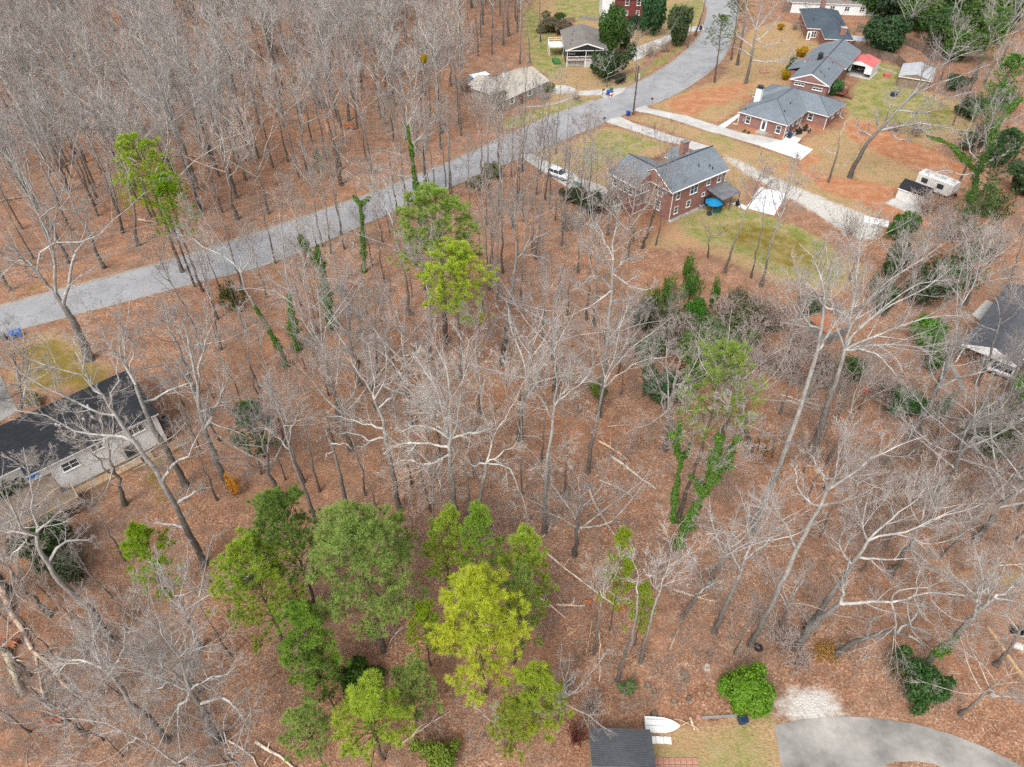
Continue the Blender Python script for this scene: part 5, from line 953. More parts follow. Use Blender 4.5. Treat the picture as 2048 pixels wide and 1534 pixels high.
# ---- pines
def tufts(C, D, rng, n=46, L=.3, w=.011):
    m = len(C); c = np.repeat(C, n, 0); d = unit(np.repeat(D, n, 0) * .8 + rng.normal(size=(m * n, 3)) * .55); s = unit(np.cross(d, rng.normal(size=d.shape))) * w; ln = (L * rng.uniform(.7, 1.15, m * n))[:, None]; off = d * .03
    tip = c + d * ln; v = np.stack([c + off - s, c + off + s, tip + s * .35, tip - s * .35], 1).reshape(-1, 3); return v, np.arange(m * n * 4).reshape(-1, 4)
def pine_proto(seed, H=18, cr=3.0, c0=.42, nb=54, per=6, nt=46, sparse=1.0, L=.3, w=.013, one=0):
    rng = np.random.default_rng(seed); tr = line([(0, 0, -.2), (rng.normal() * .15, rng.normal() * .15, H * .4), (rng.normal() * .3, rng.normal() * .3, H)], 14, .05, rng); rr = np.linspace(1, .1, 14) * H * .0095; rr[0] *= 1.3
    ta = Acc().add(tubes(tr[None], rr[None], 8)); t = np.sort(rng.uniform(0, 1, nb)) ** .85; P = []
    for j, u in enumerate(t):
        z = H * (c0 + (.985 - c0) * u); f = z / H * 13; i = min(int(f), 12); p = tr[i] + (tr[i + 1] - tr[i]) * (f - i); az = j * 2.4 + rng.normal() * .4; prof = (math.sin(min(1, (u * .80 + .22)) * math.pi)) ** .6 + .16; Lb = cr * prof * rng.uniform(.65, 1.12); a = R(78 - 42 * u + rng.normal() * 6); d = np.array([math.sin(a) * math.cos(az), math.sin(a) * math.sin(az), math.cos(a)]); q = [p]
        for s_ in range(5): d = unit(d + rng.normal(size=3) * .08 + np.array([0, 0, .09])); q.append(q[-1] + d * Lb / 5)
        P.append(q)
    P = np.array(P); Br = np.tile(np.linspace(.045, .012, 6), (nb, 1)); ca = Acc().add(tubes(P, Br, 4), 1); B, BR = grow(P, Br, per, .35, .98, 25, 62, .4, 4, .12, .08, .7, rng, flat=.3); ca.add(tubes(B, BR, 3), 1)
    tips = np.concatenate([P[:, -1], B[:, -1]]); dirs = np.concatenate([P[:, -1] - P[:, -2], B[:, -1] - B[:, -2]]); dirs = unit(unit(dirs) + np.array([0, 0, .55])); keep = rng.uniform(size=len(tips)) < sparse
    ca.add(tufts(tips[keep], dirs[keep], rng, nt, L, w), 0); return ta.mesh('trunk', ['pine_bark']), ca.mesh('crown', ['needle', 'limb'], False)
PINE = [pine_proto(600 + i, 18, 3.3, .30, 84, 6, 66, 1, .38, .0125) for i in range(3)]; PINE_S = [pine_proto(620 + i, 12, 2.0, .24, 50, 4, 62, 1, .34, .012) for i in range(3)]; PINE_T = [pine_proto(640 + i, 22, 3.0, .50, 66, 6, 62, .9, .37, .0125) for i in range(2)]; PINE_L = [pine_proto(660 + i, 20, 3.2, .48, 48, 5, 46, .8, .36, .010) for i in range(2)]
PK = dict(big=(PINE, 18, 2.9), small=(PINE_S, 12, 1.7), top=(PINE_T, 22, 2.7), loose=(PINE_L, 20, 3.0))
YG, BG, MG, DG, PG = (.50, .56, .05), (.34, .46, .055), (.27, .37, .09), (.19, .29, .06), (.33, .42, .10)
def pine(tx, ty, h, r, tint, label, kind='big', base=None, group=None, idx=None):
    """by the pixel of its top, or by the pixel of its foot"""
    if base: p = W(*base)
    else: p = W(tx, ty, h)
    pr, H, r_ = PK[kind]; tl = (0, 0)
    if base: q = WY(tx, ty, p.y); tl = (math.atan2(q.x - p.x, q.z), 0); h = q.z
    r *= 1.12
    return place('pine_tree', pr[(idx if idx is not None else random.randrange(len(pr))) % len(pr)], (p.x, p.y, 0), (r / r_, r / r_, h / H), random.uniform(0, 6.28), tl, label, 'pine tree', group, tints=((1, 1, 1), tint))
# ---- drawn trees
HG = 'bare_tree'
hero('great bare tree with sprawling white limbs at the centre of the wood', (912, 1055), [(906, 990), (900, 918), (902, 878)], [[(892, 910), (860, 928), (835, 925), (814, 918), (780, 932)], [(895, 916), (857, 932), (845, 960), (837, 990)], [(885, 922), (872, 943), (880, 968), (877, 1018)], [(896, 893), (852, 888), (812, 885), (787, 893), (765, 908)], [(902, 878), (862, 855), (827, 854), (798, 867)], [(899, 873), (874, 850), (862, 830), (838, 800)], (1.4, [(904, 875), (902, 818), (898, 770), (885, 690)]), (1.2, [(906, 868), (917, 830), (922, 780), (938, 680)]), [(908, 880), (932, 868), (962, 866), (990, 850)], [(900, 870), (880, 800), (850, 740), (820, 700)], [(904, 865), (880, 780), (840, 720)]], .36, seed=3, spread=3.5, b_per=11, t_per=10, tint=(1.25, 1.25, 1.23))
hero('pale bare tree with limb arching far to the right beside the sprawling centre tree', (948, 1050), [(958, 1010), (965, 970), (972, 928)], [(1.3, [(974, 926), (990, 870), (1002, 850), (1020, 820), (1038, 780)]), (1.3, [(976, 924), (1005, 905), (1030, 890), (1037, 872)]), [(1037, 872), (1075, 873), (1097, 890), (1130, 910), (1158, 935)], [(1036, 880), (1062, 903), (1092, 940), (1100, 955)], [(1037, 870), (1049, 838), (1075, 818), (1110, 813), (1150, 826), (1196, 852)], [(978, 928), (1010, 930), (1024, 953), (1044, 993), (1060, 1042)], [(970, 930), (952, 928), (937, 948), (912, 955)], [(1030, 800), (1050, 760), (1080, 720), (1120, 690)], [(1020, 820), (1010, 770), (1020, 720)], [(990, 870), (965, 820), (960, 760), (950, 700)], [(1110, 813), (1130, 780), (1150, 745)]], .31, seed=8, spread=3, b_per=9, tint=(1.25, 1.25, 1.23))
hero('slim pale bare stem leaning left between the two great centre trees', (940, 1048), [(938, 1000), (934, 960), (928, 930)], [[(928, 930), (915, 915), (905, 895), (880, 850)], [(930, 935), (935, 900), (945, 860), (950, 810)]], .2, seed=9, b_per=6)
hero('massive old oak leaning over the left road', (180, 719), [(172, 700), (155, 660), (133, 620), (112, 588)], [(1.3, [(108, 586), (75, 546), (50, 524), (15, 484), (-5, 450)]), (1.4, [(100, 580), (85, 569), (72, 534), (82, 504), (105, 486), (150, 484), (187, 481), (220, 449), (262, 409), (290, 384)]), (1.3, [(115, 580), (107, 534), (100, 484), (87, 446), (72, 416), (55, 384), (40, 325)]), [(97, 485), (110, 434), (135, 399), (155, 335)], [(130, 600), (150, 514), (160, 489), (205, 452)], [(75, 534), (50, 519), (20, 534), (2, 554), (15, 576), (32, 584)], [(50, 516), (25, 508), (-5, 506)], [(87, 446), (120, 400), (130, 350)], [(150, 484), (180, 430), (215, 395)], [(55, 384), (25, 350), (10, 310)]], .62, seed=5, spread=4, b_per=9)
hero('tall bare tree rising beside the white sided house corner', (372, 973), [(350, 930), (337, 908), (310, 860), (287, 815), (272, 770)], [[(270, 768), (255, 735), (250, 696), (257, 634), (260, 590)], [(268, 765), (245, 716), (240, 659), (237, 610)], [(262, 745), (212, 671), (195, 634), (150, 595)], [(283, 812), (300, 802), (352, 775), (405, 760)], [(262, 740), (270, 690), (285, 650)]], .36, seed=6, b_per=8)
hero('bare tree with long lichen grey limbs reaching across the dark roof', (410, 1128), [(375, 1060), (350, 1008), (325, 963), (300, 925), (282, 900), (250, 860), (232, 830)], [(1.3, [(285, 895), (262, 876), (235, 870), (196, 870), (166, 864), (137, 853), (98, 833), (72, 823), (30, 820)]), (1.2, [(235, 832), (196, 823), (156, 806), (121, 788), (88, 771), (39, 745), (25, 722)]), (1.2, [(232, 830), (205, 790), (180, 769), (156, 749), (117, 737), (68, 724), (30, 690)]), [(205, 792), (185, 770), (165, 730), (135, 670)], [(215, 800), (235, 760), (240, 730), (232, 690)], [(166, 864), (150, 880), (125, 875)], [(350, 1008), (390, 985), (420, 975)], [(375, 1060), (350, 1050), (300, 1045)], [(325, 963), (345, 930), (380, 905), (395, 870)]], .33, seed=10, spread=2, b_per=8)
hero('dark trunked bare tree next to the small orange leaved sapling', (462, 980), [(450, 960), (430, 915), (415, 875), (400, 820), (395, 768)], [(1.3, [(392, 766), (375, 684), (357, 621), (337, 580)]), (1.2, [(397, 766), (400, 721), (412, 684), (432, 635)]), [(400, 800), (375, 760), (350, 730)], [(408, 850), (440, 800), (455, 760)], [(375, 684), (345, 660), (330, 620)]], .38, seed=12, extra=3)
hero('pale bare tree with ivy on its trunk, reaching over the road', (572, 734), [(560, 700), (535, 655), (510, 615), (490, 575), (482, 546)], [[(482, 546), (470, 530), (440, 510), (410, 497), (385, 475), (355, 470)], [(484, 545), (500, 520), (505, 495), (500, 455)], [(470, 530), (455, 500), (430, 470), (400, 420), (385, 380)], [(478, 540), (480, 510), (470, 480)], [(455, 500), (430, 495), (405, 440)]], .27, seed=13, ivy=(.05, .7, .38))
hero('pale forked bare tree with many stems below the road bend', (678, 837), [(667, 775), (655, 735), (644, 700)], [(1.4, [(644, 700), (640, 640), (634, 570), (633, 546), (645, 520), (640, 465)]), (1.4, [(643, 698), (625, 650), (615, 600), (610, 560), (610, 530), (625, 470), (624, 430)]), (1.2, [(642, 705), (610, 650), (585, 590), (575, 560), (560, 470)]), [(648, 700), (655, 650), (680, 615), (700, 580), (728, 528)], [(625, 660), (600, 620), (560, 590), (512, 575), (475, 580)], [(634, 570), (650, 540), (670, 520)]], .3, seed=14, spread=2.5)
hero('tall dark limbed bare tree standing before the road in the middle', (1004, 726), [(1012, 660), (1022, 600), (1029, 540), (1033, 500)], [(1.3, [(1033, 500), (1030, 440), (1040, 390), (1050, 340), (1042, 280)]), [(1036, 520), (1050, 500), (1070, 480), (1100, 465), (1132, 448)], (1.2, [(1036, 510), (1060, 470), (1070, 440), (1100, 420), (1155, 398)]), [(1030, 480), (1020, 440), (1005, 410), (990, 350)], [(1045, 510), (1075, 512), (1100, 522), (1088, 538)], [(1040, 400), (1075, 350), (1110, 320), (1155, 308)], [(1050, 340), (1080, 300), (1110, 290)]], .33, seed=15, tint=(.62, .62, .64), b_per=8, t_per=8)
hero('tall grey bare tree right of the middle, crown below the awning house', (1196, 835), [(1205, 775), (1213, 700), (1218, 640), (1222, 580), (1226, 520)], [(1.2, [(1226, 520), (1225, 490), (1232, 450), (1242, 415)]), [(1226, 510), (1245, 490), (1270, 470), (1295, 452)], [(1224, 530), (1205, 520), (1190, 510), (1170, 490), (1158, 478)], [(1226, 545), (1250, 520), (1282, 508)], [(1222, 570), (1200, 555), (1180, 553), (1165, 570), (1142, 582)], [(1220, 590), (1200, 600), (1170, 620), (1130, 635)], [(1224, 560), (1260, 570), (1300, 580), (1322, 558)], [(1220, 600), (1245, 600), (1292, 612)], [(1226, 515), (1205, 470), (1190, 440)], [(1215, 680), (1240, 650), (1260, 610)]], .28, seed=16, b_per=9, t_per=8, spread=4)
hero('bare tree with fan of pale branches over the open leaf floor', (1176, 945), [(1182, 900), (1196, 830), (1207, 775)], [[(1207, 775), (1225, 740), (1260, 700), (1300, 670), (1342, 635)], [(1209, 770), (1230, 700), (1240, 650), (1248, 600)], [(1205, 765), (1200, 720), (1195, 670), (1178, 620)], [(1210, 775), (1250, 740), (1300, 720), (1345, 712)], [(1205, 780), (1180, 750), (1160, 710)], [(1225, 740), (1230, 690), (1215, 640)]], .24, seed=17, b_per=8)
hero('big bare tree leaning far over the back lawn', (1700, 355), [(1712, 325), (1735, 285), (1757, 262), (1790, 225), (1815, 200), (1835, 180)], [(1.2, [(1757, 262), (1800, 252), (1850, 248), (1910, 258), (1962, 262)]), [(1760, 260), (1755, 245), (1752, 220)], (1.2, [(1790, 225), (1830, 190), (1880, 165), (1930, 150), (1980, 128)]), [(1795, 232), (1860, 225), (1900, 195), (1955, 183)], (1.4, [(1835, 180), (1865, 150), (1900, 120), (1962, 98)]), [(1815, 200), (1840, 165), (1850, 130), (1882, 88)], [(1770, 255), (1790, 275), (1825, 283)], [(1740, 280), (1720, 260), (1712, 240)], [(1830, 190), (1870, 200), (1930, 190)]], .42, seed=18, tint=(.75, .75, .77), spread=4, b_per=9)
hero('thin broken dead tree on the grass beside the great leaning one', (1657, 365), [(1665, 335), (1675, 305), (1680, 270)], [[(1672, 310), (1650, 300), (1640, 280)], [(1674, 335), (1690, 330), (1702, 312)], [(1680, 272), (1695, 240), (1710, 232)]], .2, seed=19, b_per=3, t_per=4, f_per=2, blen=.35)
hero('white limbed bare tree with ivy clad forks behind the camper', (1930, 440), [(1940, 405), (1950, 370), (1961, 335)], [(1.4, [(1961, 332), (1980, 300), (1990, 260), (2010, 230), (2045, 195)]), (1.2, [(1961, 335), (2000, 310), (2055, 283)]), [(1955, 340), (1920, 310), (1905, 290), (1880, 280), (1855, 272)], [(1955, 345), (1925, 350), (1895, 340), (1850, 347)], [(1975, 300), (1970, 270), (1985, 240), (1980, 185)], [(1958, 335), (1940, 300), (1935, 265), (1950, 230)], [(1990, 320), (2020, 300), (2030, 250)]], .42, seed=20, tint=(1.1, 1.1, 1.1), ivy=(.1, 1, .8, [2, 0]), spread=3)
hero('grand bare tree fanning wide branches toward the right edge', (1625, 895), [(1640, 860), (1661, 793), (1678, 740), (1690, 700)], [(1.4, [(1692, 698), (1715, 660), (1750, 630), (1800, 600), (1860, 570), (1905, 535)]), (1.3, [(1692, 700), (1730, 680), (1780, 660), (1840, 640), (1900, 630), (1945, 640)]), [(1688, 705), (1700, 660), (1740, 600), (1780, 560), (1840, 520), (1885, 488)], (1.2, [(1686, 715), (1700, 640), (1710, 600), (1715, 540), (1720, 480), (1727, 425)]), [(1692, 703), (1740, 690), (1800, 690), (1850, 700), (1875, 745)], [(1695, 700), (1730, 700), (1770, 720), (1795, 755)], [(1700, 690), (1760, 620), (1830, 570), (1905, 560)], [(1740, 690), (1790, 715), (1815, 760)], [(1690, 700), (1670, 640), (1665, 580), (1680, 520)]], .42, seed=21, spread=4, b_per=11, t_per=9)
hero('tall bare tree with pale fork above the stone hut', (1505, 1060), [(1536, 988), (1565, 915), (1593, 843), (1618, 750), (1640, 670), (1648, 612)], [[(1648, 609), (1645, 570), (1640, 540), (1625, 510), (1598, 488)], [(1650, 606), (1660, 560), (1665, 530), (1660, 485)], [(1645, 612), (1620, 575), (1590, 560), (1572, 548)], [(1648, 625), (1680, 625), (1700, 640)], [(1640, 660), (1610, 640), (1590, 600)], [(1630, 700), (1660, 660), (1690, 620)]], .3, seed=22, b_per=9)
hero('dark trunked bare tree left of the leaning oak pair', (1429, 1265), [(1450, 1215), (1474, 1162), (1490, 1120)], [[(1492, 1112), (1520, 1060), (1545, 1010), (1540, 955)], [(1490, 1120), (1500, 1080), (1495, 1030), (1510, 980)], [(1494, 1115), (1540, 1080), (1582, 1058)], [(1480, 1145), (1460, 1100), (1450, 1050)]], .27, seed=23)
hero('bare tree with pale bluish upper stem at the right of the wood', (1500, 1290), [(1541, 1212), (1576, 1138), (1610, 1065), (1640, 1010), (1653, 980)], [(1.3, [(1653, 980), (1671, 943), (1680, 900), (1692, 865)]), (1.2, [(1650, 985), (1700, 950), (1740, 920), (1800, 890), (1855, 870)]), [(1631, 1025), (1610, 1000), (1590, 960), (1600, 925)], [(1640, 1012), (1690, 1000), (1730, 960), (1780, 940)], [(1650, 985), (1640, 940), (1610, 900)], [(1600, 1085), (1570, 1050), (1550, 1000)]], .27, seed=24, b_per=10, spread=4)
hero('bare tree with long right leaning fork beyond the oak', (1611, 1262), [(1650, 1205), (1690, 1150), (1736, 1082)], [(1.3, [(1736, 1080), (1780, 1040), (1823, 1005), (1865, 965)]), (1.2, [(1745, 1082), (1790, 1070), (1836, 1055), (1886, 1030), (1930, 1008)]), [(1736, 1085), (1725, 1050), (1735, 1000), (1750, 960)], [(1720, 1105), (1760, 1120), (1810, 1115), (1850, 1120)], [(1800, 1065), (1850, 1085), (1900, 1080), (1960, 1050)], [(1700, 1135), (1680, 1090), (1690, 1040)]], .29, seed=25, spread=3.5, b_per=10)
hero('great black trunked oak throwing white limbs down toward the round drive', (1593, 1297), [(1615, 1265), (1650, 1230), (1681, 1208)], [(1.6, [(1681, 1208), (1720, 1206), (1773, 1202), (1805, 1205), (1830, 1190), (1875, 1187), (1932, 1192)]), (1.1, [(1773, 1202), (1790, 1185), (1830, 1175), (1870, 1170), (1905, 1148)]), (1.1, [(1775, 1205), (1790, 1225), (1790, 1250), (1786, 1290), (1785, 1310), (1775, 1340), (1782, 1372)]), (1.3, [(1808, 1207), (1820, 1240), (1835, 1270), (1850, 1293), (1880, 1310), (1900, 1340), (1925, 1365), (1948, 1388)]), [(1850, 1293), (1853, 1330), (1860, 1360), (1870, 1390), (1838, 1418)], [(1835, 1200), (1845, 1230), (1870, 1250), (1912, 1272)], [(1850, 1190), (1880, 1220), (1930, 1245), (1975, 1256)], [(1838, 1190), (1838, 1150), (1840, 1118)], [(1880, 1186), (1940, 1190), (1995, 1178)], [(1925, 1365), (1920, 1400), (1905, 1450), (1906, 1492)], [(1928, 1368), (1980, 1400), (2035, 1432)], [(1790, 1290), (1770, 1320), (1755, 1350)], [(1681, 1208), (1690, 1160), (1700, 1110)], [(1900, 1340), (1935, 1350), (1975, 1385)]], .42, seed=26, spread=2, b_per=7, t_per=8, blen=.42, up=.0)
hero('second dark leaning trunk arching below the black oak', (1668, 1312), [(1700, 1290), (1740, 1272), (1780, 1265), (1815, 1270)], [[(1815, 1270), (1846, 1290), (1860, 1310)], [(1790, 1266), (1830, 1230), (1860, 1180)], [(1740, 1272), (1745, 1240), (1760, 1215)]], .3, seed=27, b_per=5, tint=(.8, .8, .8))
hero('ivy clad trunk leaning toward the fire ring', (1836, 1337), [(1870, 1310), (1916, 1270), (1946, 1232), (1990, 1195)], [[(1990, 1195), (2020, 1175), (2055, 1150)], [(1990, 1195), (2030, 1205), (2060, 1210)], [(1950, 1230), (1960, 1180), (1985, 1130)], [(1980, 1200), (2010, 1130), (2040, 1080)]], .3, seed=28, ivy=(.02, .6, .45), extra=2)
hero('low spreading bare tree with curling white limbs, bottom left', (437, 1482), [(420, 1450), (400, 1410), (380, 1380)], [(1.4, [(378, 1372), (345, 1365), (310, 1355), (270, 1345), (230, 1330), (180, 1308)]), [(376, 1370), (330, 1335), (300, 1320), (278, 1288)], (1.2, [(378, 1370), (360, 1320), (340, 1290), (318, 1248)]), [(385, 1388), (380, 1360), (375, 1330), (388, 1298)], [(400, 1400), (440, 1398), (455, 1400), (480, 1430), (502, 1462)], [(380, 1385), (372, 1400), (358, 1415), (360, 1440), (380, 1460), (390, 1485), (412, 1502)], [(385, 1375), (420, 1355), (450, 1350), (472, 1333)], [(345, 1365), (310, 1380), (280, 1385)], [(360, 1320), (385, 1290), (400, 1250)], [(330, 1335), (310, 1300), (315, 1260)]], .34, seed=29, spread=2.5, b_per=11, t_per=9, up=.14)
hero('leaning bare tree with dark stem left of the curling limbed tree', (335, 1482), [(300, 1440), (262, 1405), (237, 1365), (205, 1335)], [[(200, 1330), (160, 1320), (130, 1330), (118, 1352)], [(203, 1333), (180, 1300), (150, 1270), (135, 1230)], [(215, 1345), (240, 1310), (250, 1270), (240, 1230)], [(210, 1340), (190, 1280), (200, 1230)]], .27, seed=30, b_per=9, extra=2)
hero('bare tree with forked pale branch at the very bottom left', (410, 1575), [(385, 1550), (357, 1524)], [(1.3, [(355, 1522), (300, 1487), (270, 1472), (200, 1442), (120, 1436)]), [(200, 1442), (195, 1400), (190, 1375)], [(270, 1472), (250, 1500), (235, 1530)], [(300, 1487), (280, 1440), (285, 1400)], [(357, 1520), (380, 1515), (420, 1520)], [(240, 1458), (200, 1470), (170, 1500)]], .26, seed=31, b_per=9)
hero('white stemmed bare tree at the left edge below the deck', (225, 1285), [(190, 1230), (150, 1190), (107, 1150), (85, 1110), (72, 1070)], [(1.2, [(70, 1063), (62, 993), (57, 940), (48, 895)]), [(72, 1068), (50, 1058), (25, 1018), (8, 965)], [(74, 1075), (30, 1065), (-6, 1060)], [(78, 1070), (110, 1030), (128, 1005)], [(80, 1085), (50, 1090), (20, 1112), (-6, 1122)], [(90, 1120), (120, 1090), (170, 1080), (200, 1090)], [(62, 993), (85, 950), (90, 910)]], .31, seed=32, b_per=10)
hero('slim bare tree rising behind the dark green pine group', (632, 1043), [(610, 980), (587, 928), (572, 870)], [[(572, 868), (562, 838), (548, 800), (530, 760)], [(575, 880), (590, 840), (600, 800)], [(580, 900), (550, 870), (520, 850)]], .2, seed=33, b_per=9)
hero('weathered snag with a few broken branches above the dark green pine', (697, 1028), [(680, 950), (662, 885), (652, 856)], [[(668, 905), (655, 910), (652, 918)], [(662, 885), (690, 888), (705, 898)], [(655, 865), (640, 875), (632, 885)]], .23, seed=34, b_per=2, t_per=3, f_per=0, blen=.4)
hero('tall grey bare tree left of the great centre tree', (799, 1022), [(790, 970), (784, 938), (775, 890), (765, 840), (748, 800)], [[(748, 800), (737, 770), (715, 740), (690, 700)], [(750, 805), (770, 760), (775, 710), (770, 660)], [(765, 865), (740, 850), (700, 840), (650, 832)], [(772, 880), (740, 880), (710, 868), (670, 866)], [(745, 795), (745, 740), (735, 690)], [(758, 820), (790, 790), (810, 750)]], .27, seed=35, b_per=9)
hero('straight bare trunk right of the arching limb tree', (1089, 1065), [(1092, 960), (1099, 893), (1109, 813)], [[(1109, 810), (1112, 760), (1105, 700), (1110, 660)], [(1109, 815), (1135, 770), (1150, 720)], [(1106, 830), (1080, 790), (1070, 740)], [(1108, 820), (1130, 790), (1170, 760), (1190, 720)]], .26, seed=36, b_per=8)
hero('dark forked bare tree in front of the awning house gable', (1284, 497), [(1300, 450), (1310, 420), (1322, 385)], [[(1322, 384), (1330, 350), (1345, 310), (1372, 268)], [(1323, 385), (1315, 340), (1290, 300), (1275, 262)], [(1324, 380), (1325, 330), (1320, 280), (1328, 235)], [(1318, 395), (1350, 370), (1375, 365)], [(1312, 415), (1280, 400), (1250, 380)], [(1330, 350), (1350, 290), (1345, 245)]], .22, seed=37, tint=(.6, .6, .62), b_per=7, t_per=7, spread=2)
hero('small many stemmed bare tree on the lawn below the awning', (1416, 515), [(1417, 500), (1416, 480)], [[(1416, 480), (1410, 460), (1400, 435)], [(1417, 485), (1430, 465), (1448, 440)], [(1416, 482), (1417, 455), (1420, 430)], [(1417, 480), (1440, 470), (1462, 455)]], .13, seed=38, tint=(.6, .55, .5), b_per=6, t_per=6, f_per=3)
hero('pale wide crowned bare tree on the clay lawn by the street bend', (1491, 167), [(1500, 130), (1507, 90), (1512, 60)], [[(1512, 60), (1520, 20), (1535, -20)], [(1511, 62), (1495, 20), (1485, -20)], [(1508, 85), (1540, 60), (1560, 30)], [(1506, 95), (1480, 75), (1462, 50)], [(1502, 120), (1540, 125), (1570, 120), (1600, 135)], [(1503, 112), (1475, 95), (1455, 97)], [(1512, 60), (1545, 20), (1565, -10)], [(1508, 80), (1530, 90), (1575, 80)]], .38, seed=39, b_per=9, spread=4)
hero('dark bare trunk just behind the pale wide crowned lawn tree', (1474, 130), [(1482, 90), (1488, 50), (1492, 20)], [[(1492, 20), (1500, -20), (1510, -50)], [(1490, 30), (1470, 0), (1460, -30)], [(1486, 60), (1510, 40), (1530, 20)]], .36, seed=40, tint=(.8, .8, .8))
hero('twisted little bare tree in front of the dark cedar', (1214, 174), [(1213, 160), (1216, 150), (1210, 138)], [[(1210, 138), (1203, 125), (1195, 108)], [(1216, 148), (1230, 140), (1248, 128)], [(1211, 140), (1220, 120), (1228, 100)], [(1212, 142), (1195, 135), (1188, 118)]], .15, seed=41, b_per=8, t_per=8, f_per=4)
hero('brown dead topped tree with torn bark in the wood beyond the road', (683, 370), [(676, 340), (668, 300), (655, 265)], [[(655, 265), (650, 240), (640, 220)], [(662, 285), (680, 270), (700, 260)]], .42, seed=42, tint=(.75, .45, .32), b_per=6)
hero('ivy wrapped snag standing at the road edge', (728, 544), [(727, 500), (724, 450), (722, 410)], [[(722, 410), (712, 398), (706, 392)], [(722, 408), (732, 400), (740, 394)]], .16, seed=43, b_per=1, t_per=1, f_per=0, ivy=(.02, 1, .45, [0, 1]), name='ivy_snag', cat='dead tree', blen=.2)
hero('ivy bushed slim tree left of the pale forked tree', (593, 699), [(585, 640), (575, 570), (565, 480), (560, 440)], [[(565, 480), (575, 460), (590, 450)], [(560, 440), (555, 410), (545, 380)], [(566, 500), (550, 480), (545, 460)]], .15, seed=44, b_per=4, t_per=5, ivy=(.03, .5, .72))
hero('olive vine shrouded tree right of the pale forked tree', (662, 660), [(655, 600), (645, 540), (630, 480)], [[(630, 480), (620, 440), (610, 400)], [(640, 520), (610, 490), (600, 470)], [(635, 500), (650, 470), (655, 450)]], .2, seed=45, b_per=6, ivy=(.1, .95, .8, [1]), tint=(.9, .95, .8)).children[-1].color = (.13, .145, .06, 1)
hero('straight ivy clad forked tree on the open leaf floor', (1346, 1042), [(1352, 980), (1361, 920)], [[(1361, 918), (1352, 890), (1342, 862)], [(1362, 917), (1373, 905), (1381, 885)], [(1355, 900), (1355, 870), (1360, 845)], [(1342, 862), (1330, 830), (1320, 800)], [(1360, 850), (1370, 810), (1360, 770)], [(1344, 860), (1350, 820), (1340, 790)]], .17, seed=46, b_per=7, ivy=(.03, 1, .36, [0, 1, 2]))
hero('leaning tree swathed in bright green ivy on the open leaf floor', (1355, 1092), [(1375, 1050), (1400, 1000), (1425, 962)], [(1.3, [(1425, 960), (1432, 920), (1438, 870)]), (1.3, [(1428, 958), (1450, 920), (1478, 875)]), [(1410, 985), (1395, 965), (1380, 952)], [(1438, 870), (1435, 820), (1425, 790)], [(1478, 872), (1500, 840), (1530, 810)], [(1476, 875), (1490, 900), (1525, 890)], [(1440, 870), (1460, 820), (1455, 780)], [(1448, 925), (1490, 930), (1540, 935)]], .22, seed=47, b_per=8, ivy=(.03, 1, .62, [0, 1, 2]))
hero('slender birch with curved silver foot beside the sparse pine', (1281, 1325), [(1287, 1290), (1299, 1250), (1308, 1215), (1318, 1185)], [[(1318, 1185), (1328, 1150), (1345, 1110), (1350, 1060)], [(1316, 1190), (1300, 1160), (1290, 1120)], [(1322, 1170), (1360, 1150), (1395, 1120)]], .17, seed=48, tint=(1.25, 1.25, 1.25), b_per=8)
hero('slim pale bare tree above the black roofed shed', (1188, 1308), [(1193, 1265), (1204, 1195)], [[(1204, 1192), (1210, 1150), (1215, 1110)], [(1203, 1195), (1190, 1160), (1180, 1130)], [(1203, 1198), (1225, 1160), (1240, 1130)]], .14, seed=49, tint=(1.1, 1.1, 1.05), b_per=8)
hero('leaning broken grey trunk on the open slope', (1364, 1238), [(1380, 1210), (1400, 1185), (1424, 1160)], [[(1395, 1190), (1420, 1170), (1450, 1158)], [(1410, 1175), (1400, 1150), (1385, 1140)]], .2, seed=50, b_per=3, f_per=2)
hero('curved dark trunk with sparse pine top beside the birch', (1234, 1362), [(1245, 1325), (1261, 1285), (1272, 1240), (1275, 1190)], [[(1275, 1190), (1272, 1140), (1265, 1090)]], .17, seed=51, b_per=5, t_per=4, f_per=2)
hero('tall ivy clad tree rising in front of the road at the centre', (846, 480), [(840, 420), (832, 370), (822, 300), (812, 228)], [[(812, 228), (808, 190), (795, 150)], [(822, 300), (850, 262), (872, 232)], [(828, 340), (800, 310), (758, 300)], [(816, 250), (835, 210), (850, 175)], [(832, 370), (862, 340), (885, 310)], [(830, 350), (790, 350), (760, 335)]], .2, seed=52, b_per=8, ivy=(.02, .97, .5))
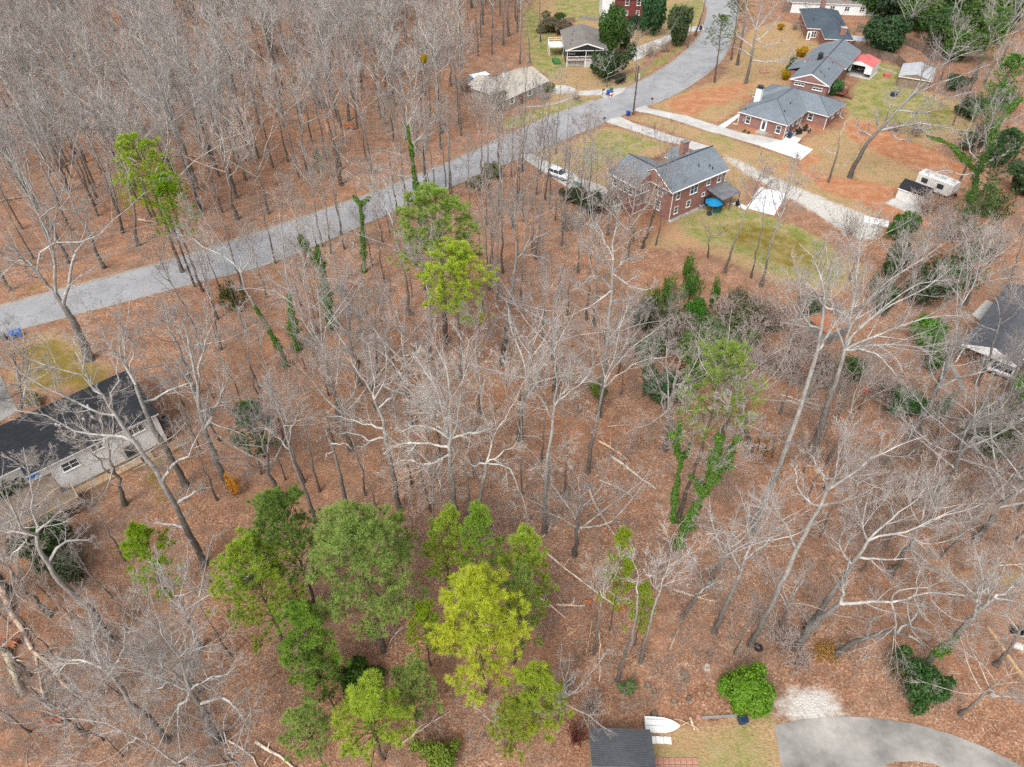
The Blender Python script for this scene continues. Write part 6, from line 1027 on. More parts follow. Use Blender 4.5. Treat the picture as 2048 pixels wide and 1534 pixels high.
# ---- listed bare trees: foot pixel, height, kind, label, a pixel the stem passes
BARE = [
 (1006, 546, 20, 'pole', 'straight dark trunk beside the two bright pines below the road', (1003, 384)), (1071, 519, 20, 'pole', 'clean dark trunk between the road and the gravel drive', (1089, 384)), (979, 580, 18, 'pole', 'thin grey trunk just right of the bright pines', (968, 400)),
 (1133, 631, 16, 'pole', 'dark stem with snapped look left of the awning house lawn', (1154, 499)), (1116, 570, 12, 'pole', 'thin dark leaning stem beside the clean dark trunk', (1136, 500)), (1173, 640, 19, 'pole', 'dark stem half hidden behind the tall grey tree', (1184, 524)), (754, 746, 15, 'pole', 'black crooked stem in the left centre wood', (752, 590)),
 (822, 628, 21, 'tall', 'leaning dark trunk left of the bright pines', (789, 436)), (860, 722, 20, 'tall', 'thick grey trunk below the bright pines', (857, 500)), (639, 983, 15, 'pole', 'thin dark stem two trunks left of the weathered snag', (607, 868)), (731, 990, 14, 'pole', 'thin straight stem right of the weathered snag', (709, 880)), (752, 1012, 9, 'pole', 'short leaning stem right of the weathered snag', (729, 930)),
 (862, 960, 14, 'pole', 'dark stem behind the white limbs of the centre tree', (850, 850)), (823, 1063, 7, 'sapling', 'small leafless sapling above the feathery pines', (818, 1010)), (527, 845, 16, 'pole', 'dark stem next to the dark green young pine', (505, 740)), (522, 948, 12, 'pole', 'short dark stem below the dark green young pine', (508, 880)),
 (209, 536, 22, 'tall', 'mossy grey trunk at the upper road edge, left', (160, 434)), (277, 491, 22, 'tall', 'dark footed tree standing just above the left road', (262, 404)), (245, 465, 20, 'tall', 'forked tree behind the dark footed one above the left road', (225, 380)), (462, 1315, 13, 'pole', 'dark thin trunk left of the green pine pair', (400, 1217)), (400, 1300, 13, 'broad', 'twiggy bare tree above the curling limbed tree', (370, 1230)),
 (1449, 546, 17, 'tall', 'slender grey tree at the lower edge of the lawn', (1482, 440)), (1502, 556, 15, 'pole', 'thin dark tree right of the slender lawn tree', (1524, 450)), (1522, 572, 19, 'tall', 'dark branching tree beside the white slab', (1553, 440)), (1374, 97, 17, 'pole', 'slim roadside trunk next to the round cedar', (1394, 0)), (1391, 72, 20, 'tall', 'thick roadside trunk next to the far drive', (1411, 0)),
 (1061, 126, 19, 'pole', 'tall thin trunk behind the beige house', (1052, 0)), (1081, 83, 19, 'pole', 'grey trunk left of the porch house lawn', (1079, 0)), (1039, 128, 18, 'tall', 'pale tree at the wood edge behind the beige house', (1041, 20)), (1271, 162, 11, 'tall', 'dark bare tree behind the clear standing utility pole', (1276, 95)), (963, 368, 17, 'tall', 'twin stemmed tree at the lower road edge, centre', (960, 260)),
 (902, 378, 16, 'pole', 'thin dark stem against the road', (896, 280)), (997, 338, 17, 'tall', 'dark branching tree against the wide part of the road', (998, 250)), (1040, 330, 15, 'tall', 'bare tree rising over the white car drive', (1060, 220)), (1090, 400, 14, 'tall', 'bare tree below the white car', (1100, 300)), (1160, 450, 14, 'broad', 'twiggy tree in the thicket left of the brick walls', (1170, 350)), (1215, 470, 13, 'broad', 'bare thicket tree under the brick gable', (1225, 380)), (1255, 520, 15, 'broad', 'wide twiggy tree below the stepping stones', (1270, 400)),
 (1121, 188, 6, 'sapling', 'bare crape myrtle between the beige house and its slab', None), (1154, 178, 5, 'sapling', 'tan bare shrub tree beside the parking slab', None), (1289, 22, 6, 'broad', 'little dark bare tree on the far lawn by the brick house', None), (1607, 50, 8, 'broad', 'bare ornamental tree before the slate roofed house', None), (1575, 115, 4, 'sapling', 'spindly sapling on the straw lawn', None), (1600, 76, 4, 'sapling', 'small bare sapling beside the slate roofed house', None),
 (1855, 98, 20, 'tall', 'thick tree leaning over the fence corner with ivy foot', (1905, 20)), (1890, 120, 22, 'tall', 'pale trunk at the evergreen thicket edge', (1925, 0)), (1720, 300, 6, 'sapling', 'small twiggy tree on the clay beside the lawn', None), (1768, 250, 8, 'broad', 'tangled small tree on the back lawn edge', None), (1756, 928, 16, 'tall', 'dark trunk leaning hard toward the right edge', (1853, 888)), (1870, 790, 20, 'tall', 'dark straight trunk left of the white gable', (1925, 640)), (1955, 770, 17, 'tall', 'ivy footed trunk in front of the white gable', (2000, 650)), (2010, 800, 18, 'tall', 'mossy trunk crossing in front of the parked car', (2048, 700)),
 (1810, 600, 13, 'broad', 'wide hazy bare tree above the grand fanning tree', (1850, 480)), (1880, 565, 11, 'broad', 'hazy crowned tree right of the ivy thicket', (1915, 450)), (1930, 610, 14, 'broad', 'white branched tree beyond the dark roof', (1985, 470)), (2020, 560, 13, 'tall', 'bare tree at the right edge below the camper', (2060, 450)), (1700, 560, 12, 'broad', 'pale hazy tree over the end of the gravel', (1735, 430)), (1845, 510, 8, 'broad', 'olive tinted bare tree below the camper', None), (1770, 590, 10, 'broad', 'bare tree wrapped by the green thicket', None),
 (1570, 720, 13, 'broad', 'bare tree in the brown brush left of the stone hut', None), (1545, 915, 10, 'pole', 'short dark stem beside the pale crowned pine', (1552, 850)), (1500, 900, 14, 'broad', 'pale fine crowned tree under the soft green pine', (1480, 790)), (1330, 900, 15, 'broad', 'fine twigged pale tree behind the ivy pair', (1345, 790)), (1440, 890, 15, 'broad', 'pale twigged tree between the ivy pair and the soft green pine', None), (1870, 1000, 16, 'broad', 'fine branched tree over the right leaf floor', (1930, 880)), (1950, 1080, 16, 'broad', 'twiggy tree at the right clearing edge', None), (2030, 960, 16, 'broad', 'hazy bare tree at the right edge, middle height', None), (1780, 1150, 15, 'broad', 'branchy tree behind the black oak', None), (1990, 1330, 11, 'broad', 'twiggy tree over the cut log edging', None), (1920, 1430, 9, 'broad', 'low twiggy tree at the rim of the round drive', None), (1820, 880, 16, 'broad', 'bare tree over the dark fallen log line', None),
 (1560, 1250, 8, 'broad', 'tangle of fine grey twigs beside the leaning oaks', None), (1469, 1307, 9, 'pole', 'thin dark leaning stem above the round green bush', (1498, 1240)), (1420, 1170, 12, 'broad', 'fine twigged tree on the open slope', None), (1150, 1110, 12, 'broad', 'fine twigged tree below the sprawling limbs', None), (1240, 1090, 9, 'pole', 'bent dead stem above the sparse pine', (1232, 1010)), (700, 900, 15, 'broad', 'hazy twigged tree in the left centre wood', None), (560, 1000, 14, 'broad', 'fine pale crown over the left centre wood', None), (820, 850, 17, 'broad', 'pale twigged crown behind the great centre tree', (805, 700)), (1040, 880, 17, 'broad', 'wide pale crown right of the great centre tree', (1045, 720)), (720, 770, 16, 'broad', 'hazy crowned tree between the forked tree and the crooked stem', None),
 (960, 830, 16, 'tall', 'fine pale tree in the heart of the wood', None), (1110, 780, 16, 'broad', 'soft twigged tree right of the wood centre', None), (440, 700, 15, 'tall', 'thin crowned tree below the utility pole on the left', (420, 560)), (395, 790, 14, 'broad', 'hazy crown over the bright leaf floor, left', None), (340, 880, 10, 'sapling', 'sapling beside the white house corner', None), (100, 1230, 13, 'broad', 'grey twigged tree at the left edge', None), (60, 1350, 10, 'broad', 'twiggy tree over the fallen pale trunk', None), (250, 1120, 12, 'pole', 'thin stem beside the yellow green young pine', (190, 1010)), (20, 1180, 14, 'broad', 'wide hazy tree by the left edge below the deck', None), (170, 1470, 9, 'broad', 'fine twigs over the bottom left leaf floor', None), (500, 1560, 9, 'broad', 'grey twiggy tree at the bottom edge', None), (1120, 1440, 8, 'broad', 'tangled dead top leaning by the shed', None), (1010, 1500, 9, 'pole', 'dead grey stem below the yellow pine', (990, 1370)),
 (1935, 330, 15, 'broad', 'grey bare tree at the lawn corner beyond the clay', None), (1975, 250, 17, 'broad', 'wide grey bare tree among the right edge evergreens', None), (2020, 330, 17, 'tall', 'pale bare tree behind the white limbed ivy tree', None), (1880, 160, 14, 'broad', 'twiggy grey tree over the pale outbuilding', None), (1950, 150, 17, 'broad', 'grey bare tree between the fence end and the right pines', None), (1905, 250, 9, 'broad', 'small twiggy tree at the end of the back lawn', None), (2000, 130, 19, 'tall', 'tall grey tree in front of the upper right pines', None), (1800, 95, 15, 'broad', 'bare tree standing before the evergreen thicket', None), (60, 880, 15, 'broad', 'twiggy bare tree growing over the dark roof', (30, 760)), (250, 1010, 14, 'broad', 'fine twigged tree beside the deck stairs', (215, 900)),
]
for bx, by, h, kind, lb, top in BARE: bare(bx, by, h, kind, lb, top, wide=1.35 if kind == 'broad' and by > 650 else 1.1)

# ---- the wood beyond the road, and thin stems below it
LM = [((60, 560), 'the massive oak at the left road'), ((210, 480), 'the mossy trunk at the left road'), ((285, 330), 'the lone yellow green pine'), ((120, 330), 'the far left wood edge'), ((60, 130), 'the far left hilltop'), ((220, 60), 'the top left of the wood'), ((180, 210), 'the pale leaning wood edge trees'), ((380, 60), 'the top edge of the wood'), ((-80, 250), 'the unseen left of the wood'), ((350, 170), 'the thick of the far wood'), ((420, 380), 'the left utility pole'), ((560, 300), 'the blue grey twig haze'), ((560, 120), 'the upper wood clearing'), ((680, 330), 'the brown torn bark tree'), ((760, 200), 'the fan shaped tall tree'), ((780, 60), 'the dark fallen trunk up the slope'), ((840, 130), 'the yellow mistletoe ball'), ((850, 320), 'the middle utility pole'), ((930, 230), 'the blue sided trailer'), ((960, 60), 'the beige house back yard'), ((1030, 40), 'the far lawn edge')]
def near_label(px, py, what): return what + ' near ' + min(LM, key=lambda l: math.hypot(l[0][0] - px, (l[0][1] - py) * 1.3))[1]
WH = {'wood': ['brush headed bare tree', 'close grown bare tree', 'low branching bare tree', 'narrow headed bare tree'], 'tall': ['tall straight bare tree', 'grey upright bare tree', 'steep branched bare tree'], 'broad': ['wide crowned bare tree', 'spreading bare tree'], 'pole': ['thin dark stem', 'slim bare stem']}
wood_px = [(-260, 590), (0, 596), (340, 505), (520, 448), (760, 362), (900, 302), (935, 272), (925, 225), (905, 190), (945, 130), (1025, 100), (1060, 20), (1075, -60), (-900, -60), (-900, 500)]
wood_w = np.array(XY(wood_px)); pts = []
def scatter(poly, n, dmin, exist, tries=30000, dens=None):
    out = []; lo, hi = poly.min(0), poly.max(0)
    for _ in range(tries):
        if len(out) >= n: break
        x = random.uniform(lo[0], hi[0]); y = random.uniform(lo[1], hi[1])
        if not pin(poly, x, y) or pin(ROAD_POLY, x, y): continue
        px, py = proj(x, y, 0); tp = proj(x, y, 22)
        if tp[1] > 1600 or px < -160 and tp[0] < -160 or py < -60 and tp[1] < -130: continue
        d = dmin(y) if callable(dmin) else dmin
        if all((x - a) ** 2 + (y - b) ** 2 > d * d for a, b in exist + out): out.append((x, y))
    return out
def scatter_all(poly, n, d):
    out = []; lo, hi = poly.min(0), poly.max(0)
    for _ in range(3000):
        x, y = random.uniform(lo[0], hi[0]), random.uniform(lo[1], hi[1])
        if len(out) < n and pin(poly, x, y) and not pin(ROAD_POLY, x, y) and all((x - a) ** 2 + (y - b) ** 2 > d * d for a, b in out) and math.hypot(x - 67, y - 78) > 16: out.append((x, y))
    return out
roots_xy = [(o.location.x, o.location.y) for o in bpy.data.objects if o.name.startswith('bare_tree')]
far = [p for p in scatter(wood_w, 225, lambda y: 4.3 + (y - 90) * .022, roots_xy)]
def put(x, y, kind, h, group, label, tint=None, wide=1.0):
    pr, H = KIND[kind]; s = h / H; me = pr[random.randrange(len(pr))]; t = tint or random.choice([(1, 1, 1), (.9, .9, .93), (1.05, .98, .92), (.8, .79, .8), (1.1, 1.08, 1.05)])
    return place('slender_tree' if 'stem' in label else 'bare_tree', me, (x, y, 0), (s * wide, s * wide, s), random.uniform(0, 6.28), (random.gauss(0, .03), random.gauss(0, .03)), label, 'slender tree' if 'stem' in label else 'bare tree', group, t)
for x, y in far:
    k = random.choices(['wood', 'tall', 'broad', 'pole'], [.32, .38, .08, .22])[0]; px, py = proj(x, y, 0)
    put(x, y, k, random.uniform(17, 24), 'bare trees of the wood beyond the road', near_label(px, py, random.choice(WH[k])), wide=random.uniform(1.0, 1.3))
LM2 = [((600, 800), 'the left centre wood'), ((500, 650), 'the ivy trunked tree'), ((420, 760), 'the bright leaf floor on the left'), ((760, 640), 'the crooked black stem'), ((700, 1000), 'the weathered snag'), ((850, 800), 'the great centre tree'), ((1000, 950), 'the arching limb tree'), ((1060, 650), 'the tall dark limbed tree'), ((1150, 720), 'the tall grey tree'), ((1300, 700), 'the green creeper thicket'), ((1250, 900), 'the open leaf floor'), ((1400, 700), 'the brown brush'), ((1700, 850), 'the grand fanning tree'), ((1800, 950), 'the dark fallen log line'), ((1650, 1100), 'the right side wood'), ((1900, 1150), 'the right clearing'), ((300, 1200), 'the yellow green young pine'), ((150, 1300), 'the fallen pale trunk'), ((950, 600), 'the bright pines'), ((450, 600), 'the left utility pole'), ((580, 520), 'the pale tree over the road'), ((720, 500), 'the ivy wrapped snag'), ((850, 420), 'the road at its middle'), ((940, 380), 'the lower road edge shrubs'), ((1040, 340), 'the wide part of the road'), ((1110, 390), 'the white car drive'), ((1200, 450), 'the awning house gable'), ((1290, 490), 'the awning house lawn'), ((1000, 480), 'the straight dark trunk below the road'), ((640, 620), 'the pale forked tree'), ((880, 640), 'the thick grey trunk')]
mid_px = [(300, 690), (420, 590), (600, 530), (800, 450), (900, 420), (1080, 400), (1100, 470), (1230, 560), (1300, 620), (1420, 760), (1180, 820), (1180, 1080), (860, 1100), (700, 1060), (560, 1100), (420, 1000), (380, 850)]
mid2_px = [(1560, 800), (1900, 800), (2040, 900), (2040, 1120), (1700, 1150), (1560, 1050)]
mid3_px = [(0, 1180), (200, 1150), (400, 1300), (480, 1534), (0, 1534)]
top2_px = [(1880, 0), (2048, -40), (2200, 60), (2200, 700), (2060, 560), (2010, 430), (1980, 300), (1960, 200)]
ex = roots_xy + far
def thin(poly, n, d, hh, group, tint=None):
    for x, y in scatter(np.array(XY(poly)), n, d, ex):
        ex.append((x, y)); px, py = proj(x, y, 0); lm = min(LM2, key=lambda l: math.hypot(l[0][0] - px, l[0][1] - py))[1]
        k = random.choice(['pole', 'pole', 'tall']); h = random.uniform(*hh); lm = lm if 'upper right thicket' not in lm else random.choice(['the upper right thicket', 'the fence end', 'the right edge pines', 'the far back lawn']); put(x, y, k, h, group, ('slender pale stem' if k == 'tall' else random.choice(['thin bare stem', 'thin dark stem'])) + ' near ' + lm, tint or random.choice([(.75, .73, .7), (1, .97, .94), (.95, .9, .87)]), 1.0)
thin(mid_px, 92, 1.7, (8, 16), 'thin stems in the wood below the road'); thin(mid2_px, 36, 2.0, (8, 14), 'thin stems in the right side wood'); thin(mid3_px, 22, 1.6, (7, 12), 'thin stems at the bottom left')
thin([(400, 570), (560, 520), (780, 430), (1000, 340), (1120, 300), (1150, 420), (900, 450), (620, 550), (430, 640)], 30, 2.0, (14, 20), 'slim trees along the lower side of the road')
thin([(1060, 340), (1150, 360), (1260, 430), (1330, 490), (1200, 500), (1080, 430)], 16, 2.0, (10, 15), 'slim trees veiling the awning house')
LM2 += [((2000, 100), 'the upper right thicket'), ((2000, 300), 'the white limbed ivy tree'), ((2000, 480), 'the camper')]
thin(top2_px, 30, 4.2, (14, 21), 'bare trees behind the right hand thicket', (.95, .95, .95))
# far continuation of the wood: one mass
def mass(name, meshes, spots, kindlabel):
    vs, qs, ms, n = [], [], [], 0
    for me, x, y, s, rz in spots:
        co = np.empty(len(me.vertices) * 3); me.vertices.foreach_get('co', co); co = co.reshape(-1, 3) * s; c, q = math.cos(rz), math.sin(rz); co = np.stack([co[:, 0] * c - co[:, 1] * q + x, co[:, 0] * q + co[:, 1] * c + y, co[:, 2]], 1)
        li = np.empty(len(me.loops), np.int32); me.loops.foreach_get('vertex_index', li); mi = np.empty(len(me.polygons), np.int32); me.polygons.foreach_get('material_index', mi); base = 1 if me.materials[0].name.startswith('limb') or len(me.materials) > 1 else 0
        vs.append(co); qs.append(li.reshape(-1, 4) + n); ms.append(mi + (0 if base == 0 else 1)); n += len(co)
    me = bpy.data.meshes.new(name); [me.materials.append(M[k]) for k in ('bark', 'limb', 'twig')]; raw_mesh(me, np.concatenate(vs), np.concatenate(qs), np.concatenate(ms), True); o = bpy.data.objects.new(name, me); COL.objects.link(o); return tag(o, kindlabel, kind='stuff')
def light_proto(seed, H=22):
    rng = np.random.default_rng(seed); tr = line([(0, 0, -.2), (rng.normal() * .3, rng.normal() * .3, H * .5), (rng.normal(), rng.normal(), H)], 7, .15, rng); rr = np.linspace(1, .2, 7) * .22; a = Acc().add(tubes(tr[None], rr[None], 5)).mesh('t', ['bark'])
    P = []; nl = 12
    for j in range(nl):
        f = (.42 + .55 * j / nl) * 6; i = min(int(f), 5); p = tr[i] + (tr[i + 1] - tr[i]) * (f - i); az = j * 2.4; an = R(rng.uniform(22, 55)); d = np.array([math.sin(an) * math.cos(az), math.sin(an) * math.sin(az), math.cos(an)]); L = H * .38 * (1.1 - .7 * j / nl); q = [p]
        for s_ in range(5): d = unit(d + rng.normal(size=3) * .14 + np.array([0, 0, .08])); q.append(q[-1] + d * L / 5)
        P.append(q)
    P = np.array(P); Rr = np.tile(np.linspace(.09, .02, 6), (nl, 1)); c = Acc().add(tubes(P, Rr, 3), 0); B, BR = grow(P, Rr, 9, .2, 1, 25, 60, .45, 4, .14, .1, .5, rng); c.add(tubes(B, np.maximum(BR, .014), 3), 1); C, CR = grow(B, BR, 8, .1, 1, 22, 58, .5, 2, .1, .06, .6, rng); c.add(tubes(C, np.full(CR.shape, .011), 3), 1); return a, c.mesh('c', ['limb', 'twig'])
LP = [light_proto(700 + i) for i in range(3)]
fx = scatter(wood_w, 420, 2.9, [], tries=16000); fx = [p for p in fx if p[1] > 100 and all((p[0] - a) ** 2 + (p[1] - b) ** 2 > 4 for a, b in far)]
far_w = np.array([(-190, 236), (70, 236), (110, 330), (-230, 330)]); fx += [(random.uniform(-150, 60), random.uniform(238, 290)) for _ in range(60)] + [(random.uniform(95, 190), random.uniform(215, 290)) for _ in range(30)]
for pl, n_ in (([(2200, 330), (2900, 330), (2900, 1500), (2250, 1500), (2180, 900)], 60), ([(-900, 900), (-130, 900), (-120, 1500), (-900, 1500)], 30)): fx += scatter_all(np.array(XY(pl)), n_, 4.0)
spots = []
for x, y in fx:
    a, c = LP[random.randrange(3)]; s = random.uniform(.8, 1.05); rz = random.uniform(0, 6); spots += [(a, x, y, s, rz), (c, x, y, s, rz)]
mass('distant_wood', None, spots, 'hazy mass of leafless trees filling the far wood')

# ---- pines
YGL = 'pine_tree'
pine(952, 1165, 18, 3.0, YG, 'bright yellow green pine, biggest and yellowest of the lower pines', idx=0)
pine(700, 1045, 19, 3.6, MG, 'broad dull green pine in the middle of the lower group', idx=1)
pine(548, 985, 19, 2.5, DG, 'dark green pine at the upper left of the lower group', idx=2); pine(478, 1090, 16, 2.6, BG, 'lighter green pine in front of the dark green one', idx=0)
pine(592, 1235, 13, 1.9, (.22, .38, .05), 'fresh green small pine below the broad dull green pine', 'small'); pine(782, 1028, 11, 1.3, PG, 'feathery pale pine right of the broad dull green pine', 'small')
pine(882, 1028, 13, 1.7, BG, 'mid sized green pine beside the centre tree foot', 'small'); pine(962, 1020, 14.5, 1.75, (.25, .40, .05), 'fresh green pine in front of the twin trunks', 'small'); pine(1048, 1062, 15, 1.8, BG, 'fresh green pine at the upper right of the lower group', 'small')
pine(1256, 1066, 15, 1.05, (.33, .45, .03), 'narrow sparse yellow green pine on the open slope', 'small'); pine(1298, 1170, 10, .9, BG, 'thin green pine sprays beside the birch', 'small')
pine(256, 1060, 12, 1.75, (.3, .45, .03), 'yellow green young pine alone below the white house', 'small'); pine(725, 1385, 12, 2.2, (.34, .46, .05), 'yellow green pine at the bottom edge', 'small'); pine(592, 1418, 9, 1.6, MG, 'small dull green pine near the bottom edge', 'small'); pine(812, 1340, 9, 1.6, MG, 'small mid green pine left of the yellow one', 'small'); pine(842, 1212, 10, 1.3, (.3, .42, .03), 'small yellow green pine between the broad one and the yellowest', 'small')
pine(1068, 1340, 11, 1.9, (.33, .42, .04), 'olive yellow pine at the lower right of the yellowest pine', 'small'); pine(1030, 1150, 14, 1.6, MG, 'green pine tucked behind the yellowest pine', 'small'); pine(620, 1300, 10, 1.2, DG, 'dark young pine under the fresh green small one', 'small'); pine(1020, 1420, 8, 1.5, (.3, .36, .05), 'low olive pine right at the foot of the yellowest', 'small')
pine(868, 380, 22, 4.4, (.25, .36, .06), 'green topped pine rising in front of the road', 'top'); pine(905, 492, 19, 3.3, (.40, .52, .04), 'bright lime topped pine below the road', 'top'); pine(262, 270, 21, 3.3, (.34, .46, .04), 'lone yellow green pine in the wood beyond the road', 'top'); pine(322, 350, 18, 2.4, (.22, .38, .01), 'small green pine leaning beside the lone yellow green one', 'top')
pine(1462, 690, 20, 3.3, (.26, .38, .07), 'soft green open pine above the ivy pair', 'loose', base=(1354, 1043)); pine(1446, 30, 20, 3.4, (.13, .22, .06), 'sparse roadside pine on the clay lawn', 'loose', base=(1429, 165)); pine(1475, -10, 19, 3.0, (.13, .2, .06), 'sparse pine right of the street bend', 'loose', base=(1462, 120))
pine(2010, 20, 19, 3.0, (.12, .26, .05), 'green pine at the upper right edge', 'loose'); pine(2035, 110, 18, 2.8, (.14, .3, .06), 'green pine at the right edge above the ivy tree', 'top'); pine(2010, 170, 17, 2.6, (.13, .28, .07), 'wide green pine at the right edge level with the lawn', 'loose'); pine(1980, 370, 16, 2.6, (.12, .2, .06), 'olive pine at the right edge behind the camper', 'loose'); pine(2030, 260, 18, 2.4, (.07, .15, .05), 'dark pine at the right edge behind white limbs', 'top')
pine(493, 812, 8, 1.9, (.09, .2, .05), 'dark green young pine in the left wood', 'small'); pine(630, 300, 6, .8, (.12, .2, .05), 'small olive pine by the upper road edge', 'small')
# ---- evergreen trees and shrubs
def ev(px, py, w, h, t, lb, name='evergreen_shrub', proto=TREEBUSH): bush(px, py, w, h, t, lb, name, 'shrub' if 'shrub' in name or 'bush' in name else 'tree', None, proto)
G1, G2, G3, G4 = (.055, .11, .035), (.09, .17, .03), (.12, .3, .015), (.1, .115, .055)
ev(1484, 1400, 4.1, 4.4, (.15, .30, .025), 'round vivid green bush beside the pale gravel and tub', 'evergreen_tree', ROUND); ev(722, 1378, 4.2, 3.6, (.05, .12, .012), 'dark green holly among the lower pines', 'evergreen_tree'); ev(883, 1530, 3.2, 3.0, (.17, .24, .03), 'olive green bush at the bottom edge')
ev(1218, 118, 7.5, 12, (.07, .14, .03), 'tall dark cedar beside the porch house', 'evergreen_tree'); ev(1212, 155, 9, 7, (.05, .09, .03), 'broad dark evergreen under the cedar by the drive', 'evergreen_tree'); ev(1248, 100, 4, 7, (.06, .13, .03), 'dark green young tree right of the cedar', 'evergreen_tree')
ev(1352, 92, 6.5, 9.5, (.08, .12, .045), 'round topped cedar beside the uphill drive', 'evergreen_tree'); ev(1306, 72, 7, 14, (.05, .12, .045), 'tall dark evergreen beside the red brick house', 'evergreen_tree'); ev(1276, 58, 6, 3.5, (.05, .07, .04), 'dark low shrub beneath the red brick house'); ev(1118, 44, 3.4, 2.6, (.07, .12, .03), 'small green shrub at the far lawn wall'); ev(1100, 62, 8, 3.6, (.16, .15, .08), 'wide olive shrub mass behind the porch house'); ev(1130, 68, 7, 3, (.17, .13, .08), 'brownish shrub beside the side deck')
ev(1760, 108, 12, 8.5, (.045, .10, .035), 'big dark round evergreen behind the red carport', 'evergreen_tree')
tk = 'evergreen trees of the upper right thicket'
for i, (px, py, w, h) in enumerate([(1700, 22, 11, 9), (1742, 30, 12, 11), (1790, 40, 13, 12), (1835, 62, 12, 11), (1878, 92, 12, 10), (1910, 120, 11, 9), (1720, -8, 12, 10), (1775, -4, 14, 12), (1835, 8, 14, 13), (1895, 40, 13, 12), (1940, 80, 12, 11), (1950, 10, 13, 11), (2000, 60, 12, 11)]):
    bush(px, py, w, h, random.choice([(.05, .10, .035), (.07, .14, .04), (.10, .17, .04), (.04, .075, .035)]), ['deep green', 'mid green', 'glossy dark', 'yellowish green'][i % 4] + ' evergreen in the thicket, ' + ['behind the slate roof', 'beyond the fence start', 'above the magnolia', 'over the fence bend', 'at the fence end', 'beside the ivy footed trunk', 'at the top edge by the slate roof', 'at the top edge beyond the magnolia', 'at the top edge, middle', 'beside the leaning pale trunk', 'below the right edge pines', 'at the top edge near the corner', 'in the upper right corner'][i], 'evergreen_tree', 'tree', tk, TREEBUSH)
for i, (px, py, w, h) in enumerate([(1935, 235, 6, 5), (1955, 290, 6, 5), (1990, 330, 6, 6), (1925, 300, 4, 4), (2045, 390, 7, 6), (2000, 220, 7, 6), (1905, 180, 5, 4)]): bush(px, py, w, h, random.choice([(.07, .12, .045), (.09, .14, .05)]), 'dark evergreen ' + ['at the far end of the back lawn', 'right of the leaning tree crown', 'under the white limbed ivy tree', 'at the lawn corner beyond the clay', 'at the right edge below the ivy tree', 'at the right edge by the lawn', 'behind the outbuilding'][i], 'evergreen_tree', 'tree', 'dark evergreens along the right side', LOOSE if i % 2 else TREEBUSH)
ev(1625, 212, 2.6, 2.6, (.07, .17, .04), 'green shrub at the corner of the long gable house'); ev(1667, 190, 3.6, 3.2, (.09, .19, .06), 'glossy green shrub below the red deck'); ev(1684, 148, 2.6, 3, (.08, .17, .03), 'green shrub beside the red deck'); ev(1690, 122, 2.2, 2.2, (.13, .22, .03), 'light green shrub by the carport'); ev(1569, 160, 2.2, 2.4, (.42, .30, .01), 'yellow flowering shrub at the gable house corner', 'flowering_shrub'); ev(1601, 114, 3.0, 2.4, (.5, .3, .01), 'golden yellow round shrub on the straw lawn', 'flowering_shrub'); ev(1576, 146, 2, 2.2, (.1, .18, .03), 'green shrub behind the yellow flowering one'); ev(1583, 132, 2.2, 2.4, (.07, .14, .03), 'dark green shrub beside the front wing'); ev(1486, 240, 1.6, 1.8, (.05, .11, .02), 'clipped shrub at the hip roofed house corner'); bush(1489, 264, .8, .5, (.12, .15, .05), 'tiny shrub by the hip roofed house wall'); bush(1497, 267, .8, .5, (.14, .15, .06), 'second tiny shrub, nearer the door step')
ev(1001, 216, 4.5, 4.0, (.08, .10, .03), 'dark shrub at the left corner of the beige house'); ev(1096, 184, 3, 2, (.15, .17, .04), 'yellowish shrub by the parking slab'); ev(1240, 166, 3, 2.4, (.07, .08, .05), 'round clipped shrub beside the beige house drive'); ev(1560, 60, 2.0, 1.6, (.45, .25, .02), 'orange shrub near the far street'); bush(75, 806, 2.0, 1.5, (.2, .2, .02), 'yellow green mound by the dark roof edge')
ev(110, 1112, 5, 4.6, (.06, .10, .03), 'dark green shrub below the deck'); ev(150, 1150, 3.4, 3.4, (.05, .09, .025), 'dark green bush beside the leaning white stem'); ev(20, 1000, 4, 4, (.05, .10, .02), 'dark green shrub at the left edge by the deck'); ev(625, 1255, 2.6, 5, (.1, .13, .03), 'olive brown green young tree behind the vivid pine', 'evergreen_tree')
ev(470, 620, 3.2, 6, (.1, .12, .03), 'olive green thin evergreen beside the ivy trunked tree', 'evergreen_tree', LOOSE); ev(985, 355, 3.6, 2.6, (.15, .17, .06), 'grey green shrub at the lower road edge'); ev(950, 375, 3.4, 2.4, (.2, .19, .12), 'grey shrub beside the lower road edge'); ev(1180, 420, 6, 3.4, (.055, .08, .03), 'dark green shrub in the thicket left of the brick house'); ev(1150, 405, 4, 3, (.07, .08, .04), 'dull green shrub near the stepping path')
ev(1195, 790, 2.4, 2.2, (.13, .2, .03), 'green shrub at the foot of the pale fan tree'); ev(1252, 1382, 1.6, 1.4, (.15, .22, .08), 'small pale green shrub by the curved trunk'); bush(496, 1165, 2, 1.6, (.1, .14, .05), 'small green bush below the dark green pine')
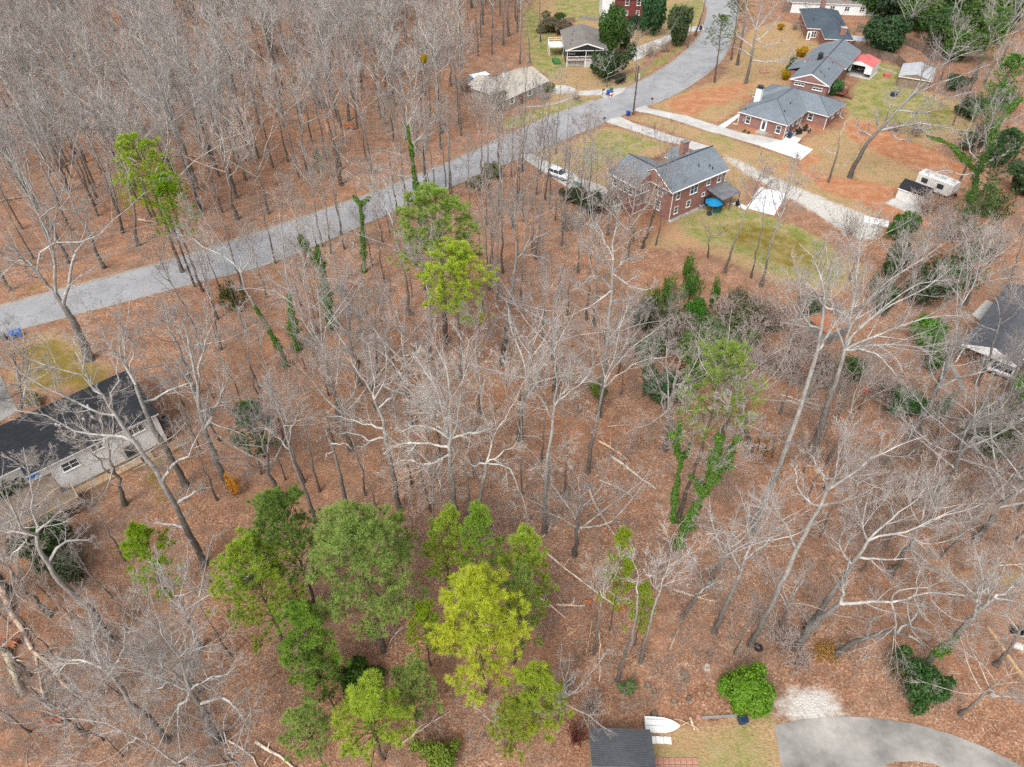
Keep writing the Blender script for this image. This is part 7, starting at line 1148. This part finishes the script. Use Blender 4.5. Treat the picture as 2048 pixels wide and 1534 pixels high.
# thicket right of centre
for i, (px, py, w, h, t, lb, pr) in enumerate([(1300, 640, 3.0, 6.5, (.08, .19, .02), 'green creeper column left of the brown brush', LOOSE), (1330, 610, 2.8, 6, (.07, .2, .02), 'green creeper column right of the first', LOOSE), (1378, 600, 3.4, 6, (.07, .19, .03), 'tall creeper clad clump below the lawn', LOOSE), (1392, 640, 3.4, 3.8, (.05, .17, .015), 'bright ivy mound at the thicket corner', TREEBUSH), (1420, 620, 1.6, 6, (.06, .19, .02), 'thin ivy spike on the thicket edge', LOOSE), (1300, 715, 4, 4, (.07, .15, .04), 'dark creeper clump above the leaf floor', TREEBUSH), (1425, 690, 7, 4.2, (.12, .17, .07), 'grey green mounded shrub in the thicket', TREEBUSH), (1400, 730, 7, 4, (.13, .19, .06), 'soft green shrub above the orange leaved one', TREEBUSH), (1470, 660, 6, 4, (.15, .17, .08), 'olive shrub behind the soft green one', LOOSE), (1320, 800, 5.5, 4.5, (.06, .13, .05), 'dark blue green shrub under pale twigs', TREEBUSH), (1385, 765, 3.2, 3, (.09, .2, .02), 'leafy green clump beside the orange one', TREEBUSH), (1360, 745, 3.4, 3, (.38, .15, .06), 'orange brown leaved shrub in the thicket', LOOSE), (1530, 905, 3.0, 1.8, (.4, .19, .07), 'orange leaved low beech near the pale pine', LOOSE), (1290, 660, 5, 6, (.08, .1, .05), 'dull green scrub left of the creepers', LOOSE),
    (1790, 480, 3.6, 5, (.055, .14, .02), 'ivy clad column beside the gravel end', TREEBUSH), (1808, 470, 3, 4, (.07, .2, .02), 'bright ivy mound below the camper slab', TREEBUSH), (1775, 560, 3.6, 7, (.05, .11, .02), 'dark ivy column in the right thicket', TREEBUSH), (1762, 620, 3.6, 5, (.05, .1, .03), 'lower dark ivy column right of the fanning tree', TREEBUSH), (1830, 600, 8, 7, (.07, .1, .05), 'dull evergreen scrub right of the ivy columns', LOOSE), (1890, 590, 7, 9, (.06, .12, .03), 'green evergreen behind the fanning limbs', LOOSE), (1845, 690, 4.5, 4, (.09, .26, .015), 'vivid green shrub under the fanning limbs', TREEBUSH), (1860, 740, 3, 4, (.07, .17, .02), 'green shrub below the vivid one', TREEBUSH), (1625, 630, 5, 4, (.08, .12, .05), 'dark dull shrub above the stone hut', LOOSE), (1700, 760, 5, 3.4, (.09, .16, .05), 'greyish green shrub at the fanning tree foot', LOOSE), (1810, 820, 5.4, 3.4, (.07, .15, .045), 'dark green shrub on the log line', TREEBUSH), (1880, 840, 1.6, 5, (.08, .22, .03), 'ivy spike right of the log line', LOOSE), (1990, 860, 9, 5, (.11, .15, .06), 'pale green scrub at the right edge', LOOSE), (1950, 890, 7, 4, (.13, .15, .07), 'olive scrub below the parked car', LOOSE), (2040, 800, 4, 4, (.08, .24, .02), 'vivid green shrub beside the parked car', TREEBUSH), (1835, 1390, 4.2, 4, (.05, .12, .03), 'dark green shrub above the round drive', TREEBUSH), (1800, 1350, 2.6, 2, (.2, .17, .07), 'olive brown scrub beside the dark shrub', LOOSE), (1650, 1308, 2.6, 1.2, (.38, .22, .06), 'tan leaved low growth at the oak feet', LOOSE), (1975, 430, 6, 6, (.1, .13, .05), 'olive scrub right of the camper', LOOSE)]): bush(px, py, w, h, t, lb, 'evergreen_shrub' if 'orange' not in lb and 'tan' not in lb else 'shrub', 'shrub', None, pr)
bush(470, 992, 1.7, 3.6, (.75, .36, .04), 'small sapling holding orange yellow leaves', 'orange_sapling', 'tree', None, LOOSE)
mt_ = bush(846, 118, 1.6, 1.5, (.42, .3, .01), 'yellow mistletoe ball high in a bare tree', 'mistletoe', 'plant', None, BUSH); q_ = W(846, 118, 17); mt_.location = (q_.x, q_.y, 16.3)
for i, (px, py, w, h, t) in enumerate([(1350, 650, 6, 3, (.13, .15, .06)), (1410, 660, 6, 3.2, (.10, .15, .05)), (1450, 700, 6, 3, (.15, .15, .08)), (1380, 710, 5, 3, (.10, .16, .05)), (1330, 690, 5, 3, (.09, .13, .05)), (1500, 650, 7, 3, (.16, .15, .09)), (1440, 750, 6, 3, (.12, .15, .06)), (1350, 780, 5, 3, (.08, .14, .05)), (1370, 560, 2.4, 5, (.09, .2, .03)), (1480, 610, 5, 2.6, (.14, .14, .08))]): bush(px, py, w, h, t, ['olive scrub between the creeper columns', 'green scrub around the ivy mound', 'grey olive scrub beside the mounded shrub', 'green tangle above the soft green shrub', 'dull green tangle left of the thicket', 'brownish scrub at the thicket top right', 'olive scrub above the open green pine', 'green scrub beside the orange leaved shrub', 'thin ivy spire at the lawn edge', 'brown olive scrub below the lawn trees'][i], 'evergreen_shrub', 'shrub', None, LOOSE)
# bare shrubs
for px, py, w, h, lb in [(1230, 420, 6, 3.5, 'bare grey shrub against the brick gable'), (1130, 460, 6, 4, 'bare brown shrub near the stepping path'), (1300, 112, 6, 3, 'reddish bare shrub row beside the uphill drive'), (1330, 104, 5, 2.6, 'reddish bare shrub nearer the street'), (1500, 690, 8, 4, 'brown twiggy brush left of the stone hut'), (1550, 660, 7, 4, 'brown twiggy brush above the stone hut'), (1540, 740, 8, 3.5, 'brown twiggy brush below the soft green pine'), (1460, 760, 6, 3, 'grey twiggy brush in the thicket middle'), (1600, 700, 6, 3, 'brown brush beside the hut wall'), (1660, 780, 8, 3, 'tangled brush below the stone hut'), (1760, 790, 8, 3, 'tangled brush by the red wheelbarrow'), (1340, 700, 7, 4, 'purple brown brush in the thicket'), (1440, 640, 7, 4, 'purple grey brush behind the creepers'), (1560, 1290, 5, 2.4, 'grey brush at the leaning oak foot'), (1600, 1330, 4, 1.6, 'fine grey brush below the oak foot'), (1380, 680, 7, 3.5, 'grey brown brush in front of the creepers'), (1520, 640, 8, 4, 'wide brown brush below the slender lawn trees'), (1580, 760, 8, 3.5, 'tangled brown brush left of the fanning tree'), (1480, 720, 8, 4, 'pale brown brush beside the mounded shrub'), (1640, 740, 7, 3, 'grey brush in front of the stone hut'), (1180, 1420, 4, 2, 'dead brush heap beside the shed'), (1120, 1400, 4, 2, 'dead brush heap left of the shed'), (1150, 1480, 3.2, 2.4, 'dark red twigged shrub against the shed'), (1590, 60, 4, 2.4, 'bare reddish shrub before the slate roofed house'), (1830, 270, 6, 3, 'brown brush along the end of the back lawn'), (1790, 262, 5, 2, 'dark brush on the clay edge of the lawn'), (1700, 470, 5, 3, 'bare brush at the end of the gravel'), (1850, 430, 8, 4, 'brown brush below the camper slab'), (1900, 480, 9, 5, 'olive brown brush at the right'), (1960, 520, 9, 5, 'grey brush at the right edge'), (1150, 200, 4, 1.6, 'low bare bed shrub by the curved walk'), (1090, 200, 4, 1.4, 'low bare bed shrub before the beige house'), (930, 190, 6, 4, 'bare brush behind the beige house')]: brush(px, py, w, h, lb)
bpy.data.objects[[o.name for o in bpy.data.objects if o.get('label') == 'dark red twigged shrub against the shed'][0]].color = (.35, .12, .1, 1)

# ---- logs, stumps, root plates
def log(px, r, label, tint=(1, 1, 1), group=None, knots=3, z=0, mat='dead_wood'):
    P = [W(p[0], p[1], 0) for p in px]; o = P[0].copy(); pts = [(p.x - o.x, p.y - o.y, r * .8 + z + .05 * math.sin(i * 2)) for i, p in enumerate(P)]; m = MB(); c = line(pts, 8, r * .25, RNG) if len(pts) > 1 else pts; m.tube(list(map(tuple, c)), list(np.linspace(1, .55, 8) * r), 8)
    for k in range(knots): q = c[2 + k]; a = RNG.uniform(0, 6.28); l = RNG.uniform(.6, 1.6); m.tube([tuple(q), (q[0] + l * .6 * math.cos(a), q[1] + l * .6 * math.sin(a), q[2] + l * .3), (q[0] + l * math.cos(a), q[1] + l * math.sin(a), q[2] + l * .25)], [r * .4, r * .28, .02], 5)
    ob = m.build('fallen_log', mat, loc=(o.x, o.y, 0), smooth=True); ob.color = (*tint, 1); return tag(ob, label, 'log', group)
LG = 'fallen trunks on the leaf floor'
LOGS = [([(1196, 882), (1226, 900), (1256, 920)], .12, 'pale orange split log on the open leaf floor', (1.25, 1, .8)), ([(1218, 912), (1260, 942), (1312, 980)], .2, 'grey fallen trunk with stubs across the open leaf floor', (.85, .85, .85)), ([(1196, 960), (1240, 980), (1276, 1000)], .12, 'grey fallen trunk just below the stubbed one', (.8, .8, .8)), ([(1172, 965), (1190, 1010), (1215, 1050), (1238, 1085)], .16, 'long fallen trunk running down to the narrow pine', (.9, .85, .8)), ([(1332, 886), (1352, 874), (1374, 862)], .24, 'thick sawn log behind the ivy fork', (1.1, 1.05, .95)), ([(1410, 1069), (1450, 1066), (1492, 1061)], .07, 'thin pale pole right of the ivy swathed tree', (1.2, 1.15, 1.1)), ([(1090, 1105), (1146, 1150), (1231, 1212)], .12, 'long pale uprooted trunk ending in orange clay', (1.2, 1.15, 1.05)), ([(1112, 1210), (1140, 1212), (1171, 1211)], .14, 'short fallen trunk with brown root plate', (1.15, 1.0, .9)), ([(1074, 1192), (1100, 1212), (1131, 1237)], .09, 'pale fallen pole behind the yellowest pine', (1.3, 1.25, 1.2)),
 ([(1184, 1240), (1180, 1270), (1172, 1306)], .06, 'thin tan pole lying left of the slim pale tree', (1.2, 1, .8)), ([(1198, 1262), (1199, 1310), (1198, 1364)], .1, 'reddish barkless pole lying above the shed', (1.1, .9, .8)), ([(1346, 1180), (1390, 1195), (1434, 1203)], .12, 'broken pale trunk on the open slope', (1.2, 1.1, 1)), ([(804, 1487), (850, 1455), (902, 1422)], .1, 'pale fallen pole at the bottom, rising right', (1.2, 1.15, 1.1)), ([(820, 1478), (840, 1455), (856, 1445)], .1, 'short pale pole crossing the bottom one', (1.2, 1.1, 1)), ([(512, 1484), (550, 1508), (596, 1540)], .14, 'pale fallen trunk at the bottom edge', (1.25, 1.2, 1.15)), ([(455, 1480), (500, 1510), (520, 1540)], .09, 'thin pale trunk beside the one at the bottom edge', (1.2, 1.15, 1.1)), ([(782, 1281), (795, 1265), (808, 1250)], .09, 'short pale stick between the pines', (1.3, 1.25, 1.2)),
 ([(-6, 1155), (28, 1232), (67, 1300)], .3, 'big pale barkless fallen trunk at the left edge', (1.25, 1.1, 1)), ([(67, 1304), (100, 1330), (130, 1372), (182, 1412)], .16, 'pale limb of the left edge fallen trunk', (1.2, 1.05, .95)), ([(72, 1310), (85, 1380), (108, 1432)], .12, 'lower pale limb below the left edge fallen trunk', (1.15, 1.05, .95)), ([(12, 1298), (28, 1340), (46, 1395)], .34, 'greenish grey fallen trunk with torn root plate', (.8, .82, .7)), ([(0, 404), (30, 398), (62, 393)], .2, 'fallen log in the far left wood', (.8, .7, .65)), ([(277, 440), (296, 444), (314, 446)], .22, 'fallen log above the left road', (.9, .8, .75)), ([(300, 312), (380, 314), (440, 322)], .18, 'long fallen log behind the lone yellow green pine', (.7, .6, .55)), ([(737, 36), (762, 26), (790, 14)], .35, 'dark thick fallen trunk up the slope', (.5, .42, .38)), ([(748, 55), (768, 48)], .2, 'short fallen log below the dark thick one', (.8, .65, .6)),
 ([(1726, 782), (1771, 813), (1811, 845), (1861, 877)], .3, 'dark line of fallen trunk through the right side wood', (.45, .38, .34)), ([(1740, 770), (1790, 806)], .2, 'tan log parallel to the dark fallen line', (.9, .75, .65)), ([(1846, 818), (1868, 842)], .15, 'orange end log right of the dark green shrub', (1.2, .95, .7)), ([(1985, 1134), (2050, 1128)], .1, 'pale pipe like pole at the right clearing', (1.3, 1.2, .95)), ([(1730, 986), (1790, 1012)], .12, 'fallen pole on the right side leaf floor', (.8, .7, .65)), ([(1260, 850), (1215, 855)], .1, 'thin fallen pole above the split log', (.9, .8, .75)), ([(1380, 1436), (1388, 1462)], .14, 'short log on the lawn beside the clay brick', (1.1, .95, .8)), ([(1340, 1300), (1352, 1270), (1360, 1255)], .06, 'thin grey branch lying on the open slope', (.9, .9, .9)), ([(1560, 790), (1640, 815)], .12, 'fallen pole in the brush heap below the hut', (1, .85, .75)), ([(1570, 800), (1660, 830)], .1, 'second fallen pole in the brush heap below the hut', (1, .9, .8)), ([(1640, 800), (1655, 840), (1668, 870)], .1, 'dark pole crossing near the fanning tree foot', (.7, .6, .55)), ([(845, 650), (905, 652)], .1, 'dark fallen pole behind the great centre tree', (.6, .5, .45)), ([(820, 690), (862, 688)], .12, 'fallen log left of the thick grey trunk', (.7, .6, .55)), ([(1085, 1075), (1130, 1020)], .07, 'pale limb lying below the arching limb tree', (1.2, 1.15, 1.1))]
for px, r, lb, t in LOGS: log(px, r, lb, t, LG)
def root_plate(px, py, r, label, z=.5):
    p = W(px, py, 0); m = MB(); k = 16
    for j in range(26): a = RNG.uniform(0, 6.28); l = r * RNG.uniform(.6, 1.25); b_ = RNG.uniform(0, 6.28); m.tube([(0, 0, r * .5), (l * .5 * math.cos(a), l * .25 * math.sin(b_), r * .5 + l * .4 * math.sin(a)), (l * math.cos(a), l * .5 * math.sin(b_), max(.02, r * .5 + l * .6 * math.sin(a)))], [r * .28, r * .16, .02], 5)
    o = m.build('root_plate', 'root_clay', loc=(p.x, p.y, 0)); tag(o, label, 'root plate')
root_plate(1241, 1217, .55, 'orange clay root plate of the long pale uprooted trunk'); root_plate(1175, 1208, .5, 'brown root plate of the short fallen trunk'); root_plate(22, 1290, 1.5, 'large torn root plate at the left edge'); root_plate(108, 1448, 1.0, 'orange root plate near the bottom left corner'); root_plate(700, 258, 1.3, 'brown root plate in the wood beyond the road'); root_plate(696, 578, 1.0, 'rusty root plate between the ivy snag and the crooked stem')
def stump(px, py, r, h, label, mat='dead_wood', t=(.7, .65, .6)):
    p = W(px, py); m = MB(); n_ = 10; rg = lambda s, z: [(r * s * (1 + .1 * math.sin(3 * j)) * math.cos(6.283 * j / n_), r * s * (1 + .1 * math.sin(3 * j)) * math.sin(6.283 * j / n_), z) for j in range(n_)]
    m.loft([rg(1.5, 0), rg(1.05, h * .3), rg(.95, h)]); o = m.build('tree_stump', mat, loc=(p.x, p.y, 0)); o.color = (*t, 1); tag(o, label, 'stump', 'old stumps on the open slope')
for px, py, r, t, lb in [(1413, 1335, .24, (.9, .9, .9), 'pale grey stump left of the round bush'), (1418, 1311, .2, (.35, .3, .28), 'dark stump above the pale grey one'), (1367, 1349, .24, (.5, .45, .4), 'round weathered stump on the open slope'), (1373, 1363, .2, (.4, .35, .3), 'small stump just below the weathered one'), (1295, 1373, .22, (.4, .38, .36), 'dark stump right of the curved trunk'), (1308, 1385, .16, (.4, .35, .3), 'small dark stump below the other dark one'), (1347, 1405, .2, (.45, .4, .35), 'stump halfway between boat and weathered stump'), (1377, 1399, .17, (.3, .28, .26), 'small black stump right of the halfway one'), (1308, 1430, .24, (.25, .23, .22), 'black stump just above the boat')]: stump(px, py, r, .35, lb, t=t)
ty = thing('old_tyre', 1516, 1296, 0, 'old black tyre lying near the leaning oaks', 'tyre'); b = MB(); b.loft([[(r * math.cos(6.283 * j / 18), r * math.sin(6.283 * j / 18), z) for j in range(18)] for r, z in ((.36, 0), (.42, .08), (.36, .2), (.2, .2), (.18, .04))], cap=False); b.build('tread', 'black', ty)
rt = thing('stepping_stone', 1325, 100, 0, 'x', 'x'); bpy.data.objects.remove(rt)
# ---- ground litter: fallen sticks, undergrowth, tufts
def litter():
    polys = [np.array(XY(p)) for p in (mid_px, mid2_px, mid3_px, [(560, 1120), (1000, 1000), (1300, 860), (1500, 900), (1560, 1250), (1500, 1340), (1280, 1430), (1170, 1430), (1160, 1534), (480, 1534)], [(1600, 900), (2048, 900), (2100, 1500), (1750, 1400), (1600, 1250)], [(0, 940), (380, 880), (500, 1150), (200, 1200), (0, 1200)], wood_px)]
    n = [420, 200, 300, 420, 180, 60, 1500]; rng = RNG; P = []; Rr = []
    for poly, k in zip(polys, n):
        lo, hi = poly.min(0), poly.max(0); x = rng.uniform(lo[0], hi[0], k * 5); y = rng.uniform(lo[1], hi[1], k * 5); ok = inside(poly, x, y); x, y = x[ok][:k], y[ok][:k]; m = len(x); a = rng.uniform(0, 6.28, m); L = rng.uniform(.3, 2.2, m) * np.where(rng.uniform(size=m) < .1, 1.8, 1); r = L * rng.uniform(.006, .013, m)
        t = np.linspace(-.5, .5, 4)[None, :, None]; d = np.stack([np.cos(a), np.sin(a), np.zeros(m)], 1)[:, None]; q = np.stack([x, y, r + .02], 1)[:, None] + d * L[:, None, None] * t + rng.normal(size=(m, 4, 3)) * .05 * L[:, None, None] * [1, 1, .3]; q[:, :, 2] = np.maximum(q[:, :, 2], .015); P.append(q); Rr.append(r[:, None] * np.linspace(1, .5, 4)[None])
    P = np.concatenate(P); Rr = np.concatenate(Rr); B, BR = grow(P, Rr, 2, .3, .95, 25, 60, .45, 3, .1, 0, .6, rng); B[:, :, 2] = np.maximum(B[:, :, 2], .02); ac = Acc().add(tubes(P, Rr, 4), 0).add(tubes(B, BR, 3), 0)
    o = bpy.data.objects.new('fallen_sticks', ac.mesh('fallen_sticks', ['dead_wood'])); COL.objects.link(o); tag(o, 'fallen sticks and dead branches scattered over the leaf litter', kind='stuff')
    # undergrowth: low bare twigs
    P = []; 
    for poly, k in zip(polys, [1700, 700, 600, 1100, 600, 220, 4200]):
        lo, hi = poly.min(0), poly.max(0); x = rng.uniform(lo[0], hi[0], k * 6); y = rng.uniform(lo[1], hi[1], k * 6); cl = np.sin(x * .35) * np.sin(y * .41 + 1) + np.sin(x * .13 + 2) * np.sin(y * .17); ok = inside(poly, x, y) & (cl > -.3) & ~inside(ROAD_POLY, x, y); P.append(np.stack([x[ok][:k], y[ok][:k]], 1))
    P = np.concatenate(P); m = len(P); st = 4; base = np.repeat(P, st, 0) + rng.normal(size=(m * st, 2)) * .15; az = rng.uniform(0, 6.28, m * st); tl = rng.uniform(.05, .5, m * st); H = np.repeat(rng.uniform(.8, 3.2, m) * np.where(P[:, 1] > 95, 1.5, 1), st) * rng.uniform(.6, 1, m * st); d = np.stack([np.sin(tl) * np.cos(az), np.sin(tl) * np.sin(az), np.cos(tl)], 1)
    t = np.linspace(0, 1, 5)[None, :, None]; q = np.concatenate([base, np.zeros((len(base), 1))], 1)[:, None] + d[:, None] * H[:, None, None] * t; q[:, 1:] += rng.normal(size=(len(base), 4, 3)) * .06; Rr = np.maximum(H[:, None] * .005, .006) * np.linspace(1, .5, 5)[None]
    B, BR = grow(q, Rr, 5, .25, 1, 20, 55, .4, 3, .12, .05, .7, rng); BR = np.maximum(BR, .005); ac = Acc().add(tubes(q, Rr, 3), 0).add(tubes(B, BR, 3), 0); o = bpy.data.objects.new('undergrowth', ac.mesh('undergrowth', ['twig'])); COL.objects.link(o); o.color = (1.0, .92, .87, 1); tag(o, 'low leafless undergrowth over the wood floor', kind='stuff')
litter()
# ---- give each look-alike its own place in its label
tops_ = [o for o in bpy.data.objects if o.parent is None and o.get('label')]; by = {}
for o in tops_: by.setdefault(o['label'], []).append(o)
ORD = ['first', 'second', 'third', 'fourth', 'fifth', 'sixth', 'seventh', 'eighth', 'ninth', 'tenth']
for lb, os_ in by.items():
    if len(os_) < 2 or len(os_) > 9: continue
    os_.sort(key=lambda o: proj(*o.location)[0])
    for i, o in enumerate(os_): o['label'] = lb + ', ' + ORD[i] + ' from left' if len(lb.split()) <= 13 else ORD[i] + ' ' + lb

_c = {}
for o in bpy.data.objects:
    if o.parent is None: _c[o.name.split('.')[0]] = _c.get(o.name.split('.')[0], 0) + 1
print('COUNTS', sorted(_c.items(), key=lambda q: -q[1])[:6])
